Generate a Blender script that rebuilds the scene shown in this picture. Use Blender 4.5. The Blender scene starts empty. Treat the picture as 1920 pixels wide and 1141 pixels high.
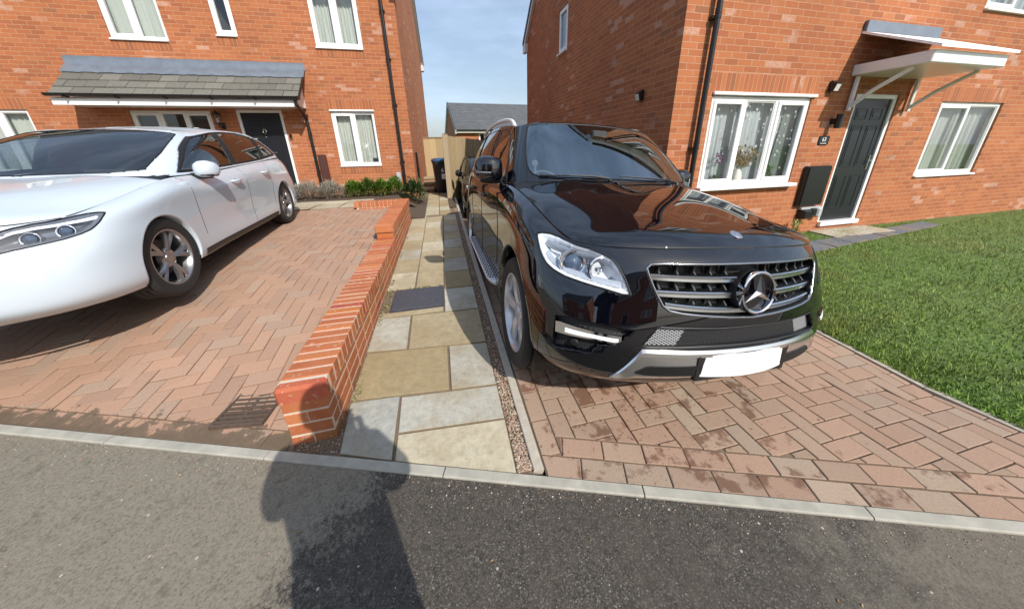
import bpy, bmesh, math, random
import numpy as np
from math import radians as R, sin, cos, pi, sqrt, atan2
from mathutils import Vector, Matrix, noise as mnoise
random.seed(11)
np.random.seed(11)
SC = bpy.context.scene
COL = SC.collection

# ------------------------------------------------------------------ camera
cam = bpy.data.objects.new('camera', bpy.data.cameras.new('camera'))
COL.objects.link(cam)
SC.camera = cam
PITCH, ROLL, YAW = 0.337742, -0.016658, 0.24
_F = np.array([0, cos(PITCH), -sin(PITCH)]); _U = np.array([0, sin(PITCH), cos(PITCH)]); _X = np.array([1., 0, 0])
_X2 = cos(ROLL) * _X + sin(ROLL) * _U
_U2 = -sin(ROLL) * _X + cos(ROLL) * _U
_Rz = np.array([[cos(YAW), sin(YAW), 0], [-sin(YAW), cos(YAW), 0], [0, 0, 1]])
_X2, _U2, _F = _Rz @ _X2, _Rz @ _U2, _Rz @ _F
mw = Matrix.Identity(4)
for i in range(3):
    mw[i][0] = _X2[i]; mw[i][1] = _U2[i]; mw[i][2] = -_F[i]
mw[0][3], mw[1][3], mw[2][3] = 0, 0, 1.5
cam.matrix_world = mw
cam.data.sensor_width = 36
cam.data.lens = 36 * 567.67 / 1920
cam.data.shift_x = -(972.81 - 960) / 1920
cam.data.shift_y = -(570.5 - 476.1) / 1920
cam.data.clip_start = 0.02
cam.data.clip_end = 500

# ------------------------------------------------------------------ sky, sun, exposure
SUN_EL, SUN_AZ = R(39.5), R(157.0)        # azimuth clockwise from +Y
world = bpy.data.worlds.new('World')
SC.world = world
world.use_nodes = True
wn = world.node_tree; wn.nodes.clear()
wo = wn.nodes.new('ShaderNodeOutputWorld')
bg = wn.nodes.new('ShaderNodeBackground'); bg.inputs['Strength'].default_value = 0.125
sky = wn.nodes.new('ShaderNodeTexSky'); sky.sky_type = 'NISHITA'; sky.sun_disc = False
sky.sun_elevation = SUN_EL; sky.sun_rotation = SUN_AZ
sky.air_density = 1.2; sky.dust_density = 2.2; sky.ozone_density = 1.2
tcw = wn.nodes.new('ShaderNodeTexCoord')
mpw = wn.nodes.new('ShaderNodeMapping'); mpw.inputs['Scale'].default_value = (1.3, 1.3, 5.0)
nzw = wn.nodes.new('ShaderNodeTexNoise'); nzw.inputs['Scale'].default_value = 2.3; nzw.inputs['Detail'].default_value = 7; nzw.inputs['Roughness'].default_value = 0.6
rpw = wn.nodes.new('ShaderNodeValToRGB')
rpw.color_ramp.elements[0].position = 0.38; rpw.color_ramp.elements[0].color = (0.24, 0.24, 0.24, 1)
rpw.color_ramp.elements[1].position = 0.85; rpw.color_ramp.elements[1].color = (0.70, 0.70, 0.70, 1)
mxw = wn.nodes.new('ShaderNodeMixRGB'); mxw.inputs['Color2'].default_value = (6.2, 7.7, 10.2, 1)
wn.links.new(tcw.outputs['Generated'], mpw.inputs['Vector'])
wn.links.new(mpw.outputs[0], nzw.inputs['Vector'])
wn.links.new(nzw.outputs['Fac'], rpw.inputs['Fac'])
wn.links.new(rpw.outputs['Color'], mxw.inputs['Fac'])
wn.links.new(sky.outputs['Color'], mxw.inputs['Color1'])
wn.links.new(mxw.outputs['Color'], bg.inputs['Color'])
wn.links.new(bg.outputs[0], wo.inputs['Surface'])
sun = bpy.data.objects.new('sun', bpy.data.lights.new('sun', 'SUN'))
COL.objects.link(sun)
sun.data.energy = 4.7
sun.data.angle = R(0.5)
sun.data.color = (1.0, 0.945, 0.87)
sd = Vector((cos(SUN_EL) * sin(SUN_AZ), cos(SUN_EL) * cos(SUN_AZ), sin(SUN_EL)))
sun.rotation_euler = sd.to_track_quat('Z', 'Y').to_euler()
SC.view_settings.view_transform = 'Standard'
SC.view_settings.look = 'None'
SC.view_settings.gamma = 1.0
SC.view_settings.exposure = 0.1
SC.render.engine = 'CYCLES'
SC.cycles.max_bounces = 8
SC.cycles.transparent_max_bounces = 16
SC.cycles.caustics_reflective = False
SC.cycles.caustics_refractive = False

# ------------------------------------------------------------------ helpers
class MB:
    """collects faces and links them as one mesh object"""
    def __init__(s):
        s.v = []; s.f = []; s.uv = []; s.col = []; s.mi = []; s.c = (1, 1, 1); s.m = 0; s.smooth = False
    def face(s, pts, uv=None, c=None, m=None):
        n = len(s.v)
        s.v += [tuple(p) for p in pts]
        s.f.append(tuple(range(n, n + len(pts))))
        s.uv.append(uv if uv else [(0, 0)] * len(pts))
        s.col.append(c or s.c); s.mi.append(s.m if m is None else m)
    def mesh(s, vs, fs, c=None, m=None, M=None):
        n = len(s.v)
        if M is not None: vs = [tuple(M @ Vector(p)) for p in vs]
        s.v += [tuple(p) for p in vs]
        for f in fs:
            s.f.append(tuple(i + n for i in f)); s.uv.append([(0, 0)] * len(f)); s.col.append(c or s.c); s.mi.append(s.m if m is None else m)
    def box(s, a, b, c=None, m=None, M=None):
        x0, y0, z0 = a; x1, y1, z1 = b
        vs = [(x0, y0, z0), (x1, y0, z0), (x1, y1, z0), (x0, y1, z0), (x0, y0, z1), (x1, y0, z1), (x1, y1, z1), (x0, y1, z1)]
        s.mesh(vs, [(0, 3, 2, 1), (4, 5, 6, 7), (0, 1, 5, 4), (1, 2, 6, 5), (2, 3, 7, 6), (3, 0, 4, 7)], c, m, M)
    def cbox(s, a, b, ch, c=None, m=None, M=None):
        """box with chamfered edges"""
        x0, y0, z0 = a; x1, y1, z1 = b
        vs = []; idx = {}
        X = (x0, x1); Y = (y0, y1); Z = (z0, z1)
        for i in (0, 1):
            for j in (0, 1):
                for k in (0, 1):
                    sx, sy, sz = (1 - 2 * i) * ch, (1 - 2 * j) * ch, (1 - 2 * k) * ch
                    idx[i, j, k, 0] = len(vs); vs.append((X[i], Y[j] + sy, Z[k] + sz))
                    idx[i, j, k, 1] = len(vs); vs.append((X[i] + sx, Y[j], Z[k] + sz))
                    idx[i, j, k, 2] = len(vs); vs.append((X[i] + sx, Y[j] + sy, Z[k]))
        g = lambda *t: idx[t]
        fs = [(g(0,0,0,0), g(0,0,1,0), g(0,1,1,0), g(0,1,0,0)), (g(1,0,0,0), g(1,1,0,0), g(1,1,1,0), g(1,0,1,0)),
              (g(0,0,0,1), g(1,0,0,1), g(1,0,1,1), g(0,0,1,1)), (g(0,1,0,1), g(0,1,1,1), g(1,1,1,1), g(1,1,0,1)),
              (g(0,0,0,2), g(0,1,0,2), g(1,1,0,2), g(1,0,0,2)), (g(0,0,1,2), g(1,0,1,2), g(1,1,1,2), g(0,1,1,2))]
        for j in (0, 1):
            for k in (0, 1): fs.append((g(0,j,k,1), g(1,j,k,1), g(1,j,k,2), g(0,j,k,2)))
        for i in (0, 1):
            for k in (0, 1): fs.append((g(i,0,k,0), g(i,1,k,0), g(i,1,k,2), g(i,0,k,2)))
        for i in (0, 1):
            for j in (0, 1): fs.append((g(i,j,0,0), g(i,j,1,0), g(i,j,1,1), g(i,j,0,1)))
        for i in (0, 1):
            for j in (0, 1):
                for k in (0, 1): fs.append((g(i,j,k,0), g(i,j,k,1), g(i,j,k,2)))
        s.mesh(vs, fs, c, m, M)
    def tube(s, pts, r, n=8, c=None, m=None, closed=False, caps=True):
        pts = [Vector(p) for p in pts]; N = len(pts)
        rr = r if hasattr(r, '__len__') else [r] * N
        vs = []; fs = []
        prev = None
        for i, p in enumerate(pts):
            if closed: t = pts[(i + 1) % N] - pts[i - 1]
            else: t = pts[min(i + 1, N - 1)] - pts[max(i - 1, 0)]
            if t.length < 1e-9: t = Vector((0, 0, 1))
            t.normalize()
            if prev is None:
                a = Vector((0, 0, 1)) if abs(t.z) < 0.9 else Vector((1, 0, 0))
                u = t.cross(a).normalized()
            else:
                u = prev - t * prev.dot(t)
                u = u.normalized() if u.length > 1e-6 else t.orthogonal().normalized()
            prev = u
            w = t.cross(u)
            for k in range(n):
                an = 2 * pi * k / n
                vs.append(p + (u * cos(an) + w * sin(an)) * rr[i])
        for i in range(N if closed else N - 1):
            i2 = (i + 1) % N
            for k in range(n):
                k2 = (k + 1) % n
                fs.append((i * n + k, i * n + k2, i2 * n + k2, i2 * n + k))
        if caps and not closed:
            fs.append(tuple(range(n - 1, -1, -1))); fs.append(tuple((N - 1) * n + k for k in range(n)))
        s.mesh(vs, fs, c, m)
    def lathe(s, prof, n=24, M=None, c=None, m=None, cap=True):
        """profile (r, h) round local Z"""
        vs = []; fs = []
        for r, h in prof:
            for k in range(n):
                an = 2 * pi * k / n
                vs.append((r * cos(an), r * sin(an), h))
        for i in range(len(prof) - 1):
            for k in range(n):
                k2 = (k + 1) % n
                fs.append((i * n + k, i * n + k2, (i + 1) * n + k2, (i + 1) * n + k))
        if cap:
            if prof[0][0] > 1e-5: fs.append(tuple(range(n - 1, -1, -1)))
            if prof[-1][0] > 1e-5: fs.append(tuple((len(prof) - 1) * n + k for k in range(n)))
        s.mesh(vs, fs, c, m, M)
    def prism(s, poly, z0, z1, c=None, m=None, M=None):
        n = len(poly)
        vs = [(x, y, z0) for x, y in poly] + [(x, y, z1) for x, y in poly]
        fs = [tuple(range(n - 1, -1, -1)), tuple(range(n, 2 * n))] + [(i, (i + 1) % n, n + (i + 1) % n, n + i) for i in range(n)]
        s.mesh(vs, fs, c, m, M)
    def grid(s, P, c=None, m=None, closed_u=False, uvs=None):
        """P[i][j] array of points"""
        nu, nv = len(P), len(P[0])
        n = len(s.v)
        for row in P: s.v += [tuple(p) for p in row]
        for i in range(nu if closed_u else nu - 1):
            i2 = (i + 1) % nu
            for j in range(nv - 1):
                s.f.append((n + i * nv + j, n + i2 * nv + j, n + i2 * nv + j + 1, n + i * nv + j + 1))
                s.uv.append([(0, 0)] * 4 if uvs is None else [uvs[i][j], uvs[i2][j], uvs[i2][j + 1], uvs[i][j + 1]])
                s.col.append(c or s.c); s.mi.append(s.m if m is None else m)
    def build(s, name, mats, parent=None, smooth=None, bevel=0, loc=None, fix=False):
        me = bpy.data.meshes.new(name)
        me.from_pydata(s.v, [], s.f)
        mats = mats if isinstance(mats, (list, tuple)) else [mats]
        for mm in mats: me.materials.append(mm)
        nl = len(me.loops)
        if nl:
            uvl = me.uv_layers.new(name='UVMap')
            uvl.data.foreach_set('uv', np.array([q for u in s.uv for q in u], dtype=np.float32).ravel())
            ca = me.color_attributes.new('Col', 'FLOAT_COLOR', 'CORNER')
            arr = np.ones((nl, 4), dtype=np.float32); k = 0
            for f, c in zip(s.f, s.col):
                arr[k:k + len(f), :3] = c; k += len(f)
            ca.data.foreach_set('color', arr.ravel())
            me.polygons.foreach_set('material_index', np.array(s.mi, dtype=np.int32))
            if smooth if smooth is not None else s.smooth:
                me.polygons.foreach_set('use_smooth', np.ones(len(me.polygons), dtype=bool))
        me.validate()
        if fix:
            bm = bmesh.new(); bm.from_mesh(me)
            bmesh.ops.remove_doubles(bm, verts=bm.verts, dist=1e-5)
            bmesh.ops.recalc_face_normals(bm, faces=bm.faces)
            bm.to_mesh(me); bm.free()
        o = bpy.data.objects.new(name, me)
        COL.objects.link(o)
        if parent is not None: o.parent = parent
        if loc is not None: o.location = loc
        if bevel:
            b = o.modifiers.new('bevel', 'BEVEL'); b.width = bevel; b.segments = 2; b.limit_method = 'ANGLE'; b.angle_limit = R(40)
        return o

def tag(o, label=None, cat=None, group=None, kind=None):
    if label: o['label'] = label
    if cat: o['category'] = cat
    if group: o['group'] = group
    if kind: o['kind'] = kind
    return o
def empty(name, loc=(0, 0, 0), rz=0, label=None, cat=None, group=None):
    o = bpy.data.objects.new(name, None); COL.objects.link(o)
    o.empty_display_size = 0.2
    o.location = loc; o.rotation_euler = (0, 0, rz)
    return tag(o, label, cat, group)
def struct(o): return tag(o, kind='structure')
def autosmooth(o, ang=35):
    me = o.data
    me.polygons.foreach_set('use_smooth', np.ones(len(me.polygons), dtype=bool))
    me.set_sharp_from_angle(angle=R(ang))
    return o

# ------------------------------------------------------------------ materials
def mat(name):
    m = bpy.data.materials.new(name); m.use_nodes = True
    nt = m.node_tree
    return m, nt, nt.nodes['Principled BSDF']
def setp(p, **k):
    names = dict(col='Base Color', rough='Roughness', metal='Metallic', spec='Specular IOR Level', coat='Coat Weight', coatr='Coat Roughness', trans='Transmission Weight', ior='IOR', alpha='Alpha', sub='Subsurface Weight', sheen='Sheen Weight')
    for a, b in k.items():
        if a == 'col': b = (*b, 1) if len(b) == 3 else b
        p.inputs[names[a]].default_value = b
def node(nt, t, **k):
    n = nt.nodes.new(t)
    for a, b in k.items():
        if a in n.inputs: n.inputs[a].default_value = b
        else: setattr(n, a, b)
    return n
def ramp(nt, fac, stops):
    n = nt.nodes.new('ShaderNodeValToRGB'); e = n.color_ramp.elements
    while len(e) > 1: e.remove(e[-1])
    for i, (p, c) in enumerate(stops):
        x = e[0] if i == 0 else e.new(p)
        x.position = p; x.color = (*c, 1) if hasattr(c, '__len__') else (c, c, c, 1)
    nt.links.new(fac, n.inputs['Fac'])
    return n.outputs['Color']
def noise(nt, vec, scale, detail=4, rough=0.55):
    n = node(nt, 'ShaderNodeTexNoise', Scale=scale, Detail=detail, Roughness=rough)
    nt.links.new(vec, n.inputs['Vector'])
    return n.outputs['Fac']
def mix(nt, fac, a, b, mode='MIX'):
    n = nt.nodes.new('ShaderNodeMixRGB'); n.blend_type = mode
    for s_, i in ((fac, 'Fac'), (a, 'Color1'), (b, 'Color2')):
        if hasattr(s_, 'node'): nt.links.new(s_, n.inputs[i])
        elif hasattr(s_, '__len__'): n.inputs[i].default_value = (*s_, 1)
        else: n.inputs[i].default_value = s_ if i == 'Fac' else (s_, s_, s_, 1)
    return n.outputs['Color']
def math_(nt, op, a, b=0.0):
    n = nt.nodes.new('ShaderNodeMath'); n.operation = op
    for s_, i in ((a, 0), (b, 1)):
        if hasattr(s_, 'node'): nt.links.new(s_, n.inputs[i])
        else: n.inputs[i].default_value = s_
    return n.outputs[0]
def bump(nt, p, h, strength=0.3, dist=0.01):
    n = node(nt, 'ShaderNodeBump', Strength=strength, Distance=dist)
    nt.links.new(h, n.inputs['Height']); nt.links.new(n.outputs['Normal'], p.inputs['Normal'])
def objco(nt): return nt.nodes.new('ShaderNodeTexCoord').outputs['Object']
def uvco(nt): return nt.nodes.new('ShaderNodeTexCoord').outputs['UV']
def geopos(nt): return nt.nodes.new('ShaderNodeNewGeometry').outputs['Position']

def plain(name, col, rough=0.5, metal=0.0, var=0.0, scale=30, bmp=0.0, **k):
    m, nt, p = mat(name); setp(p, col=col, rough=rough, metal=metal, **k)
    if var or bmp:
        f = noise(nt, objco(nt), scale, 5)
        if var:
            c = mix(nt, f, tuple(max(0, x * (1 - var)) for x in col), tuple(min(1, x * (1 + var)) for x in col))
            nt.links.new(c, p.inputs['Base Color'])
        if bmp: bump(nt, p, f, bmp, 0.004)
    return m

def brick_mat(name, offset=0.5, dark=1.0, row=0.075, width=0.225):
    m, nt, p = mat(name)
    uv = uvco(nt)
    wob = node(nt, 'ShaderNodeTexNoise', Scale=9.0, Detail=2.0); nt.links.new(uv, wob.inputs['Vector'])
    va = node(nt, 'ShaderNodeVectorMath', operation='SCALE'); va.inputs['Scale'].default_value = 0.006
    vs = node(nt, 'ShaderNodeVectorMath', operation='SUBTRACT'); vs.inputs[1].default_value = (0.5, 0.5, 0.5)
    nt.links.new(wob.outputs['Color'], vs.inputs[0]); nt.links.new(vs.outputs[0], va.inputs[0])
    ad = node(nt, 'ShaderNodeVectorMath', operation='ADD'); nt.links.new(uv, ad.inputs[0]); nt.links.new(va.outputs[0], ad.inputs[1])
    b = node(nt, 'ShaderNodeTexBrick'); b.offset = offset; b.squash = 1.0
    b.inputs['Color1'].default_value = (0, 0, 0, 1); b.inputs['Color2'].default_value = (1, 1, 1, 1); b.inputs['Mortar'].default_value = (0.5, 0.5, 0.5, 1)
    b.inputs['Scale'].default_value = 1; b.inputs['Mortar Size'].default_value = 0.0048; b.inputs['Mortar Smooth'].default_value = 0.25
    b.inputs['Brick Width'].default_value = width; b.inputs['Row Height'].default_value = row; b.inputs['Bias'].default_value = 0.0
    nt.links.new(ad.outputs[0], b.inputs['Vector'])
    rnd = node(nt, 'ShaderNodeSeparateColor'); nt.links.new(b.outputs['Color'], rnd.inputs[0])
    r = rnd.outputs[0]
    d = dark
    base = ramp(nt, r, [(0.0, (0.315*d, 0.103*d, 0.045*d)), (0.22, (0.37*d, 0.120*d, 0.050*d)), (0.5, (0.42*d, 0.138*d, 0.054*d)), (0.75, (0.46*d, 0.165*d, 0.064*d)), (0.9, (0.38*d, 0.130*d, 0.058*d)), (0.93, (0.24*d, 0.105*d, 0.055*d)), (0.96, (0.42*d, 0.15*d, 0.06*d))])
    n1 = noise(nt, uv, 26, 6, 0.65)
    base = mix(nt, math_(nt, 'MULTIPLY', n1, 0.55), base, mix(nt, 0.5, base, (0.55*d, 0.25*d, 0.12*d)))
    n1b = noise(nt, uv, 140, 3, 0.7)
    base = mix(nt, ramp(nt, n1b, [(0.36, 0.5), (0.58, 0.0)]), base, (0.22*d, 0.065*d, 0.032*d))
    # lime bloom: a few pale bricks, in loose clusters
    n2 = noise(nt, uv, 0.9, 3, 0.5)
    h2 = math_(nt, 'FRACT', math_(nt, 'MULTIPLY', r, 37.7))
    pale = math_(nt, 'ADD', h2, math_(nt, 'MULTIPLY', math_(nt, 'SUBTRACT', n2, 0.5), 1.0))
    pm = ramp(nt, pale, [(0.93, 0.0), (0.99, 1.0)])
    pm = math_(nt, 'MULTIPLY', pm, ramp(nt, n1, [(0.28, 0.1), (0.6, 0.75)]))
    base = mix(nt, pm, base, (0.55*d, 0.36*d, 0.28*d))
    mort = mix(nt, noise(nt, uv, 60, 4), (0.43*d, 0.225*d, 0.125*d), (0.53*d, 0.32*d, 0.20*d))
    c = mix(nt, b.outputs['Fac'], base, mort)
    c = mix(nt, 1.0, c, ramp(nt, noise(nt, uv, 0.55, 5, 0.6), [(0.3, 0.86), (0.7, 1.10)]), 'MULTIPLY')
    nt.links.new(c, p.inputs['Base Color'])
    setp(p, rough=0.86, spec=0.25)
    h = math_(nt, 'SUBTRACT', math_(nt, 'MULTIPLY', n1, 0.35), b.outputs['Fac'])
    bump(nt, p, h, 0.55, 0.006)
    return m

def tinted(name, rough=0.8, scale=60, var=0.35, bmp=0.35, dist=0.003, spec=0.3, speck=None, big=None):
    """base colour from the 'Col' attribute, broken up by fine noise"""
    m, nt, p = mat(name)
    a = node(nt, 'ShaderNodeAttribute', attribute_name='Col')
    co = geopos(nt)
    f = noise(nt, co, scale, 6, 0.65)
    f = ramp(nt, f, [(0.28, 1 - var), (0.5, 1.0), (0.75, 1 + var * 0.8)])
    c = mix(nt, 1.0, a.outputs['Color'], f, 'MULTIPLY')
    if big:
        g = ramp(nt, noise(nt, co, big[0], 4, 0.6), [(0.42, 0.0), (0.66, 1.0)])
        c = mix(nt, math_(nt, 'MULTIPLY', g, big[2]), c, big[1])
    if speck:
        g = ramp(nt, noise(nt, co, speck[0], 2, 0.5), [(speck[2], 0.0), (speck[2] + 0.05, 1.0)])
        c = mix(nt, math_(nt, 'MULTIPLY', g, speck[3]), c, speck[1])
    nt.links.new(c, p.inputs['Base Color']); setp(p, rough=rough, spec=spec)
    bump(nt, p, noise(nt, co, scale * 2.2, 5, 0.7), bmp, dist)
    return m, nt, p, c

MAT = {}
MAT['brick'] = brick_mat('house brick')
MAT['soldier'] = brick_mat('soldier brick', offset=0.0)
MAT['upvc'] = plain('white upvc', (0.80, 0.80, 0.79), 0.28)
MAT['blackplastic'] = plain('black plastic', (0.012, 0.012, 0.013), 0.33)
MAT['doorblack'] = plain('black door', (0.014, 0.016, 0.02), 0.3)
MAT['lead'] = plain('lead flashing', (0.17, 0.20, 0.24), 0.5, 0.3, var=0.3, scale=6)
MAT['chromehw'] = plain('bright metal', (0.7, 0.7, 0.7), 0.15, 1.0)
MAT['dark'] = plain('dark interior', (0.02, 0.02, 0.02), 0.9)
MAT['room'] = plain('room wall', (0.16, 0.15, 0.14), 0.9)
MAT['greyplastic'] = plain('grey plastic', (0.42, 0.43, 0.44), 0.4)
MAT['brown'] = plain('brown plastic box', (0.075, 0.028, 0.02), 0.5)
def glass_mat(name, tint=(0.93, 0.95, 0.95), f0=0.055, rough=0.0):
    """thin glass: facing-dependent mirror over clear transmission"""
    m, nt, p = mat(name); nt.nodes.remove(p)
    out = nt.nodes['Material Output']
    tr = node(nt, 'ShaderNodeBsdfTransparent'); tr.inputs['Color'].default_value = (*tint, 1)
    gl = node(nt, 'ShaderNodeBsdfGlossy'); gl.inputs['Roughness'].default_value = rough
    lw = node(nt, 'ShaderNodeLayerWeight', Blend=0.5)
    fac = math_(nt, 'ADD', math_(nt, 'MULTIPLY', math_(nt, 'POWER', lw.outputs['Facing'], 4.0), 1 - f0), f0)
    mx = node(nt, 'ShaderNodeMixShader')
    nt.links.new(fac, mx.inputs[0]); nt.links.new(tr.outputs[0], mx.inputs[1]); nt.links.new(gl.outputs[0], mx.inputs[2])
    nt.links.new(mx.outputs[0], out.inputs['Surface'])
    return m
MAT['glass'] = glass_mat('window glass', (0.93, 0.95, 0.95))
def curtain_mat(name, col):
    m, nt, p = mat(name); setp(p, col=col, rough=0.9)
    return m
MAT['curtain'] = curtain_mat('curtain cream', (0.55, 0.56, 0.50))
MAT['voile'] = curtain_mat('voile grey white', (0.50, 0.53, 0.54))
def tile_mat(name, col, u=0.30, v=0.28):
    m, nt, p = mat(name)
    uv = uvco(nt)
    b = node(nt, 'ShaderNodeTexBrick'); b.offset = 0.5
    b.inputs['Color1'].default_value = (0, 0, 0, 1); b.inputs['Color2'].default_value = (1, 1, 1, 1)
    b.inputs['Scale'].default_value = 1; b.inputs['Mortar Size'].default_value = 0.004; b.inputs['Brick Width'].default_value = u; b.inputs['Row Height'].default_value = v
    nt.links.new(uv, b.inputs['Vector'])
    c = ramp(nt, b.outputs['Color'], [(0.0, tuple(x * 0.8 for x in col)), (1.0, tuple(x * 1.25 for x in col))])
    c = mix(nt, math_(nt, 'MULTIPLY', noise(nt, uv, 18, 5), 0.6), c, tuple(x * 1.5 for x in col))
    c = mix(nt, b.outputs['Fac'], c, tuple(x * 0.3 for x in col))
    nt.links.new(c, p.inputs['Base Color']); setp(p, rough=0.75)
    bump(nt, p, math_(nt, 'SUBTRACT', 1.0, b.outputs['Fac']), 0.5, 0.01)
    return m
MAT['tile'] = tile_mat('grey roof tile', (0.085, 0.09, 0.095))
MAT['canopytile'] = tinted('canopy tile', 0.7, 40, 0.3, 0.2)[0]
# ------------------------------------------------------------------ ground levels
SL = 0.0335
K0 = Vector((-1.369, 1.555, 0)); KD = Vector((0.942, -0.3356, 0)).normalized(); KN = Vector((-KD.y, KD.x, 0))
if KN.y < 0: KN = -KN
def kerb_y(x): return K0.y + (x - K0.x) * KD.y / KD.x
def kd(x, y): return (x - K0.x) * KN.x + (y - K0.y) * KN.y
def path_z(y): return float(np.interp(y, [-12, 0.9, 2.6, 3.3, 4, 5.3, 6.5, 9, 12], [-.40, .030, .087, .103, .115, .122, .15, .20, .22]))
def left_z(x, y):
    d = max(0.0, kd(x, y)); base = min(0.06, SL * kerb_y(x))
    up = float(np.interp(d, [0, .35, .9, 1.5, 2.2, 4.6], [0, .045, .17, .265, .315, .395]))
    return base + up * (1 + 0.0 * x)
def right_z(x, y):
    zc = float(np.interp(y, [0.5, 0.97, 1.45, 1.77, 4.7, 8, 12], [.02, .033, .062, .0745, -.03, -.15, -.2]))
    k = min(1.0, max(0.0, kd(x, y) / 0.8))
    return zc * k + (1 - k) * SL * y - (0.0165 + 0.0175 * k) * (x - 0.37) * k
def lawn_z(x, y):
    return float(np.interp(x, [2.9, 3.6, 5.0], [0, 1, 1])) * (0.045 - max(0, 2.2 - y) * 0.03) + (1 - float(np.interp(x, [2.9, 3.6, 5.0], [0, 1, 1]))) * right_z(2.98, y)

# ------------------------------------------------------------------ surface materials
MAT['asphalt'], nt, p = mat('asphalt')
co = geopos(nt)
sp = node(nt, 'ShaderNodeSeparateXYZ'); nt.links.new(co, sp.inputs[0])
v = node(nt, 'ShaderNodeTexVoronoi', Scale=230.0); nt.links.new(co, v.inputs['Vector'])
vc = node(nt, 'ShaderNodeSeparateColor'); nt.links.new(v.outputs['Color'], vc.inputs[0])
stone = ramp(nt, vc.outputs[0], [(0.0, (0.020, 0.018, 0.0155)), (0.5, (0.046, 0.041, 0.035)), (0.80, (0.084, 0.074, 0.062)), (0.965, (0.14, 0.125, 0.105)), (0.992, (0.22, 0.21, 0.19))])
stone = mix(nt, ramp(nt, noise(nt, co, 3.0, 6, 0.6), [(0.35, 0.0), (0.7, 0.6)]), stone, (0.062, 0.052, 0.042))
# dry grey silt washed over the left of the road
side = math_(nt, 'ADD', math_(nt, 'MULTIPLY', sp.outputs[0], -1.9), math_(nt, 'MULTIPLY', sp.outputs[1], 0.70))
nz = math_(nt, 'MULTIPLY', math_(nt, 'SUBTRACT', noise(nt, co, 1.7, 8, 0.68), 0.5), 3.0)
sm = math_(nt, 'ADD', math_(nt, 'ADD', side, nz), math_(nt, 'MULTIPLY', math_(nt, 'SUBTRACT', noise(nt, co, 55, 3, 0.7), 0.5), 1.6))
sm = ramp(nt, math_(nt, 'DIVIDE', sm, 4.0), [(0.36, 0.0), (0.41, 0.6), (0.47, 1.0)])
sm = math_(nt, 'MULTIPLY', sm, ramp(nt, noise(nt, co, 14, 5, 0.7), [(0.30, 0.5), (0.45, 1.0)]))
fine = ramp(nt, noise(nt, co, 90, 3, 0.8), [(0.34, 0.4), (0.54, 1.0)])
silt = mix(nt, noise(nt, co, 35, 5, 0.7), (0.17, 0.15, 0.115), (0.265, 0.235, 0.18))
sideR = math_(nt, 'ADD', math_(nt, 'ADD', math_(nt, 'MULTIPLY', sp.outputs[0], 1.3), math_(nt, 'MULTIPLY', sp.outputs[1], -0.8)), math_(nt, 'MULTIPLY', math_(nt, 'SUBTRACT', noise(nt, co, 2.6, 8, 0.68), 0.5), 4.2))
smR = ramp(nt, math_(nt, 'DIVIDE', sideR, 4.0), [(0.30, 0.0), (0.52, 0.55)])
sm = math_(nt, 'MAXIMUM', sm, smR)
stone = mix(nt, ramp(nt, noise(nt, co, 26, 4, 0.7), [(0.4, 0.0), (0.7, 0.55)]), stone, (0.095, 0.081, 0.063))
c = mix(nt, math_(nt, 'MULTIPLY', sm, fine), stone, silt)
fl = node(nt, 'ShaderNodeTexVoronoi', Scale=11.0); nt.links.new(co, fl.inputs['Vector'])
c = mix(nt, ramp(nt, math_(nt, 'ADD', fl.outputs['Distance'], math_(nt, 'MULTIPLY', noise(nt, co, 70, 3), 0.06)), [(0.075, 1.0), (0.09, 0.0)]), c, (0.42, 0.38, 0.31))
nt.links.new(c, p.inputs['Base Color']); setp(p, rough=0.82, spec=0.35)
bump(nt, p, noise(nt, co, 130, 6, 0.75), 0.55, 0.004)

MAT['paver'], nt, p, c = tinted('clay block paver', 0.85, 160, 0.22, 0.25, 0.002, speck=(420, (0.10, 0.055, 0.04), 0.62, 0.35), big=(1.1, (0.36, 0.235, 0.165), 0.4))
dt = node(nt, 'ShaderNodeVectorMath', operation='DOT_PRODUCT'); dt.inputs[1].default_value = (KN.x, KN.y, 0); nt.links.new(geopos(nt), dt.inputs[0])
dd = math_(nt, 'SUBTRACT', dt.outputs['Value'], K0.x * KN.x + K0.y * KN.y)
dd = math_(nt, 'ADD', dd, math_(nt, 'MULTIPLY', math_(nt, 'SUBTRACT', noise(nt, geopos(nt), 11, 6, 0.65), 0.5), 0.42))
silt_ = ramp(nt, dd, [(0.03, 1.0), (0.085, 0.85), (0.10, 0.0)])
c = mix(nt, silt_, c, mix(nt, noise(nt, geopos(nt), 120, 4, 0.7), (0.085, 0.058, 0.038), (0.17, 0.125, 0.085)))
nt.links.new(c, p.inputs['Base Color'])
MAT['paverR'], nt, p, c = tinted('clay block paver stained', 0.85, 160, 0.22, 0.25, 0.002, speck=(420, (0.10, 0.055, 0.04), 0.62, 0.35), big=(1.1, (0.36, 0.25, 0.19), 0.4))
co = geopos(nt); sp = node(nt, 'ShaderNodeSeparateXYZ'); nt.links.new(co, sp.inputs[0])
at = node(nt, 'ShaderNodeAttribute', attribute_name='Col')
dist_ = node(nt, 'ShaderNodeVectorMath', operation='DISTANCE'); dist_.inputs[1].default_value = (1.0, 1.3, 0.05); nt.links.new(co, dist_.inputs[0])
sc_ = node(nt, 'ShaderNodeSeparateColor'); nt.links.new(at.outputs['Color'], sc_.inputs[0])
hb = math_(nt, 'FRACT', math_(nt, 'MULTIPLY', sc_.outputs[0], 343.7))
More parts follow.
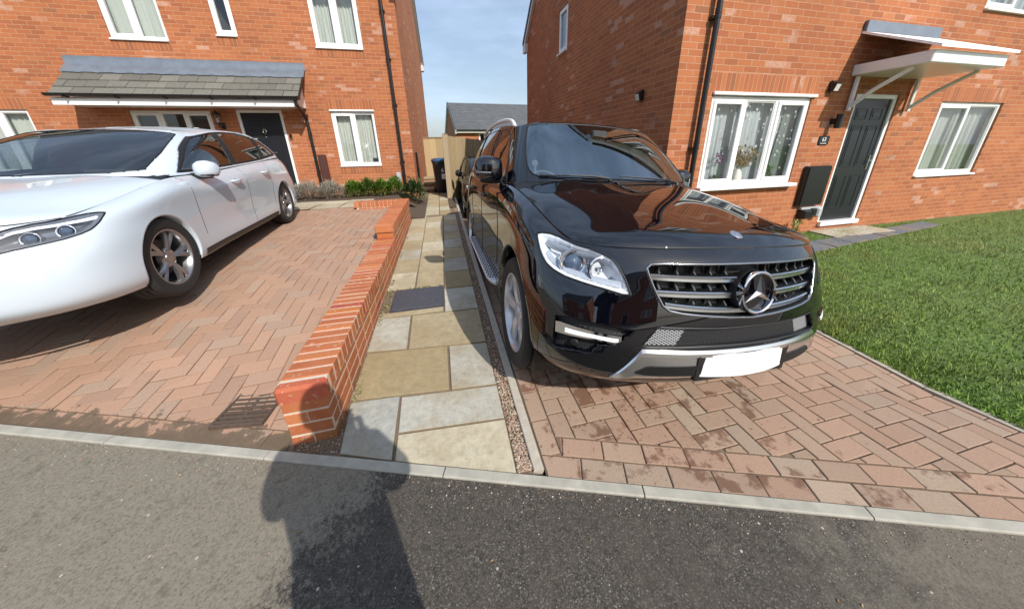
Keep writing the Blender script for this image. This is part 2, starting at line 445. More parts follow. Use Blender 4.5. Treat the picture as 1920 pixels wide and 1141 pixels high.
wet = math_(nt, 'ADD', math_(nt, 'ADD', noise(nt, co, 9.0, 5, 0.6), math_(nt, 'MULTIPLY', math_(nt, 'SUBTRACT', math_(nt, 'POWER', hb, 3.0), 0.3), 0.17)), math_(nt, 'MULTIPLY', dist_.outputs['Value'], -0.095))
spot = math_(nt, 'ADD', noise(nt, co, 42.0, 3, 0.6), math_(nt, 'MULTIPLY', dist_.outputs['Value'], -0.075))
wm = math_(nt, 'MAXIMUM', ramp(nt, wet, [(0.515, 0.0), (0.59, 1.0)]), ramp(nt, spot, [(0.60, 0.0), (0.63, 0.9)]))
c2 = mix(nt, math_(nt, 'MULTIPLY', wm, 0.7), c, mix(nt, 0.5, (0.135, 0.058, 0.032), mix(nt, 1.0, c, (0.30, 0.20, 0.15), 'MULTIPLY')))
nt.links.new(c2, p.inputs['Base Color'])
nt.links.new(ramp(nt, wm, [(0, 0.86), (1, 0.5)]), p.inputs['Roughness'])
MAT['slab'] = tinted('riven stone flag', 0.88, 22, 0.24, 0.5, 0.004, speck=(95, (0.15, 0.115, 0.06), 0.62, 0.3), big=(3.0, (0.27, 0.205, 0.11), 0.55))[0]
MAT['soil'] = plain('sandy soil joint', (0.17, 0.125, 0.085), 0.95, var=0.5, scale=80, bmp=0.5)
MAT['concrete'] = plain('concrete edging', (0.42, 0.38, 0.31), 0.9, var=0.28, scale=28, bmp=0.3)
MAT['kerbc'] = plain('pale concrete kerb', (0.35, 0.335, 0.285), 0.9, var=0.42, scale=13, bmp=0.4)
MAT['pebble'] = tinted('pebbles', 0.8, 200, 0.3, 0.2)[0]
MAT['grass'] = tinted('grass blades', 0.6, 3, 0.25, 0.0)[0]
MAT['turf'] = plain('turf', (0.09, 0.14, 0.03), 0.9, var=0.4, scale=9, bmp=0.5)
MAT['gbrick'] = tinted('garden wall brick', 0.82, 120, 0.2, 0.35, 0.003, speck=(34, (0.52, 0.36, 0.26), 0.645, 0.55), big=(7.0, (0.43, 0.165, 0.07), 0.5))[0]
MAT['mortar'] = plain('lime mortar', (0.56, 0.47, 0.375), 0.95, var=0.25, scale=90, bmp=0.5)
MAT['iron'] = plain('dirty iron', (0.085, 0.058, 0.042), 0.8, 0.0, var=0.5, scale=60, bmp=0.4)
MAT['earth'] = plain('bare earth', (0.085, 0.06, 0.04), 0.95, var=0.5, scale=40, bmp=0.8)

# ------------------------------------------------------------------ ground sheet, road, kerb
mb = MB()
mb.face([(-260, -260, -0.55), (260, -260, -0.55), (260, 260, -0.55), (-260, 260, -0.55)])
struct(mb.build('ground', MAT['turf']))
mb = MB()
P = []
for i in range(61):
    s_ = -20 + i * 0.8
    row = []
    for n_ in [-0.043, -0.5, -1, -2, -3.5, -5, -6.5]:
        q = K0 + KD * s_ + KN * n_
        row.append((q.x, q.y, SL * (q.y if q.y < 3 else 3) - 0.004))
    P.append(row)
mb.grid(P)
o = struct(mb.build('road', MAT['asphalt'], fix=True))
mb = MB()
rk = random.Random(4)
s_ = -18.0 - 0.07
while s_ < 20:
    L_ = 0.924
    a = K0 + KD * (s_ + 0.003); b = K0 + KD * (s_ + L_ - 0.003)
    jz = rk.uniform(-.0015, .0015)
    def kp(q, n_, dz): 
        w = q + KN * n_
        return (w.x, w.y, SL * min(3, w.y) + dz + jz)
    t = 0.002
    mb.mesh([kp(a, -.046, -.1), kp(b, -.046, -.1), kp(b, 0.003, -.1), kp(a, 0.003, -.1),
             kp(a, -.046, .003), kp(b, -.046, .003), kp(b, 0.003, .004), kp(a, 0.003, .004),
             kp(a, -.041, .008), kp(b, -.041, .008), kp(b, -.002, .008), kp(a, -.002, .008)],
            [(0, 1, 5, 4), (1, 2, 6, 5), (2, 3, 7, 6), (3, 0, 4, 7), (4, 5, 9, 8), (5, 6, 10, 9), (6, 7, 11, 10), (7, 4, 8, 11), (8, 9, 10, 11)])
    s_ += L_
struct(mb.build('kerb', MAT['kerbc']))
# far side of the street: pavement
mb = MB(); P = []
for i in range(41):
    s_ = -20 + i
    P.append([(q.x, q.y, -0.2 + h) for q, h in ((K0 + KD * s_ + KN * -6.5, 0.0), (K0 + KD * s_ + KN * -6.52, 0.1), (K0 + KD * s_ + KN * -8.3, 0.12), (K0 + KD * s_ + KN * -14, 0.3), (K0 + KD * s_ + KN * -30, 0.3))])
mb.grid(P)
struct(mb.build('pavement', MAT['concrete'], fix=True))

# ------------------------------------------------------------------ herringbone block paving
def clip_poly(poly, edges):
    for (a, n) in edges:                      # keep side where (p-a).n >= 0
        out = []
        for i in range(len(poly)):
            p0, p1 = poly[i - 1], poly[i]
            d0 = (p0[0] - a[0]) * n[0] + (p0[1] - a[1]) * n[1]; d1 = (p1[0] - a[0]) * n[0] + (p1[1] - a[1]) * n[1]
            if (d0 >= 0) != (d1 >= 0):
                t = d0 / (d0 - d1); out.append((p0[0] + t * (p1[0] - p0[0]), p0[1] + t * (p1[1] - p0[1])))
            if d1 >= 0: out.append(p1)
        poly = out
        if len(poly) < 3: return []
    return poly
def area2(p): return sum(p[i - 1][0] * p[i][1] - p[i][0] * p[i - 1][1] for i in range(len(p))) / 2
def inset(poly, d):
    n = len(poly); out = []
    for i in range(n):
        p0, p1, p2 = poly[i - 1], poly[i], poly[(i + 1) % n]
        e1 = (p1[0] - p0[0], p1[1] - p0[1]); e2 = (p2[0] - p1[0], p2[1] - p1[1])
        l1 = math.hypot(*e1) or 1e-9; l2 = math.hypot(*e2) or 1e-9
        n1 = (-e1[1] / l1, e1[0] / l1); n2 = (-e2[1] / l2, e2[0] / l2)
        k = 1 + n1[0] * n2[0] + n1[1] * n2[1]
        k = max(k, 0.3)
        out.append((p1[0] + d * (n1[0] + n2[0]) / k, p1[1] + d * (n1[1] + n2[1]) / k))
    return out
def add_block(mb, poly, zf, col, rng, joint=0.0022, ch=0.004, tilt=0.0017, deep=0.012, sand=None):
    sand = sand or JOINT
    if area2(poly) < 0: poly = poly[::-1]
    q = [poly[0]]
    for p_ in poly[1:]:
        if math.hypot(p_[0] - q[-1][0], p_[1] - q[-1][1]) > 0.004: q.append(p_)
    if math.hypot(q[0][0] - q[-1][0], q[0][1] - q[-1][1]) < 0.004: q.pop()
    if len(q) < 3 or abs(area2(q)) < 0.0009: return
    o_ = inset(q, joint); t_ = inset(q, joint + ch)
    if area2(t_) < 0.0003: return
    cx = sum(a for a, b in q) / len(q); cy = sum(b for a, b in q) / len(q)
    tx, ty, dz = rng.uniform(-tilt, tilt) / 0.1, rng.uniform(-tilt, tilt) / 0.1, rng.uniform(-tilt, tilt)
    Z = lambda x, y, d: zf(x, y) + tx * (x - cx) + ty * (y - cy) + dz + d
    n = len(q)
    vs = [(x, y, Z(x, y, 0)) for x, y in t_] + [(x, y, Z(x, y, -ch * 0.8)) for x, y in o_] + [(x, y, Z(x, y, -deep)) for x, y in o_]
    fs = [tuple(range(n))] + [(n + i, n + (i + 1) % n, (i + 1) % n, i) for i in range(n)] + [(2 * n + i, 2 * n + (i + 1) % n, n + (i + 1) % n, n + i) for i in range(n)]
    mb.mesh(vs[:n], fs[:1], col); k0 = tuple(.7 * c_ + .3 * s_ for c_, s_ in zip(col, sand)); mb.mesh(vs, fs[1:n + 1], k0); mb.mesh(vs, fs[n + 1:], sand)
JOINT = (0.17, 0.115, 0.075)
def herring(mb, edges, x0, x1, y0, y1, zf, palette, rng, ox=0, oy=0, u=0.1025, flip=False, sand=None):
    ni, nj = int((x1 - x0) / u) + 4, int((y1 - y0) / u) + 4
    for i in range(-2, ni):
        for j in range(-2, nj):
            d = ((i + j) if flip else (i - j)) % 4
            X, Y = x0 + i * u + ox, y0 + j * u + oy
            if d == 0: poly = [(X, Y), (X + 2 * u, Y), (X + 2 * u, Y + u), (X, Y + u)]
            elif d == (2 if flip else 3): poly = [(X, Y), (X + u, Y), (X + u, Y + 2 * u), (X, Y + 2 * u)]
            else: continue
            poly = clip_poly(poly, edges)
            if len(poly) >= 3: add_block(mb, poly, zf, palette(rng), rng, sand=sand)
def sheet(name, mt, xs, yfun, zf, n=30, dz=-0.006, ny=30):
    mb = MB(); P = []
    for i in range(n + 1):
        x = xs[0] + (xs[1] - xs[0]) * i / n
        ya, yb = yfun(x)
        P.append([(x, ya + (yb - ya) * j / ny, zf(x, ya + (yb - ya) * j / ny) + dz) for j in range(ny + 1)])
    mb.grid(P)
    return mb.build(name, mt, fix=True)
kpt = (K0.x, K0.y)
kn = (KN.x, KN.y)
def kerb_course(mb, off0, off1, sa, sb, zf, pal, rng, shift, xlo, xhi):
    s_ = sa - shift
    while s_ < sb:
        a = K0 + KD * s_; b = K0 + KD * (s_ + 0.205)
        poly = [((a + KN * off0).x, (a + KN * off0).y), ((b + KN * off0).x, (b + KN * off0).y), ((b + KN * off1).x, (b + KN * off1).y), ((a + KN * off1).x, (a + KN * off1).y)]
        poly = clip_poly(poly, [((xlo, 0), (1, 0)), ((xhi, 0), (-1, 0))])
        if len(poly) >= 3: add_block(mb, poly, zf, pal(rng), rng)
        s_ += 0.205
# right drive (under the big black car)
def palR(r):
    t = r.random()
    a = np.array((0.365, 0.24, 0.17)); b = np.array((0.335, 0.238, 0.172)); c = np.array((0.35, 0.268, 0.198))
    k = (a if t < .55 else b if t < .86 else c) * r.uniform(0.9, 1.08)
    return tuple(k)
rng = random.Random(5)
mb = MB()
o1 = (kpt[0] + kn[0] * 0.215, kpt[1] + kn[1] * 0.215)
XE = 2.975
kerb_course(mb, 0.006, 0.108, 1.6, 5.5, right_z, palR, rng, 0.02, 0.355, XE)
kerb_course(mb, 0.110, 0.212, 1.6, 5.5, right_z, palR, rng, 0.11, 0.46, XE)
y_ = kerb_y(0.36) + 0.10
while y_ < 10.5:                                  # one course along the edging
    add_block(mb, clip_poly([(0.356, y_), (0.456, y_), (0.456, y_ + 0.204), (0.356, y_ + 0.204)], [(((kpt[0] + kn[0] * .108), kpt[1] + kn[1] * .108), kn)]) or [(0, 0), (0, 0), (0, 0)], right_z, palR(rng), rng); y_ += 0.205
herring(mb, [(o1, kn), ((0.459, 0), (1, 0)), ((XE, 0), (-1, 0)), ((0, 10.6), (0, -1))], 0.459, XE, -0.3, 10.5, right_z, palR, rng, ox=0.0, oy=0.03)
struct(mb.build('driveway', MAT['paverR']))
struct(sheet('driveway_sand', MAT['soil'], (0.352, 3.0), lambda x: (kerb_y(x), 10.8), right_z, n=60, ny=150, dz=-.008))
# left drive (white car)
def palL(r):
    t = r.random()
    a = np.array((0.38, 0.232, 0.158)); b = np.array((0.36, 0.23, 0.163)); c = np.array((0.35, 0.248, 0.182))
    return tuple((a if t < .55 else b if t < .85 else c) * r.uniform(0.9, 1.1))
mb = MB()
YL = 6.5
ol = (kpt[0] + kn[0] * 0.11, kpt[1] + kn[1] * 0.11)
kerb_course(mb, 0.006, 0.108, -7.0, 0.55, left_z, palL, rng, 0.05, -7.2, -0.905)
herring(mb, [(ol, kn), ((-7.2, 0), (1, 0)), ((-0.902, 0), (-1, 0)), ((0, YL), (0, -1))], -7.2, -0.9, 1.2, YL, left_z, palL, rng, flip=True, sand=(0.24, 0.15, 0.10))
struct(mb.build('driveway', MAT['paver']))
struct(sheet('driveway_sand', MAT['soil'], (-7.2, -0.88), lambda x: (kerb_y(x), YL + 0.02), left_z, n=60, ny=80, dz=-.008))
# silt lying over the front course of the left drive
# ------------------------------------------------------------------ flagged path
GREY = (0.42, 0.405, 0.345); GREY2 = (0.36, 0.36, 0.32); BUFF = (0.39, 0.325, 0.21); BUFF2 = (0.335, 0.265, 0.15); PALE = (0.47, 0.425, 0.315)
WX, EX = -0.668, 0.222
def ty(x, y): return y - 0.085 * (x + 0.22)       # the first rows sit slightly skew
flags = []
kz = lambda x: kerb_y(x) + 0.008
flags.append(([(WX + .03, kz(WX) - 0.0), (-.372, kz(-.372)), (-.378, ty(-.378, 1.615)), (WX, ty(WX, 1.615))], GREY2))
flags.append(([(-.362, ty(-.362, 1.352)), (EX, ty(EX, 1.352)), (EX, ty(EX, 1.603)), (-.370, ty(-.37, 1.603))], GREY))
flags.append(([(-.360, kz(-.36)), (EX - .005, kz(EX)), (EX, ty(EX, 1.342)), (-.362, ty(-.362, 1.342))], PALE))
flags.append(([(WX, ty(WX, 1.627)), (-.077, ty(-.077, 1.617)), (-.077, ty(-.077, 2.062)), (WX, ty(WX, 2.075))], BUFF2))
flags.append(([(-.067, ty(-.067, 1.615)), (EX, ty(EX, 1.615)), (EX, ty(EX, 2.055)), (-.067, ty(-.067, 2.06))], GREY))
flags.append(([(WX, ty(WX, 2.088)), (-.377, ty(-.377, 2.08)), (-.384, 2.565), (WX, 2.58)], GREY))
flags.append(([(-.367, ty(-.367, 2.078)), (EX, ty(EX, 2.066)), (EX, 2.535), (-.374, 2.565)], BUFF))
flags.append(([(WX, 2.59), (-.097, 2.572), (-.097, 2.655), (WX, 2.665)], BUFF))
flags.append(([(-.085, 2.56), (EX, 2.545), (EX, 3.02), (-.085, 3.03)], GREY))
flags.append(([(WX, 3.135), (-.388, 3.13), (-.388, 3.58), (WX, 3.58)], PALE))
flags.append(([(-.378, 3.13), (-.085, 3.12), (-.082, 3.585), (-.378, 3.58)], BUFF))
yr = [3.04, 3.49, 3.945, 4.4, 4.855, 5.31, 5.765, 6.22, 6.675]
for k in range(8):
    flags.append(([(-.078 + .006 * k, yr[k]), (EX, yr[k] - .004), (EX, yr[k + 1] - .012), (-.074 + .006 * k, yr[k + 1] - .008)], [BUFF2, GREY, BUFF, GREY, BUFF, GREY, BUFF, PALE][k]))
yl = [3.59, 4.04, 4.49, 4.94, 5.39, 5.84, 6.29, 6.72]
for k in range(7):
    flags.append(([(WX, yl[k]), (-.3815, yl[k]), (-.3815, yl[k + 1] - .005), (WX, yl[k + 1] - .005)], [BUFF, GREY, BUFF, PALE, BUFF, PALE, PALE][k]))
    yb, yt = (yl[k] - (0.16 if k else 0), yl[k + 1] - 0.165)
    flags.append(([(-.378, yb), (-.082 + .006 * k, yb), (-.078 + .006 * k, yt), (-.378, yt)], [BUFF, BUFF, PALE, BUFF, BUFF, PALE, BUFF][k]))
y_ = 6.73
while y_ < 9.7:
    flags.append(([(-.42, y_), (-.12, y_), (-.12, y_ + .44), (-.42, y_ + .44)], random.choice([BUFF, PALE, BUFF])))
    flags.append(([(-.11, y_), (0.13, y_), (0.13, y_ + .44), (-.11, y_ + .44)], random.choice([BUFF, PALE, BUFF2])))
    y_ += 0.45
mb = MB(); rng = random.Random(8)
pz = lambda x, y: path_z(y)
for poly, c in flags:
    add_block(mb, poly, pz, tuple(np.array(c) * rng.uniform(.93, 1.07)), rng, joint=0.0025, ch=0.003, tilt=0.0006, deep=0.02, sand=(0.24, 0.195, 0.125))
struct(mb.build('path', MAT['slab']))
struct(sheet('path_bed', MAT['soil'], (-0.9, 0.31), lambda x: (kerb_y(x), 12.0), pz, dz=-0.012, ny=60))
# gravel strip
mb = MB(); rng = random.Random(3)
def pebble(mb, x, y, z, r, col):
    vs = []
    for d in ((1, 0, 0), (-1, 0, 0), (0, 1, 0), (0, -1, 0), (0, 0, 1), (0, 0, -1)):
        k = r * rng.uniform(.7, 1.3)
        vs.append((x + d[0] * k, y + d[1] * k, z + d[2] * k * .7))
    mb.mesh(vs, [(0, 2, 4), (2, 1, 4), (1, 3, 4), (3, 0, 4), (2, 0, 5), (1, 2, 5), (3, 1, 5), (0, 3, 5)], col)
PEB = [(0.30, 0.21, 0.14), (0.42, 0.33, 0.24), (0.20, 0.14, 0.10), (0.34, 0.19, 0.13), (0.5, 0.44, 0.36)]
for k in range(5200):
    y = 1.0 + 7.5 * rng.random() ** 1.8; x = rng.uniform(0.226, 0.292)
    pebble(mb, x, y, path_z(y) - 0.004, rng.uniform(.003, .0075), tuple(np.array(rng.choice(PEB)) * rng.uniform(.7, 1.15)))
for k in range(900):                              # loose grit along the foot of the garden wall and the kerb
    if k < 420: y = rng.uniform(1.33, 1.5); x = rng.uniform(-.88, -.64); z = path_z(y) - .004
    else: y = rng.uniform(1.5, 6.3); x = rng.uniform(-.672, -.655); z = path_z(y)
    pebble(mb, x, y, z, rng.uniform(.002, .006), tuple(np.array(rng.choice(PEB)) * rng.uniform(.45, .9)))
o = mb.build('gravel', MAT['pebble']); tag(o, 'strip of loose brown gravel between the flags and the concrete edging', 'gravel', kind='stuff')
mb = MB(); rng = random.Random(44)
for k in range(1500):                             # grit and bits swept against the kerb
    s_ = rng.uniform(-3, 5.5); n_ = -.05 - abs(rng.gauss(0, .05)) if rng.random() < .8 else -.05 - rng.random() * .9
    q = K0 + KD * s_ + KN * n_
    pebble(mb, q.x, q.y, SL * q.y - .003, rng.uniform(.0012, .0042), tuple(np.array(rng.choice(PEB)) * rng.uniform(.6, 1.25)))
for k in range(46):
    s_ = rng.uniform(-2.5, 5); n_ = -.06 - abs(rng.gauss(0, .25)); q = K0 + KD * s_ + KN * n_; a_ = rng.uniform(0, 6.28); L_ = rng.uniform(.006, .018); z_ = SL * q.y
    mb.mesh([(q.x, q.y, z_), (q.x + L_ * .5 * cos(a_) - .3 * L_ * sin(a_), q.y + L_ * .5 * sin(a_) + .3 * L_ * cos(a_), z_ + .003), (q.x + L_ * cos(a_), q.y + L_ * sin(a_), z_), (q.x + L_ * .5 * cos(a_) + .3 * L_ * sin(a_), q.y + L_ * .5 * sin(a_) - .3 * L_ * cos(a_), z_ + .002)], [(0, 1, 2), (0, 2, 3)], rng.choice([(.30, .18, .08), (.22, .15, .08), (.42, .30, .16), (.16, .10, .05)]))
tag(mb.build('grit', MAT['pebble']), 'grit and dry leaf scraps swept along the road side of the kerb', 'grit', kind='stuff')
mb = MB()
y_ = 0.985
while y_ < 10.4:
    z0, z1 = path_z(y_), path_z(y_ + .91)
    mb.mesh([(.297, y_, z0 - .1), (.349, y_, z0 - .1), (.349, y_ + .91, z1 - .1), (.297, y_ + .91, z1 - .1), (.297, y_, z0), (.349, y_, z0), (.349, y_ + .91, z1), (.297, y_ + .91, z1), (.301, y_, z0 + .006), (.345, y_, z0 + .006), (.345, y_ + .91, z1 + .006), (.301, y_ + .91, z1 + .006)],
            [(0, 1, 5, 4), (1, 2, 6, 5), (2, 3, 7, 6), (3, 0, 4, 7), (4, 5, 9, 8), (5, 6, 10, 9), (6, 7, 11, 10), (7, 4, 8, 11), (8, 9, 10, 11)])
    y_ += 0.915
y_ = kerb_y(3.0) + .01
while y_ < 3.5:                                   # edging between drive and lawn
    z0, z1 = right_z(3, y_) + .012, right_z(3, y_ + .9) + .012
    mb.mesh([(2.98, y_, z0 - .1), (3.03, y_, z0 - .1), (3.03, y_ + .9, z1 - .1), (2.98, y_ + .9, z1 - .1), (2.98, y_, z0), (3.03, y_, z0), (3.03, y_ + .9, z1), (2.98, y_ + .9, z1)],
            [(0, 1, 5, 4), (1, 2, 6, 5), (2, 3, 7, 6), (3, 0, 4, 7), (4, 5, 6, 7)])
    y_ += 0.905
struct(mb.build('edging', MAT['concrete']))
struct(sheet('rear_yard', MAT['soil'], (0.3, 6.5), lambda x: (10.6, 14.2), lambda x, y: -.16, n=4, ny=4))
# lawn, slate path to the door
struct(sheet('lawn_soil', MAT['turf'], (3.03, 16), lambda x: (kerb_y(x), 3.75), lawn_z, dz=-0.004, n=40))
mb = MB(); rng = random.Random(21)
def in_slate(x, y): return x > 4.6 and 2.95 + (x - 5.4) * 0.12 < y < 3.27 + (x - 5.4) * 0.10
for k in range(80000):
    x = 3.015 + 9.5 * rng.random() ** 1.7; ya = kerb_y(x) + .005
    y = rng.uniform(ya, 3.68)
    if in_slate(x, y): continue
    g = mnoise.noise(Vector((x * 2.2, y * 2.2, 0)))
    h = rng.uniform(.014, .040) * (1 + .7 * g) * (1.7 if rng.random() < .06 else 1); a = rng.uniform(0, 6.28); w = rng.uniform(.0025, .005)
    lx, ly = rng.gauss(0, .012), rng.gauss(0, .012); z = lawn_z(x, y) - .004
    t = rng.random(); g2 = mnoise.noise(Vector((x * .9 + 7, y * .9, 3))); yel = max(0, min(1, 0.30 + g * 0.9 + g2 * .8 + (0.35 if y < kerb_y(x) + .6 else 0)))
    c = np.array((0.165, 0.285, 0.040)) * (1 - yel * .75) + np.array((0.32, 0.30, 0.10)) * yel * .75
    mb.mesh([(x - w * cos(a), y - w * sin(a), z), (x + w * cos(a), y + w * sin(a), z), (x + lx, y + ly, z + h)], [(0, 1, 2)], tuple(c * rng.uniform(.7, 1.25)))
tag(mb.build('lawn_grass', MAT['grass']), 'green lawn of short grass beside the block paved drive', 'grass', kind='stuff')
mb = MB()
for k in range(9):
    x = 4.6 + k * .46
    yb, yt = 2.95 + (x - 5.4) * .12, 3.27 + (x - 5.4) * .10
    add_block(mb, [(x, yb), (x + .45, yb + .054), (x + .45, yt + .045), (x, yt)], lambda a, b: lawn_z(a, b) + .012, (0.13, 0.15, 0.18), rng, ch=.006)
for k in range(3):
    add_block(mb, [(6.1 + k * .46, 3.30), (6.55 + k * .46, 3.31), (6.55 + k * .46, 3.74), (6.1 + k * .46, 3.74)], lambda a, b: lawn_z(a, b) + .014, (0.45, 0.41, 0.33), rng, ch=.006)
struct(mb.build('stepping_path', MAT['slab']))
# beds and flags in front of the left house
struct(sheet('planting_bed', MAT['earth'], (-9.5, -0.66), lambda x: (7.55, 8.95), lambda x, y: 0.43 if x < -1.0 else 0.43 - (x + 1.0) * .6, n=20, ny=6))
struct(sheet('planting_bed', MAT['earth'], (-0.9, -0.41), lambda x: (6.46, 8.9), lambda x, y: path_z(y) + .015 + max(0, -.5 - x) * .1, n=6, ny=10))
struct(sheet('planting_bed', MAT['earth'], (0.12, 0.30), lambda x: (7.4, 10.2), lambda x, y: path_z(y) + .012, n=3, ny=6, dz=0))
mb = MB(); rng = random.Random(2)
for k in range(16):
    for j in range(2):
        add_block(mb, [(-9.5 + k * .5, 6.52 + j * .5), (-9.01 + k * .5, 6.52 + j * .5), (-9.01 + k * .5, 7.01 + j * .5), (-9.5 + k * .5, 7.01 + j * .5)], lambda a, b: 0.455, tuple(np.array(PALE) * rng.uniform(.9, 1.1)), rng, joint=.004)
for j in range(6):
    add_block(mb, [(-4.5, 7.53 + j * .25), (-3.5, 7.53 + j * .25), (-3.5, 7.77 + j * .25), (-4.5, 7.77 + j * .25)], lambda a, b: 0.458, tuple(np.array(PALE) * rng.uniform(.9, 1.1)), rng, joint=.004)
struct(mb.build('flag_terrace', MAT['slab']))

# ------------------------------------------------------------------ manhole, gully
t = empty('manhole_cover', (-0.335, 2.895, path_z(2.9)), 0, 'dark grey patterned steel manhole cover set into the flagged path', 'manhole cover')
MAT['steel'] = plain('galvanised dark steel', (0.10, 0.105, 0.125), 0.5, 0.5, var=0.4, scale=40)
mb = MB(); mb.cbox((-.235, -.21, -.03), (.235, .21, .004), .002)
for i in range(17):
    for j in range(15):
        x, y = -.222 + i * .0275, -.198 + j * .028
        a = pi / 4 if (i + j) % 2 else -pi / 4
        dx, dy = .010 * cos(a), .010 * sin(a); ex, ey = -.0028 * sin(a), .0028 * cos(a)
        mb.mesh([(x - dx - ex, y - dy - ey, .004), (x + dx - ex, y + dy - ey, .004), (x + dx + ex, y + dy + ey, .004), (x - dx + ex, y - dy + ey, .004), (x - dx * .7, y - dy * .7, .0068), (x + dx * .7, y + dy * .7, .0068)],
                [(0, 1, 5, 4), (1, 2, 5), (2, 3, 4, 5), (3, 0, 4)])
mb.build('cover_plate', MAT['steel'], t)
mb = MB()
for a, b in (((-.245, -.22, -.03), (.245, -.2105, .003)), ((-.245, .2105, -.03), (.245, .22, .003)), ((-.245, -.21, -.03), (-.2355, .21, .003)), ((.2355, -.21, -.03), (.245, .21, .003))): mb.box(a, b)
mb.build('rim', MAT['steel'], t)
t = empty('drain_grate', (-1.21, 1.745, left_z(-1.21, 1.745) + .004), R(-9), 'rusty square drain grate full of silt beside the end of the brick wall', 'drain grate')
mb = MB()
for i in range(8):
    y = -.112 + i * .032
    mb.cbox((-.125, y - .008, -.016), (.125, y + .008, .006), .002)
mb.cbox((-.01, -.125, -.016), (.01, .125, .002), .002)
mb.build('bars', MAT['iron'], t)
mb = MB()
for a, b in (((-.14, -.14, -.02), (.14, -.126, .007)), ((-.14, .126, -.02), (.14, .14, .007)), ((-.14, -.125, -.02), (-.126, .125, .007)), ((.126, -.125, -.02), (.14, .125, .007))): mb.cbox(a, b, .002)
mb.box((-.13, -.13, -.03), (.13, .13, -.009))
mb.build('frame', MAT['iron'], t)

# ------------------------------------------------------------------ low garden wall
t = empty('garden_wall', (-0.7825, 3.9, 0.05), 0, 'low red brick wall with brick-on-edge coping stepping up beside the path', 'brick wall')
mbk = MB(); mcp = MB(); rng = random.Random(12); mbm = MB()
X0, X1, YA, YS, YB = -0.890, -0.675, 1.425, 4.13, 6.45
def gcol(): 
    a = np.array((0.40, 0.125, 0.052)) if rng.random() < .7 else np.array((0.45, 0.16, 0.065))
    return tuple(a * rng.uniform(.88, 1.1))
def gb(mb, x0, x1, y0, y1, z0, z1, ch=.003):
    j = .0012
    c_ = gcol(); c_ = tuple(q * (.72 if rng.random() < .07 else 1) for q in c_)
    mb.cbox((x0 + rng.uniform(-j, j), y0, z0), (x1 + rng.uniform(-j, j), y1, z1), ch * (rng.uniform(.7, 1.5) if ch < .006 else .75), c_)
    for i_ in range(len(mb.v) - 24, len(mb.v)): mb.v[i_] = tuple(q + rng.uniform(-.0013, .0013) for q in mb.v[i_])
TL, TU = 0.402, 0.579
k = 0
z = TU - .102 - .010 - .065
while z > -.10:
    ya = YA + .006 if z < TL - .102 - .03 else YS + .006
    y = ya - .006 + .003
    off = (k % 2)
    first = True
    while y < YB - .02:
        L_ = .215 if not (first and off) else .1025
        e = min(y + L_, YB - .004)
        if first and not off:                     # end brick laid across
            e = y + .1025; gb(mbk, X0 + .004, X1 - .004, y, e, z, z + .065)
        else:
            gb(mbk, X0 + .003, X0 + .106, y, e, z, z + .0645); gb(mbk, X1 - .106, X1 - .003, y, e, z, z + .0645)
        y = e + .010; first = False
    z -= .075; k += 1
y = YA; first = True
while y < YB - .03:
    top = TL if y < YS - .01 else TU
    if top == TU and y < YS + .05 and y >= YS - .01 and first is not None and first is not True: y = YS; first = None
    e = min(y + .065, YB)
    gb(mcp, X0 - (.006 if y > YA + .01 else .010), X1 + (.004 if y > YA + .01 else .006), y, e, top - .102, top + rng.uniform(-.0015, .0015), .020 if y < YA + .01 else .012 if (top == TU and y < YS + .01) else .004)
    first = False if first is True else first
    y = e + .0105
# return along the back of the drive
x = X0 - .02
while x > -1.62:
    mcp.cbox((x - .065, YB - .215, TU - .102), (x, YB, TU), .004, gcol()); x -= .0735
for kk in range(3):
    x = X0 - .01 - (.1 if kk % 2 else 0)
    while x > -1.55:
        z = TU - .102 - .075 * (kk + 1)
        gb(mbk, x - .215, x, YB - .21, YB - .01, z, z + .065); x -= .225
mbm.box((X0 + .0055, YA + .0055, -.1), (X1 - .0055, YS + .02, TL - .106)); mbm.box((X0 - .004, YA + .05, TL - .105), (X1 + .0015, YS + .02, TL - .0035)); mbm.box((X0 + .0055, YS + .024, -.1), (X1 - .0055, YB - .006, TU - .106)); mbm.box((X0 - .004, YS + .045, TU - .105), (X1 + .0015, YB - .003, TU - .0035)); mbm.box((-1.60, YB - .206, .3), (X0 + .004, YB - .012, TU - .006))
for m_, nm, mt in ((mbk, 'brickwork', 'gbrick'), (mcp, 'coping', 'gbrick'), (mbm, 'mortar', 'mortar')):
    o = m_.build(nm, MAT[mt]); o.parent = t; o.matrix_parent_inverse = Matrix.Translation((0.7825, -3.9, -0.05))
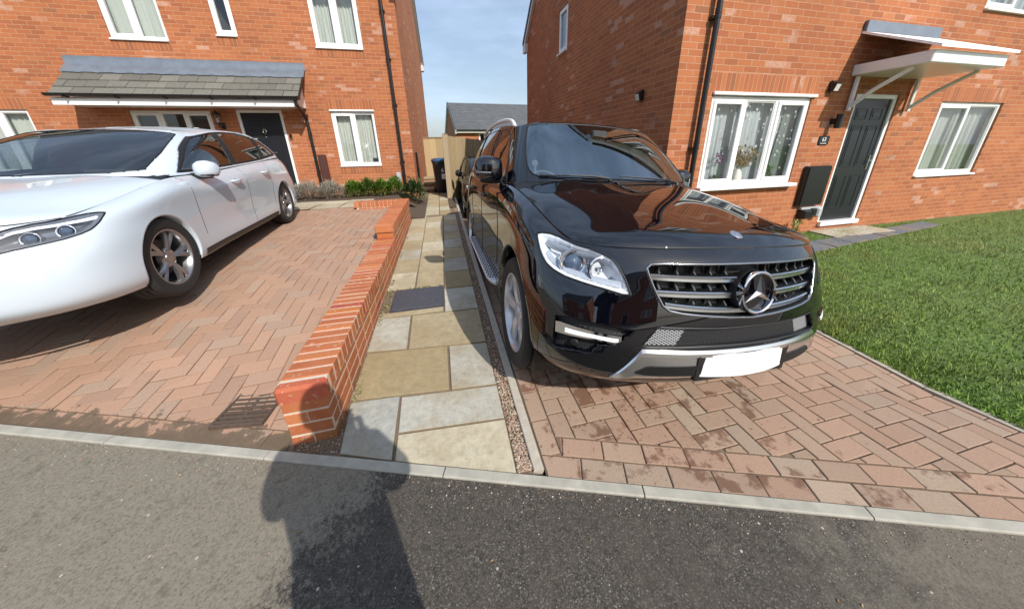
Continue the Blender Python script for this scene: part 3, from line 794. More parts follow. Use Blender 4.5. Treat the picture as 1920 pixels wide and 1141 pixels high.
# ------------------------------------------------------------------ house pieces (local: x along the front, y inwards, z up)
def wall_holes(mb, x0, x1, z0, z1, holes, y=0.0, ux=0.0):
    """front wall sheet with rectangular openings; UV in metres"""
    xs = sorted({x0, x1} | {a for h in holes for a in h[:2] if x0 < a < x1}); zs = sorted({z0, z1} | {a for h in holes for a in h[2:4] if z0 < a < z1})
    for i in range(len(xs) - 1):
        for j in range(len(zs) - 1):
            cx, cz = (xs[i] + xs[i + 1]) / 2, (zs[j] + zs[j + 1]) / 2
            if any(h[0] < cx < h[1] and h[2] < cz < h[3] for h in holes): continue
            a, b, c, d = xs[i], xs[i + 1], zs[j], zs[j + 1]
            mb.face([(a, y, c), (b, y, c), (b, y, d), (a, y, d)], [(a + ux, c), (b + ux, c), (b + ux, d), (a + ux, d)])
    dp = 0.10
    for h in holes:
        a, b, c, d = h[:4]
        mb.face([(a, y, c), (a, y, d), (a, y + dp, d), (a, y + dp, c)], [(0, c), (0, d), (dp, d), (dp, c)])
        mb.face([(b, y, c), (b, y + dp, c), (b, y + dp, d), (b, y, d)], [(0, c), (dp, c), (dp, d), (0, d)])
        mb.face([(a, y, d), (b, y, d), (b, y + dp, d), (a, y + dp, d)], [(a, 0), (b, 0), (b, dp), (a, dp)])
        mb.face([(a, y, c), (a, y + dp, c), (b, y + dp, c), (b, y, c)], [(a, 0), (a, dp), (b, dp), (b, 0)])
def soldier(mb, x0, x1, z0, h=0.225, y=-0.0025):
    n = round((x1 - x0) / .075); w = n * .075; xm = (x0 + x1) / 2
    x0, x1 = xm - w / 2, xm + w / 2
    z1 = z0 + h
    mb.face([(x0, y, z0), (x1, y, z0), (x1, y, z1), (x0, y, z1)], [(0.0, 0), (0.0, w), (.225, w), (.225, 0)])
    mb.face([(x0, y, z1), (x1, y, z1), (x1, 0.003, z1), (x0, 0.003, z1)]); mb.face([(x0, 0.003, z0), (x1, 0.003, z0), (x1, y, z0), (x0, y, z0)])
def bars(mb, x0, x1, z0, z1, w, y0, y1, ch=.006):
    mb.cbox((x0, y0, z0), (x0 + w, y1, z1), ch); mb.cbox((x1 - w, y0, z0), (x1, y1, z1), ch)
    mb.cbox((x0 + w - ch, y0 + .001, z0), (x1 - w + ch, y1, z0 + w), ch); mb.cbox((x0 + w - ch, y0 + .001, z1 - w), (x1 - w + ch, y1, z1), ch)
def window(par, x0, x1, z0, z1, lights, sill=.03, sillout=.06, head=False, drape='curtain', y0=.03, seed=0, frame=.055, folds=9, gap=None):
    """white frame with sash bars, panes, curtain; lights = list of (x fraction end, opening?)"""
    rg = random.Random(seed)
    mb = MB(); bars(mb, x0, x1, z0, z1, frame, y0, y0 + .07)
    xa = x0 + frame
    prev = 0.0; inner = (x1 - frame) - xa
    w = empty('window', (0, 0, 0)); w.parent = par
    gl = MB()
    n = len(lights)
    for i, (fr, opening) in enumerate(lights):
        a = xa + inner * prev; b = xa + inner * fr
        if i < n - 1: mb.cbox((b - .03, y0 + .002, z0 + frame - .004), (b + .03, y0 + .068, z1 - frame + .004), .005)
        aa = a + (.03 if i else 0); bb = b - (.03 if i < n - 1 else 0)
        if opening:
            bars(mb, aa - .012, bb + .012, z0 + frame - .012, z1 - frame + .012, .058, y0 - .014, y0 + .05, .008)
            gl.box((aa + .03, y0 + .018, z0 + frame + .03), (bb - .03, y0 + .03, z1 - frame - .03))
        else:
            bars(mb, aa - .006, bb + .006, z0 + frame - .006, z1 - frame + .006, .02, y0 + .012, y0 + .055, .004)
            gl.box((aa, y0 + .026, z0 + frame), (bb, y0 + .038, z1 - frame))
        prev = fr
    mb.build('frame', MAT['upvc'], w)
    gl.build('pane', MAT['glass'], w)
    if sill:
        s = MB(); s.cbox((x0 - (.03 if sillout > .05 else 0), -sillout, z0 - sill), (x1 + (.03 if sillout > .05 else 0), y0 + .03, z0 + .004), .006)
        s.build('sill', MAT['upvc'], w)
    if head:
        s = MB(); s.cbox((x0 - .01, -.028 if head is True else -.035, z1), (x1 + (.015 if head is True else .06), .05, z1 + .042), .008)
        s.build('head_trim', MAT['upvc'], w)
    if drape:
        c = MB(); N = 120
        def zt(u): return z1 - .02
        P = []
        for i in range(N + 1):
            u = i / N; x = x0 + .03 + (x1 - x0 - .06) * u
            ph = u * folds * 2 * pi + .9 * sin(u * 9 + seed)
            col = []
            for j in range(7):
                v_ = j / 6
                amp = .022 * (0.5 + .5 * v_)
                col.append((x + .01 * sin(ph * .5 + 3 * v_), y0 + .14 + amp * sin(ph) + .010 * sin(ph * 2.3 + seed), zt(u) - (z1 - z0 - .03) * v_))
            P.append(col)
        c.grid(P); c.build('curtain', MAT[drape], w, smooth=True)
    b = MB()
    b.box((x0 - .02, y0 + .75, z0 - .05), (x1 + .02, y0 + .77, z1 + .05)); 
    for a, q in (((x0 - .02, .101, z0 - .05), (x0 - .001, y0 + .75, z1 + .05)), ((x1 + .001, .101, z0 - .05), (x1 + .02, y0 + .75, z1 + .05)), ((x0 - .001, .101, z1 + .001), (x1 + .001, y0 + .75, z1 + .02)), ((x0 - .001, .101, z0 - .02), (x1 + .001, y0 + .75, z0 - .001))): b.box(a, q)
    b.build('room', MAT['room'], w)
    return w
def pipe(par, x, z0, z1, y=-.075, r=.034, shoe=False, brackets=()):
    mb = MB()
    pts = [(x, y, z1), (x, y, z0)]
    mb.tube(pts, r, 12)
    for z in brackets:
        mb.tube([(x, y, z - .02), (x, y, z + .02)], r + .006, 12)
        mb.box((x - .055, y + .005, z - .016), (x + .055, .002, z + .016))
        mb.tube([(x, y, z + .03), (x, y, z + .09)], r + .004, 12)
    return autosmooth(mb.build('drainpipe', MAT['blackplastic'], par))
def gable_roof(par, x0, x1, d, ze, pitch=42, over=.25, vg=.10):
    """ridge along x; eaves front and back"""
    mb = MB(); t = math.tan(R(pitch)); zr = ze + t * d / 2
    zl = ze - t * over
    for s_ in (0, 1):
        ya, yb = (-over, d / 2) if s_ == 0 else (d + over, d / 2)
        L_ = math.hypot(yb - ya, zr - zl); w = x1 - x0 + 2 * vg
        nrows = int(L_ / .28)
        for k in range(nrows):                      # stepped courses of tiles
            a, b = k / nrows, (k + 1) / nrows
            pa = ya + (yb - ya) * a, zl + (zr - zl) * a + .03; pb = ya + (yb - ya) * b, zl + (zr - zl) * b + .008
            q = [(x0 - vg, pa[0], pa[1]), (x1 + vg, pa[0], pa[1]), (x1 + vg, pb[0], pb[1]), (x0 - vg, pb[0], pb[1])]
            uv = [(0, k * .28), (w, k * .28), (w, k * .28 + .276), (0, k * .28 + .276)]
            if s_: q = [q[1], q[0], q[3], q[2]]
            mb.face(q, uv)
            q2 = [(x0 - vg, pa[0], pa[1] - .025), (x1 + vg, pa[0], pa[1] - .025), (x1 + vg, pa[0], pa[1]), (x0 - vg, pa[0], pa[1])]
            mb.face(q2, [(0, 0), (w, 0), (w, .02), (0, .02)])
    rf = mb.build('roof', MAT['tile'], par)
    for x in (x0 - vg, x1 + vg):                    # verge trim and barge board
        vb = MB()
        for s_ in (0, 1):
            ya = -over if s_ == 0 else d + over
            p0, p1 = Vector((x, ya, zl)), Vector((x, d / 2, zr))
            sx = 1 if x > x0 else -1
            for (dx0, dx1, dz0, dz1, m) in ((-.02, .025, -.03, .06, 1), (-vg - .0 if sx > 0 else 0, 0 if sx > 0 else vg, -.20, -.032, 0)):
                a0, a1 = (dx0 * sx, dx1 * sx) if m else (dx0, dx1)
                vs = [(x + a, p.y, p.z + dz) for p in (p0, p1) for a in (a0, a1) for dz in (dz0, dz1)]
                vb.mesh(vs, [(0, 1, 3, 2), (4, 6, 7, 5), (0, 4, 5, 1), (2, 3, 7, 6), (1, 5, 7, 3), (0, 2, 6, 4)], m=m)
            xa, xb = (x - vg - .01, x + .012) if x > x0 else (x - .012, x + vg + .01)
            y2 = ya + (.30 if s_ == 0 else -.30)
            vb.box((xa, min(ya, y2), zl - .26), (xb, max(ya, y2), zl - .035), m=0)
        vb.build('verge', [MAT['bargeboard'], MAT['blackplastic']], rf)
    for ya, sg in ((-over, -1), (d + over, 1)):
        g = MB()
        g.box((x0, min(ya, ya - sg * .02), zl - .20), (x1, max(ya, ya - sg * .02), zl - .01), m=0)
        P = []
        for k in range(7):
            an = pi + pi * k / 6
            P.append([(x0, ya + sg * .075 + .06 * cos(an), zl - .02 + .06 * sin(an)), (x1, ya + sg * .075 + .06 * cos(an), zl - .02 + .06 * sin(an))])
        g.grid(P, m=1)
        y_in = 0 if sg < 0 else d
        g.box((x0, min(ya, y_in), zl - .205), (x1, max(ya, y_in), zl - .19), m=0)
        g.build('gutter', [MAT['upvc'], MAT['blackplastic']], par)
    return rf
MAT['bargeboard'] = plain('white bargeboard', (0.62, 0.62, 0.61), 0.4)
def house_shell(par, x0, x1, d, z0, ze, front_holes, side_holes=(), side='right', pitch=42, uoff=0.0, back=True):
    mb = MB(); wall_holes(mb, x0, x1, z0, ze, front_holes, 0, uoff)
    mb.build('front_wall', MAT['brick'], par)
    zr = ze + math.tan(R(pitch)) * d / 2
    for sx in (x0, x1):
        mb = MB()
        hs = side_holes if (sx == x1) == (side == 'right') else ()
        tmp = MB(); wall_holes(tmp, 0, d, z0, ze, hs, 0, .1125)
        flip = sx == x1
        conv = (lambda p: (sx - p[1], p[0], p[2])) if flip else (lambda p: (sx + p[1], p[0], p[2]))
        k = 0
        for f, uv in zip(tmp.f, tmp.uv):
            mb.face([conv(tmp.v[i]) for i in f], uv)
        mb.face([(sx, 0, ze), (sx, d, ze), (sx, d / 2, zr)], [(.1125, ze), (d + .1125, ze), (d / 2 + .1125, zr)])
        mb.build('side_wall', MAT['brick'], par)
    if back:
        mb = MB(); mb.face([(x0, d, z0), (x0, d, ze), (x1, d, ze), (x1, d, z0)], [(0, z0), (0, ze), (x1 - x0, ze), (x1 - x0, z0)])
        mb.build('rear_wall', MAT['brick'], par)

def door_panel(par, x0, x1, z0, z1, knock=True, y=.05, frame=.065):
    lever = not knock
    d = empty('door', (0, 0, 0)); d.parent = par
    mb = MB()
    mb.cbox((x0, .02, z0), (x0 + frame, .10, z1), .005); mb.cbox((x1 - frame, .02, z0), (x1, .10, z1), .005); mb.cbox((x0 + frame - .004, .021, z1 - frame), (x1 - frame + .004, .10, z1), .005)
    mb.build('frame', MAT['upvc'], d)
    a, b = x0 + frame, x1 - frame; c, e = z0 + .04, z1 - frame
    mb = MB(); mb.box((a, y, c), (b, y + .045, e))
    w = b - a; xm = (a + b) / 2; h = e - c
    def pan(xa, xb, za, zb, top=None):
        for (p0, p1) in (((xa, y - .006, za), (xa + .018, y, zb)), ((xb - .018, y - .006, za), (xb, y, zb)), ((xa + .018, y - .0055, za), (xb - .018, y, za + .018)), ((xa + .018, y - .0055, zb - .018), (xb - .018, y, zb))): mb.cbox(p0, p1, .003)
        mb.cbox((xa + .04, y - .005, za + .04), (xb - .04, y + .001, zb - .04), .004)
    for s_ in (0, 1):
        xa, xb = (a + .11, xm - .045) if s_ == 0 else (xm + .045, b - .11)
        pan(xa, xb, c + .22, c + h * .40); pan(xa, xb, c + h * .47, c + h * .80); pan(xa, xb, c + h * .845, c + h * .93)
    mb.build('leaf', MAT['doorblack'], d)
    mb = MB(); mb.box((x0 + .01, -.05, z0 - .03), (x1 - .01, .10, z0 + .04)); mb.build('threshold', MAT['upvc'], d)
    h_ = MB()
    if not lever: h_.cbox((xm - .15, y - .012, c + .98), (xm + .15, y, c + 1.02), .004)
    else: h_.cbox((b - .075, y - .012, c + .85), (b - .035, y, c + 1.09), .006)
    lever and h_.tube([(b - .055, y - .012, c + 1.0), (b - .055, y - .05, c + 1.0), (b - .17, y - .055, c + 1.0)], .009, 8)
    h_.build('handle' if lever else 'letter_plate', MAT['chromehw'], d)
    if knock:
        k = MB(); zc = c + h * .80
        k.tube([(xm + .035 * sin(t_), y - .018, zc - .03 + .045 * cos(t_)) for t_ in np.linspace(-2.7, 2.7, 14)], .007, 6)
        k.cbox((xm - .018, y - .02, zc + .0), (xm + .018, y, zc + .035), .006); k.cbox((xm - .013, y - .02, zc - .09), (xm + .013, y, zc - .065), .004)
        k.build('knocker', MAT['chromehw'], d)
        k = MB(); k.lathe([(0, .012), (.012, .01), (.014, 0)], 10, Matrix.Translation((xm, y, zc - .16)) @ Matrix.Rotation(pi / 2, 4, 'X')); k.build('spyhole', MAT['chromehw'], d)
    return d

# ------------------------------------------------------------------ left house (across the white car's drive)
AL = R(-1.89)
LH = empty('brick_house', (-0.675, 8.92, 0), AL, 'two storey red brick house with a slate grey porch roof over a black front door', 'house')
lx = lambda xw: (xw + 0.675)                    # world x (on the facade) to local
wins = [(lx(-2.485), lx(-1.49), 1.13, 2.40), (lx(-2.505), lx(-1.49), 3.74, 5.02), (lx(-4.40), lx(-4.005), 3.885, 4.95), (lx(-6.5), lx(-4.98), 1.13, 2.40), (lx(-6.3), lx(-5.3), 3.74, 5.02), (lx(-9.2), lx(-8.2), 1.13, 2.40), (lx(-9.2), lx(-8.2), 3.74, 5.02)]
doorh = (lx(-4.48), lx(-3.53), .45, 2.43)
house_shell(LH, -11.3, 0, 7.6, 0.0, 5.35, wins + [doorh], pitch=44)
gable_roof(LH, -11.3, 0, 7.6, 5.35, pitch=44, over=.22)
for k, w in enumerate(wins):
    sb = MB(); soldier(sb, w[0] - .06, w[1] + .06, w[3] + .001 if k != 0 else w[3] + .045); sb.build('lintel', MAT['soldier'], LH)
    if k in (0, 1, 2, 4): sb = MB(); soldier(sb, w[0] - .03, w[1] + .03, w[2] - .03 - .16, .16); sb.build('brick_sill', MAT['soldier'], LH)
window(LH, *wins[0], [(.5, True), (1, False)], head=True, sillout=.03, seed=1, folds=15)
window(LH, *wins[1], [(.5, True), (1, True)], sillout=.04, seed=2, drape='curtain', folds=14)
window(LH, *wins[2], [(1, True)], sillout=.04, seed=3, drape=None)
window(LH, *wins[3], [(.34, True), (.67, False), (1, True)], sillout=.04, seed=4, drape=None)
for k, sd_ in ((4, 5), (5, 6), (6, 7)): window(LH, *wins[k], [(.5, True), (1, False)], sillout=.04, seed=sd_)
door_panel(LH, *doorh)
pipe(LH, lx(-.955), .42, 5.0, brackets=(1.2, 2.55, 3.55, 4.5))
# porch canopy
cp = empty('porch', (0, 0, 0)); cp.parent = LH
xa, xb = lx(-7.2), lx(-2.86)
mb = MB(); n = 4
y0, z0_, y1, z1_ = -.60, 2.60, -.02, 3.20
rg = random.Random(6)
for k in range(n):
    a, b = k / n, (k + 1) / n
    x = xa - (.17 if k % 2 else 0)
    while x < xb:
        xe = min(x + .33, xb); xs_ = max(x, xa)
        j = rg.uniform(-.004, .004)
        A = (y0 + (y1 - y0) * a, z0_ + (z1_ - z0_) * a + .035 + j); B = (y0 + (y1 - y0) * b, z0_ + (z1_ - z0_) * b + .012 + j)
        c = tuple(np.array((0.15, 0.145, 0.125)) * rg.uniform(.8, 1.15))
        vs = [(xs_ + .002, A[0], A[1]), (xe - .002, A[0], A[1]), (xe - .002, B[0], B[1]), (xs_ + .002, B[0], B[1]), (xs_ + .002, A[0] + .01, A[1] - .03), (xe - .002, A[0] + .01, A[1] - .03), (xe - .002, B[0], B[1] - .03), (xs_ + .002, B[0], B[1] - .03)]
        mb.mesh(vs, [(0, 1, 2, 3), (4, 5, 1, 0), (5, 6, 2, 1), (7, 4, 0, 3), (7, 6, 5, 4)], c)
        x += .335
mb.build('tiles', MAT['canopytile'], cp)
mb = MB(); P = []
for i in range(60):
    x = xa - .02 + (xb - xa + .05) * i / 59
    wv = .006 * sin(i * 1.3) + .004 * sin(i * 2.9)
    P.append([(x, -.006, 3.41 + wv * .3), (x, -.012, 3.25), (x, -.05, 3.235 + wv), (x, -.17, 3.10 + wv), (x, -.173, 3.085 + wv)])
mb.grid(P); mb.build('flashing', MAT['lead'], cp, smooth=True)
mb = MB()
mb.box((xa, -.57, 2.44), (xb - .12, -.545, 2.575)); mb.box((xa, -.545, 2.45), (xb - .12, -.001, 2.465))
mb.cbox((xa, -.585, 2.43), (xb - .12, -.57, 2.555), .004)
mb.build('fascia', MAT['upvc'], cp)
mb = MB(); P = []
for k in range(9):
    an = pi + pi * k / 8
    P.append([(xa, -.645 + .055 * cos(an), 2.63 + .055 * sin(an)), (xb + .02, -.645 + .055 * cos(an), 2.63 + .055 * sin(an))])
mb.grid(P); mb.box((xb - .01, -.70, 2.57), (xb + .02, -.59, 2.635))
mb.mesh([(xb - .01, -.60, 2.58), (xb + .01, -.60, 2.58), (xb + .01, -.005, 3.2), (xb - .01, -.005, 3.2), (xb - .01, -.60, 2.66), (xb + .01, -.60, 2.66), (xb + .01, -.005, 3.27), (xb - .01, -.005, 3.27)],
        [(0, 1, 5, 4), (1, 2, 6, 5), (2, 3, 7, 6), (3, 0, 4, 7), (4, 5, 6, 7), (0, 3, 2, 1)])
for x in np.arange(xa + .3, xb, .8): mb.box((x - .012, -.71, 2.56), (x + .012, -.58, 2.59))
mb.build('gutter', MAT['blackplastic'], cp)
mb = MB(); mb.mesh([(xb - .135, -.56, 2.45), (xb - .135, 0, 2.45), (xb - .135, 0, 3.1), (xb - .12, -.56, 2.45), (xb - .12, 0, 2.45), (xb - .12, 0, 3.1)], [(0, 1, 2), (5, 4, 3), (0, 2, 5, 3), (0, 3, 4, 1), (1, 4, 5, 2)]); mb.build('cheek', MAT['upvc'], cp)
mb = MB()
px_ = lx(-3.0)
mb.tube([(xb - .07, -.645, 2.58), (xb - .07, -.645, 2.48), (px_ + .03, -.30, 2.36), (px_, -.085, 2.22), (px_, -.075, 2.1), (px_, -.075, .6), (px_, -.16, .53)], .034, 10)
for z in (2.3, 1.9, 1.0): mb.tube([(px_, -.075, z - .03), (px_, -.075, z + .03)], .042, 10)
autosmooth(mb.build('drainpipe', MAT['blackplastic'], LH))
# conduit on the side wall
mb = MB(); mb.tube([(.035, .55, .42), (.035, .55, 1.42)], .028, 8); mb.tube([(.035, .55, .9), (.035, .55, 1.0)], .036, 8); mb.build('conduit', MAT['blackplastic'], LH)

# ------------------------------------------------------------------ things fixed to or standing by the left house
def onL(x, y, z): 
    q = Matrix.Rotation(AL, 4, 'Z') @ Vector((lx(x), y, 0)); return (q.x - .675, q.y + 8.92, z)
t = empty('wall_lantern', onL(-4.79, 0, 2.2), AL, 'black carriage lantern on the brick beside the black front door', 'wall lamp')
mb = MB(); mb.cbox((-.04, -.02, -.2), (.04, 0, -.06), .008); mb.tube([(0, -.01, -.13), (0, -.07, -.17), (0, -.13, -.15), (0, -.14, -.08)], .012, 6); mb.lathe([(.012, .0), (.05, .0), (.055, .012), (.02, .03)], 6, Matrix.Translation((0, -.14, -.09))); mb.build('bracket', MAT['blackplastic'], t)
mb = MB(); mb.lathe([(.045, -.06), (.07, .10)], 6, Matrix.Translation((0, -.14, 0)), cap=False); mb.build('lens', MAT['glass'], t)
mb = MB(); mb.lathe([(.085, .10), (.09, .115), (.03, .17), (.012, .18), (.012, .21), (0, .215)], 6, Matrix.Translation((0, -.14, 0)))
for k in range(6):
    a = pi / 3 * k; mb.tube([(.046 * cos(a), -.14 + .046 * sin(a), -.06), (.071 * cos(a), -.14 + .071 * sin(a), .10)], .005, 4)
mb.build('cage', MAT['blackplastic'], t)
mb = MB(); mb.lathe([(.018, -.06), (.02, .02), (.0, .05)], 8, Matrix.Translation((0, -.14, 0))); mb.build('bulb', MAT['upvc'], t)
t = empty('doorbell', onL(-3.46, 0, 1.83), AL, 'small black and silver video doorbell right of the black front door', 'doorbell')
mb = MB(); mb.cbox((-.031, -.025, -.065), (.031, 0, .065), .006); mb.build('body', MAT['blackplastic'], t)
mb = MB(); mb.cbox((-.0315, -.027, -.066), (.0315, -.003, -.012), .006); mb.build('face_plate', MAT['chromehw'], t)
mb = MB(); mb.cbox((-.09, -.07, -.36), (.09, 0, .36), .012); o = mb.build('pipe_box', MAT['brown']); o.location = onL(-2.86, 0, 1.05); o.rotation_euler.z = AL; tag(o, 'tall narrow brown cover box on the wall right of the porch drainpipe', 'cover box')
t = empty('outdoor_tap_box', onL(-2.84, 0, .60), AL, 'small silver and black box low on the wall under the porch drainpipe', 'tap box')
mb = MB(); mb.cbox((-.05, -.10, -.10), (.05, 0, .09), .012); mb.build('cover', MAT['chromehw'], t)
mb = MB(); mb.cbox((.052, -.085, -.09), (.15, 0, .08), .012); mb.build('back_box', MAT['blackplastic'], t)
t = empty('meter_post', onL(-1.09, -.10, .45), AL, 'pale grey service box on a post beside the main drainpipe', 'service box')
mb = MB(); mb.cbox((-.055, -.04, .25), (.055, .04, .48), .01); mb.build('box', MAT['greyplastic'], t)
mb = MB(); mb.cbox((-.03, -.03, 0), (.03, .03, .248), .006); mb.build('post', MAT['greyplastic'], t)
t = empty('weather_station', onL(-1.62, .16, 1.20), AL, 'small black box standing inside the ground floor window of the left house', 'box')
mb = MB(); mb.cbox((-.09, -.03, 0), (.09, .03, .10), .006); mb.build('case', MAT['blackplastic'], t)

# ------------------------------------------------------------------ right house (number 63)
RH = empty('brick_house', (3.03, 3.75, 0), 0, 'red brick house close on the right with a snowflake decorated front window', 'house')
rx = lambda xw: xw - 3.03
rw = [(rx(3.625), rx(5.39), .905, 2.12), (rx(3.9), rx(5.1), 3.42, 4.52), (rx(8.3), rx(10.0), .905, 2.12), (rx(8.4), rx(9.9), 3.42, 4.52), (rx(6.4), rx(7.0), 3.55, 4.52)]
rdoor = (rx(6.28), rx(7.22), .16, 2.20)
sidew = (3.73, 4.29, 3.585, 4.47)
house_shell(RH, 0, 13.5, 7.1, -.25, 4.78, rw + [rdoor], side_holes=[sidew], side='left', pitch=40)
gable_roof(RH, 0, 13.5, 7.1, 4.78, pitch=40, over=.20, vg=.07)
for k, w in enumerate(rw):
    sb = MB(); soldier(sb, w[0] - .04, w[1] + .04, w[3] + (.045 if k == 0 else .001)); sb.build('lintel', MAT['soldier'], RH)
w63 = window(RH, *rw[0], [(.325, True), (.67, False), (1, True)], head=2, sill=.045, sillout=.10, seed=11, drape='voile', folds=24, y0=.02, frame=.06)
for k, sd_ in ((1, 12), (2, 13), (3, 14), (4, 15)): window(RH, *rw[k], [(.5, True), (1, False)], sillout=.04, seed=sd_)
sw = empty('side_window_frame', (0, 0, 0)); sw.name = 'window'; sw.parent = RH; sw.rotation_euler.z = -pi / 2; 
tmp = window(RH, -sidew[1], -sidew[0], sidew[2], sidew[3], [(1, True)], sillout=.05, drape='voile', seed=16, folds=6, y0=.02)
tmp.rotation_euler.z = -pi / 2
bpy.data.objects.remove(sw)
door_panel(RH, *rdoor, knock=False)
pipe(RH, rx(3.42), .0, 4.4, brackets=(1.45, 2.95, 4.1))
# stickers, voile swag and flowers of the front window
mb = MB(); rg = random.Random(31)
def flake(mb, x, z, r, y=.040):
    for k in range(6):
        a = pi / 3 * k + .3
        dx, dz = cos(a), sin(a); w = r * .2
        mb.mesh([(x - dz * w, y, z + dx * w), (x + dz * w, y, z - dx * w), (x + dx * r + dz * w * .3, y, z + dz * r - dx * w * .3), (x + dx * r - dz * w * .3, y, z + dz * r + dx * w * .3),
                 (x - dz * w, y + .001, z + dx * w), (x + dz * w, y + .001, z - dx * w), (x + dx * r + dz * w * .3, y + .001, z + dz * r - dx * w * .3), (x + dx * r - dz * w * .3, y + .001, z + dz * r + dx * w * .3)], [(0, 1, 2, 3), (7, 6, 5, 4), (0, 4, 5, 1), (1, 5, 6, 2), (2, 6, 7, 3), (3, 7, 4, 0)])
for a, b, n in ((3.72, 4.12, 15), (4.22, 4.76, 22), (4.88, 5.28, 24)):
    for k in range(n):
        z = 2.03 - 0.95 * rg.random() ** (1.6 if a < 4.8 else 1.1)
        flake(mb, rx(rg.uniform(a, b)), z, rg.uniform(.010, .024))
mb.build('snowflake_stickers', MAT['upvc'], w63)
mb = MB()
MAT['drape'] = plain('grey green blind', (0.16, 0.19, 0.17), 0.8)
mb.mesh([(rx(5.02), .13, 1.0), (rx(5.35), .13, 1.0), (rx(5.35), .13, 2.08), (rx(5.12), .13, 2.08)], [(0, 1, 2, 3)])
mb.mesh([(rx(5.02), .136, 1.0), (rx(5.35), .136, 1.0), (rx(5.35), .136, 2.08), (rx(5.12), .136, 2.08)], [(3, 2, 1, 0)])
mb.build('blind', MAT['drape'], w63)
MAT['leaf'] = tinted('leaf', 0.45, 30, 0.2, 0.0, spec=0.4)[0]
MAT['petal'] = tinted('petal', 0.6, 30, 0.15, 0.0)[0]
MAT['pot'] = plain('pale ceramic', (0.62, 0.60, 0.52), 0.35)
def leaf(mb, p, d, L_, w, c, droop=.3, up=None):
    d = Vector(d).normalized(); s_ = d.cross(Vector((0, 0, 1)) if abs(d.z) < .95 else Vector((1, 0, 0))).normalized(); n_ = s_.cross(d)
    p = Vector(p); a = p + d * L_ * .45 + n_ * L_ * .06; b = p + d * L_ - n_ * L_ * droop * .4
    mb.mesh([p, a + s_ * w, a - s_ * w, b, a + n_ * (-w * .25)], [(0, 4, 1), (0, 2, 4), (4, 3, 1), (2, 3, 4)], c)
ysill = 3.75 + .095
t = empty('potted_orchid', (4.02, ysill, .915), 0, 'purple orchid in a pot inside the left pane of the front window', 'orchid')
mb = MB(); mb.lathe([(.035, 0), (.05, .09), (.047, .09)], 14); mb.build('pot', MAT['pot'], t)
mb = MB(); rg = random.Random(3)
for k in range(6): leaf(mb, (0, 0, .09), (cos(k * 1.05), .3 * sin(k * 1.05), .5), .14, .02, (.05, .13, .03))
mb.tube([(0, 0, .09), (.03, 0, .25), (.02, 0, .40), (-.05, -.01, .46), (-.10, -.01, .44)], .003, 5, (.10, .14, .05)); mb.build('leaves', MAT['leaf'], t)
mb = MB()
for k in range(9):
    cx, cz = -.11 + .16 * rg.random(), .34 + .13 * rg.random()
    for j in range(5):
        a = 1.257 * j + rg.random(); leaf(mb, (cx, -.02 - .02 * rg.random(), cz), (cos(a), -.3, sin(a)), .038, .015, random.choice([(.42, .12, .40), (.55, .25, .5), (.35, .08, .3)]))
mb.build('blooms', MAT['petal'], t)
t = empty('dried_flower_vase', (4.40, ysill + .01, .915), 0, 'pale vase of tan dried flowers inside the middle pane of the front window', 'vase')
mb = MB(); mb.lathe([(.04, 0), (.075, .03), (.085, .12), (.06, .2), (.05, .22), (.055, .225)], 16); autosmooth(mb.build('vase', MAT['pot'], t))
mb = MB()
for k in range(420):
    side_ = rg.random()
    if side_ < .55: d = Vector((rg.uniform(.1, 1.0), rg.uniform(-.15, .1), rg.uniform(.35, .75)))
    else: d = Vector((rg.uniform(-.45, .1), rg.uniform(-.15, .1), rg.uniform(.6, 1.0)))
    d.normalize(); rr = rg.uniform(.08, .36)
    p = Vector((0, 0, .2)) + d * rr
    leaf(mb, p, (d.x + rg.gauss(0, .5), rg.gauss(0, .4), d.z + rg.gauss(0, .5)), rg.uniform(.03, .07), rg.uniform(.006, .013), random.choice([(.40, .22, .09), (.47, .30, .14), (.55, .42, .22), (.32, .15, .06)]))
mb.build('dried_stems', MAT['petal'], t)
t = empty('green_pot_plant', (5.0, ysill, .915), 0, 'leafy green pot plant inside the right pane of the front window', 'pot plant')
mb = MB(); mb.lathe([(.045, 0), (.06, .09), (.056, .09)], 12); mb.build('pot', MAT['pot'], t)
mb = MB()
for k in range(70): 
    a = rg.uniform(0, 6.28); leaf(mb, (.05 * cos(a), .02 * sin(a), .08 + .16 * rg.random()), (cos(a), .4 * sin(a), rg.uniform(.1, .9)), rg.uniform(.05, .09), .016, random.choice([(.07, .18, .03), (.14, .28, .05), (.04, .11, .02)]))
mb.build('foliage', MAT['leaf'], t)
t = empty('small_succulent', (3.76, ysill, .915), 0, 'tiny green plant in the bottom left corner of the front window', 'pot plant')
mb = MB(); mb.lathe([(.03, 0), (.04, .05), (.037, .05)], 12); mb.build('pot', MAT['pot'], t)
mb = MB()
for k in range(36):
    a = rg.uniform(0, 6.28); leaf(mb, (0, 0, .05), (cos(a), .5 * sin(a), rg.uniform(.2, 1.4)), rg.uniform(.04, .08), .012, (.07, .17, .04))
mb.build('foliage', MAT['leaf'], t)
t = empty('greeting_card', (5.17, ysill - .02, .917), 0, 'small white and red card propped inside the right pane of the front window', 'card')
mb = MB(); mb.cbox((-.05, -.004, 0), (.05, .004, .085), .001); mb.build('card', MAT['upvc'], t)
MAT['red'] = plain('red print', (0.5, 0.05, 0.03), 0.5)
mb = MB(); mb.box((-.046, -.006, .055), (.046, -.0042, .08)); mb.build('red_band', MAT['red'], t)
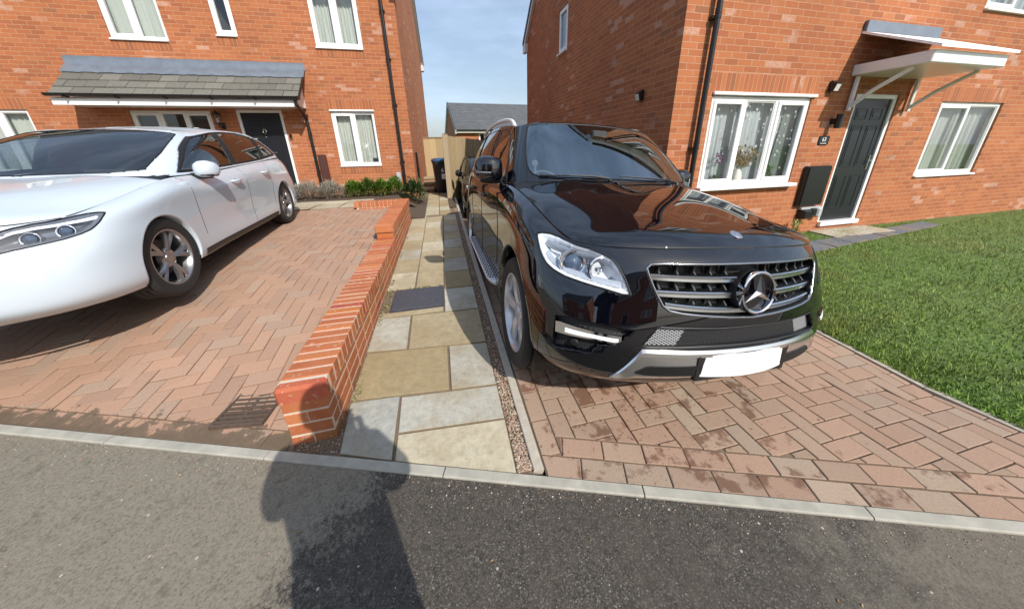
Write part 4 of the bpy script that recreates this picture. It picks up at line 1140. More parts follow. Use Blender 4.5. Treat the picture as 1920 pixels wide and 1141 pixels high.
# fittings on the right house
def floodlight(name, loc, rz, label):
    t = empty(name, loc, rz, label, 'wall lamp')
    mb = MB(); mb.cbox((-.045, -.03, -.06), (.045, 0, .075), .01)
    mb.mesh([(-.05, -.02, .08), (.05, -.02, .08), (.05, -.10, .03), (-.05, -.10, .03), (-.05, -.02, -.05), (.05, -.02, -.05), (.05, -.07, -.075), (-.05, -.07, -.075)],
            [(0, 1, 2, 3), (0, 4, 5, 1), (1, 5, 6, 2), (2, 6, 7, 3), (3, 7, 4, 0), (4, 7, 6, 5)]); mb.build('housing', MAT['blackplastic'], t)
    mb = MB(); mb.mesh([(-.042, -.1005, .02), (.042, -.1005, .02), (.042, -.075, -.065), (-.042, -.075, -.065), (-.042, -.095, .02), (.042, -.095, .02), (.042, -.065, -.065), (-.042, -.065, -.065)], [(0, 3, 2, 1), (0, 1, 5, 4), (1, 2, 6, 5), (2, 3, 7, 6), (3, 0, 4, 7)]); mb.build('lens', MAT['lens'], t)
MAT['lens'] = plain('frosted lens', (0.62, 0.62, 0.58), 0.15)
floodlight('floodlight', (5.69, 3.75, 2.27), 0, 'small black solar floodlight above right of the front window')
floodlight('floodlight', (3.03, 4.45, 2.2), -pi / 2, 'small black floodlight alone on the shaded side wall')
t = empty('updown_lamp', (5.90, 3.75, 1.80), 0, 'black cylinder up and down wall lamp left of the front door of the right house', 'wall lamp')
mb = MB(); mb.lathe([(.038, -.10), (.042, -.095), (.042, .095), (.038, .10)], 16, Matrix.Translation((0, -.10, 0))); autosmooth(mb.build('cylinder', MAT['blackplastic'], t))
mb = MB(); mb.cbox((-.03, -.07, -.04), (.03, 0, .04), .006); mb.build('mount', MAT['blackplastic'], t)
def text_mesh(s_, size, name, m, par, loc, rot, ext=.001, align='CENTER'):
    cu = bpy.data.curves.new(name, 'FONT'); cu.body = s_; cu.size = size; cu.extrude = ext; cu.align_x = align; cu.align_y = 'CENTER'
    o = bpy.data.objects.new(name, cu); COL.objects.link(o)
    dg = bpy.context.evaluated_depsgraph_get(); me = bpy.data.meshes.new_from_object(o.evaluated_get(dg))
    bpy.data.objects.remove(o)
    o = bpy.data.objects.new(name, me); COL.objects.link(o); me.materials.clear(); me.materials.append(m)
    o.parent = par; o.location = loc; o.rotation_euler = rot
    return o
t = empty('number_plaque', (5.85, 3.75, 1.53), 0, 'small black house number plaque reading 63 beside the front door', 'house number')
mb = MB(); mb.cbox((-.105, -.012, -.065), (.105, 0, .065), .012); mb.build('plate', MAT['doorblack'], t)
text_mesh('63', .085, 'digits', MAT['upvc'], t, (0, -.0135, .012), (pi / 2, 0, 0))
mb = MB()
for k in range(7): mb.box((-.06 + k * .018, -.0138, -.048), (-.048 + k * .018, -.012, -.038))
mb.build('small_lettering', MAT['upvc'], t)
t = empty('meter_cupboard', (5.865, 3.75, .50), 0, 'tall black electricity meter cupboard between the front window and the door', 'meter box')
mb = MB(); mb.cbox((-.255, -.07, .02), (.255, 0, .65), .012); mb.build('cabinet', MAT['blackplastic'], t)
mb = MB(); mb.cbox((-.235, -.083, .035), (.235, -.071, .635), .01); mb.build('door_leaf', MAT['blackplastic'], t)
t = empty('gas_pipe_cover', (5.97, 3.75, .28), 0, 'low black box with two pipe covers under the meter cupboard', 'pipe box')
mb = MB(); mb.cbox((-.23, -.12, .02), (-.06, 0, .17), .02); mb.cbox((-.045, -.10, .06), (.08, 0, .19), .02); mb.build('covers', MAT['blackplastic'], t)
mb = MB(); mb.cbox((.095, -.10, .03), (.20, 0, .19), .02); mb.cbox((-.24, -.06, .17), (.21, 0, .21), .006); mb.build('pipe_clip', MAT['greyplastic'], t)
# canopy over the right front door
c = empty('porch', (0, 0, 0)); c.parent = RH
mb = MB(); mb.cbox((rx(6.02), -.80, 2.42), (rx(7.5), .0, 2.56), .01); mb.build('fascia', MAT['upvc'], c)
mb = MB()
mb.mesh([(rx(5.98), -.86, 2.57), (rx(7.54), -.86, 2.57), (rx(7.54), 0, 2.95), (rx(5.98), 0, 2.95), (rx(5.98), -.86, 2.60), (rx(7.54), -.86, 2.60), (rx(7.54), 0, 2.98), (rx(5.98), 0, 2.98)], [(0, 3, 2, 1), (4, 5, 6, 7), (0, 1, 5, 4), (1, 2, 6, 5), (2, 3, 7, 6), (3, 0, 4, 7)])
mb.build('tiles', MAT['canopytile'], c)

mb = MB(); mb.cbox((rx(5.98), -.05, 2.965), (rx(7.54), -.002, 3.10), .006); mb.build('flashing', MAT['lead'], c)
for x in (6.10, 7.42):
    mb = MB(); mb.tube([(rx(x), -.05, 1.95), (rx(x), -.05, 2.41)], .03, 6); mb.tube([(rx(x), -.05, 2.0), (rx(x), -.28, 2.2), (rx(x), -.62, 2.41)], .026, 6); mb.build('bracket', MAT['upvc'], c)
# ------------------------------------------------------------------ fences, bin, steps at the end of the path
MAT['wood'], nt, p, c_ = tinted('pale fence timber', 0.85, 30, 0.12, 0.2, 0.002)
wcol = lambda r: tuple(np.array((0.43, 0.335, 0.205)) * r.uniform(.78, 1.12) * np.array((1, r.uniform(.95, 1.04), r.uniform(.85, 1.05))))
def fence(name, a, b, h, label, post_first=True, seed=0, cap=True):
    a, b = Vector(a), Vector(b); d = (b - a); L_ = math.hypot(d.x, d.y); an = atan2(d.y, d.x)
    t = empty(name, a, an, label, 'fence'); rg = random.Random(seed)
    mb = MB(); x = .0
    sl_ = d.z / L_
    while x < L_:
        w = .118; z = sl_ * x
        mb.mesh([(x, -.012, z + .03), (x + w, -.004, z + .03), (x + w, .004, z + .03), (x, .004, z + .03), (x, -.016 + rg.uniform(-.003, .003), z + h + rg.uniform(-.006, .006)), (x + w, -.006, z + h), (x + w, .004, z + h), (x, .004, z + h)],
                [(0, 1, 5, 4), (1, 2, 6, 5), (2, 3, 7, 6), (3, 0, 4, 7), (4, 5, 6, 7)], wcol(rg)); x += .106
    mb.build('boards', MAT['wood'], t)
    mb = MB()
    for zz in (.35, 1.0, h - .25): mb.mesh([(0, .005, zz), (L_, .005, zz + d.z), (L_, .04, zz + d.z), (0, .04, zz), (0, .005, zz + .08), (L_, .005, zz + .08 + d.z), (L_, .04, zz + .08 + d.z), (0, .04, zz + .08)], [(0, 1, 5, 4), (1, 2, 6, 5), (2, 3, 7, 6), (3, 0, 4, 7), (4, 5, 6, 7), (0, 3, 2, 1)], wcol(rg))
    mb.build('rails', MAT['wood'], t)
    n = int(L_ / 1.9) + 1
    for k in range(n + 1):
        x = L_ * k / n
        mb = MB(); mb.cbox((x - .05, -.03 if k == 0 and post_first else .006, 0 + sl_ * x), (x + .05, .10, h + .03 + sl_ * x), .006, wcol(rg)); mb.build('post', MAT['wood'], t)
    if cap:
        mb = MB(); mb.mesh([(0, -.04, h), (L_, -.04, h + d.z), (L_, .05, h + d.z), (0, .05, h), (0, -.04, h + .03), (L_, -.04, h + .03 + d.z), (L_, .05, h + .03 + d.z), (0, .05, h + .03)], [(0, 1, 5, 4), (1, 2, 6, 5), (2, 3, 7, 6), (3, 0, 4, 7), (4, 5, 6, 7), (0, 3, 2, 1)], tuple(np.array(wcol(rg)) * .8)); mb.build('capping', MAT['wood'], t)
    return t
fence('timber_fence', (-.62, 12.9, .12), (.24, 12.85, .12), 1.78, 'pale upright board fence panel at the end of the path behind the wheelie bin', seed=1)
fence('timber_fence', (.225, 8.7, .05), (2.05, 13.3, .0), 1.77, 'long pale board fence running back behind the small black car', seed=2, cap=False)
fence('timber_fence', (2.05, 13.3, .0), (6.2, 13.5, .0), 1.72, 'weathered grey board fence crossing behind the cars beside the brick gable', seed=3)
mb = MB(); mb.cbox((.20, 12.75, .1), (.34, 12.9, 2.02), .01, (.24, .19, .13)); mb.cbox((.19, 12.74, 2.021), (.35, 12.91, 2.05), .01, (.2, .16, .11)); o = mb.build('gate_post', MAT['wood']); tag(o, 'thick dark timber post where the two fence panels meet behind the bin', 'post')
mb = MB(); rng = random.Random(14)
for k, (y, z) in enumerate(((10.35, .30), (10.85, .44), (11.35, .56))):
    x = -.62
    while x < .22:
        mb.cbox((x, y, z - .22), (x + .215, y + .10, z - .06), .004, tuple(np.array((0.34, 0.17, 0.11)) * rng.uniform(.8, 1.1))); x += .225
    mb.cbox((-.63, y - .03, z - .055), (.24, y + .5, z), .006, tuple(np.array(BUFF) * .9))
struct(mb.build('steps', MAT['slab']))
# wheelie bin
t = empty('wheelie_bin', (.03, 9.95, .19), R(8), 'black wheelie bin with blue lid and white stickers at the path end', 'wheelie bin')
MAT['bin'] = plain('black bin plastic', (0.016, 0.017, 0.020), 0.4)
MAT['binlid'] = plain('blue bin lid', (0.025, 0.075, 0.17), 0.35)
mb = MB()
def ring(w, d, z, y0=0, r=.05):
    pts = []
    for cx, cy, a0 in ((w - r, d - r, 0), (-w + r, d - r, 90), (-w + r, -d + r, 180), (w - r, -d + r, 270)):
        for k in range(4):
            a = R(a0 + k * 30); pts.append((cx + r * cos(a), cy + r * sin(a) + y0, z))
    return pts
rings = [ring(.195, .20, .05, .03), ring(.20, .21, .12, .02), ring(.235, .26, .85, 0), ring(.24, .265, .90, 0), ring(.255, .28, .905, 0), ring(.255, .28, .955, 0)]
for k in range(len(rings) - 1):
    n = len(rings[k])
    mb.mesh(rings[k] + rings[k + 1], [(i, (i + 1) % n, n + (i + 1) % n, n + i) for i in range(n)])
mb.face(rings[0][::-1]); mb.face(rings[-1]); autosmooth(mb.build('body', MAT['bin'], t, fix=True), 40)
mb = MB(); rings = [ring(.262, .29, .957, -.005), ring(.265, .295, .985, -.005), ring(.24, .27, 1.02, 0), ring(.17, .2, 1.045, .02)]
for k in range(len(rings) - 1):
    n = len(rings[k]); mb.mesh(rings[k] + rings[k + 1], [(i, (i + 1) % n, n + (i + 1) % n, n + i) for i in range(n)])
mb.face(rings[0][::-1]); mb.face(rings[-1]); autosmooth(mb.build('lid', MAT['binlid'], t, fix=True), 50)
mb = MB(); mb.tube([(-.2, .32, .93), (.2, .32, .93)], .014, 8); mb.box((-.2, .27, .92), (-.17, .325, .945)); mb.box((.17, .27, .92), (.2, .325, .945)); mb.build('handle', MAT['bin'], t)
for s_ in (-1, 1):
    mb = MB(); mb.lathe([(.02, -.025), (.1, -.025), (.1, .025), (.02, .025)], 18, Matrix.Translation((s_ * .22, .24, .10)) @ Matrix.Rotation(pi / 2, 4, 'Y')); autosmooth(mb.build('wheel', MAT['blackplastic'], t))
text_mesh('61', .17, 'number_stickers', MAT['upvc'], t, (.03, -.263, .70), (R(90 - 4.0), 0, 0))
mb = MB(); mb.mesh([(-.05, -.243, .44), (.11, -.243, .44), (.11, -.257, .60), (-.05, -.257, .60), (-.05, -.236, .44), (.11, -.236, .44), (.11, -.250, .60), (-.05, -.250, .60)], [(0, 1, 2, 3), (0, 3, 7, 4), (1, 5, 6, 2), (2, 6, 7, 3), (0, 4, 5, 1)]); mb.build('white_label', MAT['upvc'], t)

# ------------------------------------------------------------------ bungalow beyond the fence
B = empty('bungalow', (1.25, 22.4, 0), R(4), 'low brick bungalow with a dark grey tiled roof beyond the timber fence', 'bungalow')
bh = [(1.55, 2.45, 1.5, 2.52), (3.3, 4.4, 1.5, 2.52)]
mb = MB(); wall_holes(mb, 0, 11, -.3, 2.75, bh); mb.build('front_wall', MAT['brick'], B)
for x in (0, 11):
    mb = MB(); mb.face([(x, 0, -.3), (x, 7, -.3), (x, 7, 2.75), (x, 3.5, 4.70), (x, 0, 2.75)], [(0, -.3), (7, -.3), (7, 2.75), (3.5, 4.7), (0, 2.75)]); mb.build('side_wall', MAT['brick'], B)
gable_roof(B, 0, 11, 7, 2.84, pitch=29, over=.25, vg=.06)
for k, w in enumerate(bh): window(B, *w, [(.5, True), (1, True)], sillout=.03, drape=None, seed=40 + k)
# ------------------------------------------------------------------ shrubs in the bed
MAT['twig'] = plain('twig', (0.08, 0.05, 0.03), 0.9)
def shrub(name, loc, sx, sy, h, n, cols, ls, lw, label, group=None, spiky=0.0, seed=0):
    rg = random.Random(seed)
    t = empty(name, loc, 0, label, 'shrub', group)
    mb = MB(); st = MB()
    for k in range(n):
        a = rg.uniform(0, 2 * pi); el = math.asin(rg.random() ** .8); rr = .55 + .45 * rg.random() ** .5
        lump = 1 + .22 * mnoise.noise(Vector((cos(a) * 1.7 + seed, sin(a) * 1.7, el * 2)))
        p = Vector((cos(a) * cos(el) * sx, sin(a) * cos(el) * sy, .04 + h * sin(el) * .94)) * rr * lump
        p.z = max(.01, p.z)
        out = Vector((cos(a) * cos(el), sin(a) * cos(el), sin(el) + spiky))
        d = out + Vector((rg.gauss(0, .55), rg.gauss(0, .55), rg.gauss(0, .45)))
        c = cols[int(rg.random() * len(cols))]
        leaf(mb, p, d, ls * rg.uniform(.6, 1.3), lw * rg.uniform(.7, 1.2), tuple(np.array(c) * rg.uniform(.75, 1.2)))
    mb.build('foliage', MAT['leaf'], t)
    for k in range(12):
        a = rg.uniform(0, 6.28); st.tube([(0.03 * cos(a), .03 * sin(a), -.02), (cos(a) * sx * .5, sin(a) * sy * .5, h * .6)], .006, 4)
    st.build('stems', MAT['twig'], t)
    return t
LAV = [(.40, .375, .31), (.30, .285, .24), (.48, .45, .38), (.27, .27, .22)]
GRN = [(.09, .20, .02), (.15, .27, .03), (.06, .13, .015), (.21, .33, .05)]
DK = [(.035, .085, .025), (.06, .13, .03), (.10, .18, .06), (.02, .05, .015)]
for k, (x, lab) in enumerate(((-3.05, 'grey brown lavender clump nearest the black front door'), (-2.55, 'grey brown lavender clump next to the green shrubs'), (-3.45, 'grey brown lavender clump at the white car end of the bed'))):
    shrub('lavender_bush', (x, 8.15, .43), .33, .26, .34, 2600, LAV, .085, .004, lab, 'lavender clumps in the bed by the left house', .6, 50 + k)
for k, (x, lab) in enumerate(((-2.10, 'bright green shrub right beside the lavender'), (-1.78, 'bright green shrub second from the lavender'), (-1.46, 'bright green shrub third from the lavender'), (-1.16, 'bright green shrub nearest the drainpipe'))):
    shrub('green_shrub', (x, 8.25 + .05 * (k % 2), .43), .21, .20, .36 + .04 * (k % 2), 1500, GRN if k != 1 else GRN + DK, .06, .013, lab, 'bright green shrubs in the bed by the left house', .5, 60 + k)
shrub('laurel_shrub', (-.70, 8.1, .30), .27, .25, .48, 700, DK, .10, .022, 'dark glossy green shrub at the corner of the left house by the path', None, .3, 70)
t = empty('weed_tuft', (5.62, 3.62, .05), 0, 'small yellow green weed at the foot of the right house wall', 'weed')
mb = MB(); rg = random.Random(1)
for k in range(60): leaf(mb, (rg.uniform(-.06, .06), rg.uniform(-.03, .03), .02 + .2 * rg.random()), (rg.gauss(0, .5), rg.gauss(0, .5), 1), .07, .014, random.choice([(.30, .33, .08), (.18, .24, .05), (.4, .36, .15)]))
mb.build('leaves', MAT['leaf'], t)
mb = MB(); rg = random.Random(77)
for k in range(240):                              # moss and weeds in the wall foot and round the manhole
    u = rg.random()
    if u < .55: y = rg.choice([1.68, 1.72, 2.5, 2.62, 2.75, 3.1, 3.3, 4.2, 5.1]) + rg.gauss(0, .05); x = -.655 + rg.random() * .03
    elif u < .8: y = rg.uniform(2.66, 3.12); x = -.62 + rg.gauss(0, .02)
    else: y = 3.12 + rg.gauss(0, .008); x = rg.uniform(-.58, -.1)
    leaf(mb, (x, y, path_z(y) - .002), (rg.gauss(0, .6), rg.gauss(0, .6), .7), rg.uniform(.012, .035), rg.uniform(.003, .007), random.choice([(.10, .13, .03), (.16, .15, .05), (.22, .17, .08)]))
tag(mb.build('moss', MAT['leaf']), 'moss and small weeds along the foot of the garden wall and manhole', 'moss', kind='stuff')
# ------------------------------------------------------------------ car surfaces: interpolating cubic splines through a net of points
def spl_mat(t, ts):
    """natural cubic spline: values at ts = M @ values at t"""
    t = np.asarray(t, float); n = len(t); h = np.diff(t)
    A = np.zeros((n, n)); B = np.zeros((n, n)); A[0, 0] = A[-1, -1] = 1
    for i in range(1, n - 1):
        A[i, i - 1] = h[i - 1]; A[i, i] = 2 * (h[i - 1] + h[i]); A[i, i + 1] = h[i]
        B[i, i - 1] = 6 / h[i - 1]; B[i, i] = -6 / h[i - 1] - 6 / h[i]; B[i, i + 1] = 6 / h[i]
    S = np.linalg.solve(A, B)
    ts = np.asarray(ts, float); M = np.zeros((len(ts), n))
    for k, x in enumerate(ts):
        i = int(np.clip(np.searchsorted(t, x) - 1, 0, n - 2)); hh = h[i]; a = (t[i + 1] - x) / hh; b = (x - t[i]) / hh
        M[k, i] += a; M[k, i + 1] += b
        M[k] += ((a ** 3 - a) * S[i] + (b ** 3 - b) * S[i + 1]) * hh * hh / 6
    return M
def net_params(N, axis):
    d = np.linalg.norm(np.diff(N, axis=axis), axis=2) ** 0.6
    d = d.mean(axis=1 - axis); t = np.concatenate([[0], np.cumsum(np.maximum(d, 1e-3))])
    return t / t[-1]
def surf(N, nu, nv, us=None, vs=None):
    N = np.asarray(N, float)
    # mirrored duplicate over x=0 so the centre line stays smooth
    tu, tv = net_params(N, 0), net_params(N, 1)
    us = np.linspace(0, 1, nu) if us is None else us; vs = np.linspace(0, 1, nv) if vs is None else vs
    return np.einsum('ai,ijk,bj->abk', spl_mat(tu, us), N, spl_mat(tv, vs))
def sym_net(N):
    """half net whose first column lies on x=0 -> full net"""
    N = np.asarray(N, float); M = N[1:][::-1].copy(); M[:, :, 0] *= -1
    return np.concatenate([M, N], 0)

SUV = {}
# rows r0..r7 from the bottom edge up to the bonnet gap / window base; columns from the front centre round to the rear centre
SUV['belt'] = [
 [(0,-.77,.30),(0,-.845,.365),(0,-.868,.44),(0,-.862,.56),(0,-.845,.70),(0,-.815,.83),(0,-.785,.93),(0,-.735,.988)],
 [(.26,-.765,.30),(.26,-.838,.365),(.26,-.862,.44),(.26,-.856,.56),(.26,-.838,.70),(.26,-.806,.83),(.26,-.775,.93),(.26,-.725,.985)],
 [(.50,-.735,.30),(.51,-.80,.365),(.51,-.825,.44),(.51,-.822,.56),(.51,-.80,.70),(.505,-.765,.83),(.50,-.73,.92),(.50,-.685,.975)],
 [(.70,-.65,.298),(.72,-.71,.36),(.73,-.735,.44),(.73,-.735,.56),(.72,-.71,.70),(.71,-.665,.82),(.69,-.625,.91),(.68,-.595,.968)],
 [(.84,-.50,.295),(.87,-.545,.36),(.885,-.57,.44),(.885,-.57,.56),(.885,-.545,.70),(.872,-.505,.82),(.832,-.475,.92),(.765,-.475,.972)],
 [(.91,-.30,.29),(.945,-.32,.36),(.96,-.33,.45),(.962,-.335,.56),(.958,-.33,.70),(.942,-.315,.83),(.900,-.305,.965),(.795,-.33,1.004)],
 [(.93,0,.28),(.955,0,.36),(.968,0,.46),(.972,0,.58),(.968,0,.72),(.958,0,.875),(.934,0,1.035),(.822,0,1.086)],
 [(.93,.45,.28),(.945,.45,.36),(.95,.45,.46),(.95,.45,.58),(.95,.45,.72),(.950,.45,.88),(.940,.45,1.095),(.842,.45,1.166)],
 [(.92,.90,.29),(.935,.90,.37),(.938,.90,.47),(.937,.90,.58),(.943,.90,.72),(.950,.90,.89),(.940,.90,1.115),(.878,.90,1.194)],
 [(.92,1.70,.29),(.935,1.70,.37),(.936,1.70,.47),(.934,1.70,.58),(.945,1.70,.73),(.952,1.70,.89),(.944,1.70,1.125),(.896,1.70,1.212)],
 [(.92,2.40,.29),(.935,2.40,.37),(.942,2.40,.47),(.945,2.40,.58),(.953,2.40,.74),(.958,2.40,.91),(.948,2.40,1.145),(.900,2.40,1.232)],
 [(.93,2.915,.29),(.95,2.915,.38),(.965,2.915,.48),(.97,2.915,.60),(.97,2.915,.76),(.962,2.915,.92),(.942,2.915,1.16),(.890,2.915,1.247)],
 [(.92,3.35,.30),(.94,3.36,.39),(.95,3.37,.48),(.952,3.37,.60),(.95,3.36,.76),(.94,3.34,.92),(.916,3.32,1.155),(.863,3.30,1.247)],
 [(.88,3.64,.32),(.90,3.68,.40),(.91,3.70,.49),(.91,3.70,.60),(.905,3.68,.76),(.89,3.64,.92),(.857,3.60,1.11),(.80,3.56,1.237)],
 [(.76,3.80,.34),(.78,3.85,.41),(.79,3.87,.50),(.79,3.87,.61),(.78,3.85,.76),(.765,3.81,.92),(.73,3.77,1.11),(.69,3.73,1.227)],
 [(.45,3.86,.35),(.45,3.92,.42),(.45,3.935,.50),(.45,3.935,.61),(.45,3.91,.76),(.44,3.87,.92),(.43,3.835,1.11),(.41,3.80,1.227)],
 [(0,3.87,.35),(0,3.93,.42),(0,3.945,.50),(0,3.945,.61),(0,3.92,.76),(0,3.885,.92),(0,3.85,1.11),(0,3.815,1.227)]]
SUV['hood'] = [  # rows front to back, columns centre to side
 [(0,-.735,.988),(.26,-.725,.985),(.50,-.685,.975),(.68,-.595,.968),(.765,-.475,.972)],
 [(0,-.675,1.031),(.265,-.665,1.029),(.51,-.62,1.014),(.69,-.525,.996),(.781,-.405,.987)],
 [(0,-.50,1.082),(.275,-.49,1.082),(.53,-.45,1.062),(.708,-.365,1.030),(.796,-.27,1.014)],
 [(0,-.22,1.146),(.285,-.215,1.148),(.545,-.19,1.126),(.732,-.14,1.084),(.810,-.07,1.059)],
 [(0,.05,1.196),(.29,.055,1.199),(.55,.075,1.178),(.745,.105,1.136),(.820,.15,1.108)],
 [(0,.32,1.238),(.30,.325,1.242),(.56,.345,1.224),(.75,.38,1.183),(.832,.41,1.156)]]
SUV['green'] = [ # columns front centre round to rear centre; rows base, mid, upper, top
 [(0,.35,1.238),(0,.55,1.41),(0,.76,1.59),(0,.94,1.728)],
 [(.36,.365,1.232),(.35,.565,1.405),(.335,.775,1.585),(.325,.95,1.720)],
 [(.60,.405,1.222),(.58,.60,1.395),(.56,.81,1.575),(.54,.985,1.705)],
 [(.745,.47,1.205),(.715,.66,1.380),(.675,.87,1.555),(.635,1.05,1.688)],
 [(.830,.60,1.190),(.785,.77,1.36),(.73,.99,1.545),(.680,1.17,1.688)],
 [(.865,.90,1.192),(.815,1.00,1.365),(.752,1.16,1.56),(.695,1.32,1.705)],
 [(.886,1.70,1.212),(.846,1.72,1.40),(.785,1.76,1.60),(.715,1.80,1.745)],
 [(.890,2.40,1.232),(.852,2.40,1.42),(.79,2.38,1.61),(.72,2.36,1.752)],
 [(.880,2.915,1.247),(.842,2.89,1.43),(.782,2.85,1.61),(.715,2.80,1.742)],
 [(.855,3.30,1.247),(.815,3.25,1.43),(.755,3.18,1.60),(.69,3.11,1.728)],
 [(.798,3.56,1.237),(.76,3.50,1.42),(.70,3.42,1.585),(.635,3.34,1.712)],
 [(.688,3.73,1.227),(.66,3.66,1.41),(.61,3.57,1.58),(.55,3.48,1.708)],
 [(.41,3.80,1.227),(.39,3.72,1.41),(.36,3.62,1.58),(.33,3.53,1.712)],
 [(0,3.815,1.227),(0,3.735,1.41),(0,3.63,1.58),(0,3.54,1.718)]]
for _c in SUV['green']:
    for _k in range(4):
        x, y, z = _c[_k]; _c[_k] = (x * 1.018, y, z)
# rounder nose in plan
for _c, _d in ((1, .008), (2, .027), (3, .032), (4, .018), (5, .006)):
    for _r in range(8):
        x, y, z = SUV['belt'][_c][_r]; SUV['belt'][_c][_r] = (x, y + _d * (1.0 if _r < 6 else .8), z)
SUV['hood'][0] = [tuple(SUV['belt'][c][7]) for c in range(5)]
SUV['hood'][1][4] = tuple((np.array(SUV['belt'][4][7]) + np.array(SUV['belt'][5][7])) / 2)
# ------------------------------------------------------------------ car materials
MAT['paint'], nt, p = mat('black car paint')
setp(p, col=(0.0012, 0.0015, 0.0035), rough=0.5, spec=0.0, coat=1.0, coatr=0.006)
p.inputs['Coat IOR'].default_value = 1.85
MAT['whitepaint'], nt, p = mat('white car paint')
setp(p, col=(0.53, 0.60, 0.67), rough=0.25, spec=0.5, coat=0.8, coatr=0.02)
MAT['chrome'] = plain('chrome', (0.78, 0.78, 0.79), 0.06, 1.0)
MAT['darkchrome'] = plain('grey chrome', (0.40, 0.41, 0.43), 0.17, 1.0)
MAT['fintip'] = plain('dull grey fin tip', (0.10, 0.105, 0.11), 0.35, 0.5)
MAT['greylamp'] = plain('grey lamp inside', (0.28, 0.29, 0.31), 0.2, 0.6)
MAT['skid'] = plain('bright trim', (0.86, 0.86, 0.87), 0.22, 1.0)
MAT['satin'] = plain('satin silver', (0.60, 0.61, 0.63), 0.24, 1.0)
MAT['alloy'] = plain('alloy wheel', (0.66, 0.67, 0.69), 0.25, 0.55)
MAT['darkalloy'] = plain('dark alloy', (0.05, 0.05, 0.055), 0.3, 0.6)
MAT['tyre'] = plain('tyre rubber', (0.018, 0.018, 0.018), 0.75, var=0.3, scale=50, bmp=0.15)
MAT['trim'] = plain('black trim', (0.010, 0.010, 0.011), 0.45)
MAT['seal'] = plain('black seal', (0.004, 0.004, 0.004), 0.6)
MAT['carglass'] = glass_mat('car glass', (0.50, 0.56, 0.57), 0.14)
MAT['screenglass'] = glass_mat('windscreen glass', (0.72, 0.78, 0.80), 0.27)
for n_ in MAT['screenglass'].node_tree.nodes:
    if n_.type == 'BSDF_GLOSSY': n_.inputs['Color'].default_value = (0.80, 0.93, 1.0, 1)
MAT['boardsilver'] = plain('brushed aluminium board', (0.70, 0.71, 0.73), 0.45, 0.2)
MAT['tintglass'] = glass_mat('dark tinted car glass', (0.05, 0.055, 0.06), 0.09)
MAT['lampglass'] = glass_mat('lamp lens', (0.93, 0.95, 0.97), 0.06)
MAT['reflector'] = plain('lamp reflector', (0.92, 0.94, 0.97), 0.42, 0.0)
MAT['lampframe'] = plain('lamp inner frame', (0.50, 0.54, 0.60), 0.4, 0.2)
MAT['amber'] = plain('amber lens', (0.55, 0.16, 0.08), 0.25)
MAT['redlens'] = plain('red lamp lens', (0.35, 0.01, 0.01), 0.12)
MAT['projlens'] = plain('projector lens', (0.06, 0.09, 0.14), 0.03, 0.0, coat=1.0)
MAT['interior'] = plain('dark car interior', (0.035, 0.036, 0.040), 0.7)
MAT['seatgrey'] = plain('grey car seat', (0.13, 0.13, 0.135), 0.7)
MAT['plate'] = plain('blank white plate', (0.82, 0.82, 0.81), 0.4)
def mesh_grille(name, wire, hole, sx, sz, th=0.35):
    m, nt, p = mat(name)
    co = objco(nt); sp = node(nt, 'ShaderNodeSeparateXYZ'); nt.links.new(co, sp.inputs[0])
    x = math_(nt, 'MULTIPLY', sp.outputs[0], sx); z = math_(nt, 'MULTIPLY', sp.outputs[2], sz)
    a = math_(nt, 'ABSOLUTE', math_(nt, 'SINE', math_(nt, 'ADD', x, z))); b = math_(nt, 'ABSOLUTE', math_(nt, 'SINE', math_(nt, 'SUBTRACT', x, z)))
    f = ramp(nt, math_(nt, 'MINIMUM', a, b), [(th, 1.0), (th + 0.12, 0.0)])
    nt.links.new(mix(nt, f, hole, wire), p.inputs['Base Color'])
    setp(p, rough=0.4, spec=0.4)
    bump(nt, p, f, 0.8, 0.004)
    return m
MAT['meshblack'] = mesh_grille('black grille mesh', (0.045, 0.046, 0.05), (0.004, 0.004, 0.004), 150, 260)
MAT['meshsilver'] = mesh_grille('silver grille mesh', (0.42, 0.43, 0.45), (0.015, 0.015, 0.016), 150, 260, 0.42)

# ------------------------------------------------------------------ patch cutting
class Patch:
    def __init__(s, V, A, F): s.V, s.A, s.F = np.array(V, float), np.array(A, float), np.array(F, int).reshape(-1, 4)
def grid_patch(G, us, vs):
    nu, nv = G.shape[:2]
    A = np.stack(np.meshgrid(us, vs, indexing='ij'), -1).reshape(-1, 2)
    i, j = np.meshgrid(np.arange(nu - 1), np.arange(nv - 1), indexing='ij'); b = (i * nv + j).ravel()
    return Patch(G.reshape(-1, 3), A, np.stack([b, b + nv, b + nv + 1, b + 1], -1))
def pip(Q, poly):
    poly = np.asarray(poly, float); x, y = Q[:, 0], Q[:, 1]; c = np.zeros(len(Q), bool); n = len(poly)
    for i in range(n):
        x0, y0 = poly[i - 1]; x1, y1 = poly[i]
        if y0 == y1: continue
        c ^= ((y0 > y) != (y1 > y)) & (x < (x1 - x0) * (y - y0) / (y1 - y0) + x0)
    return c
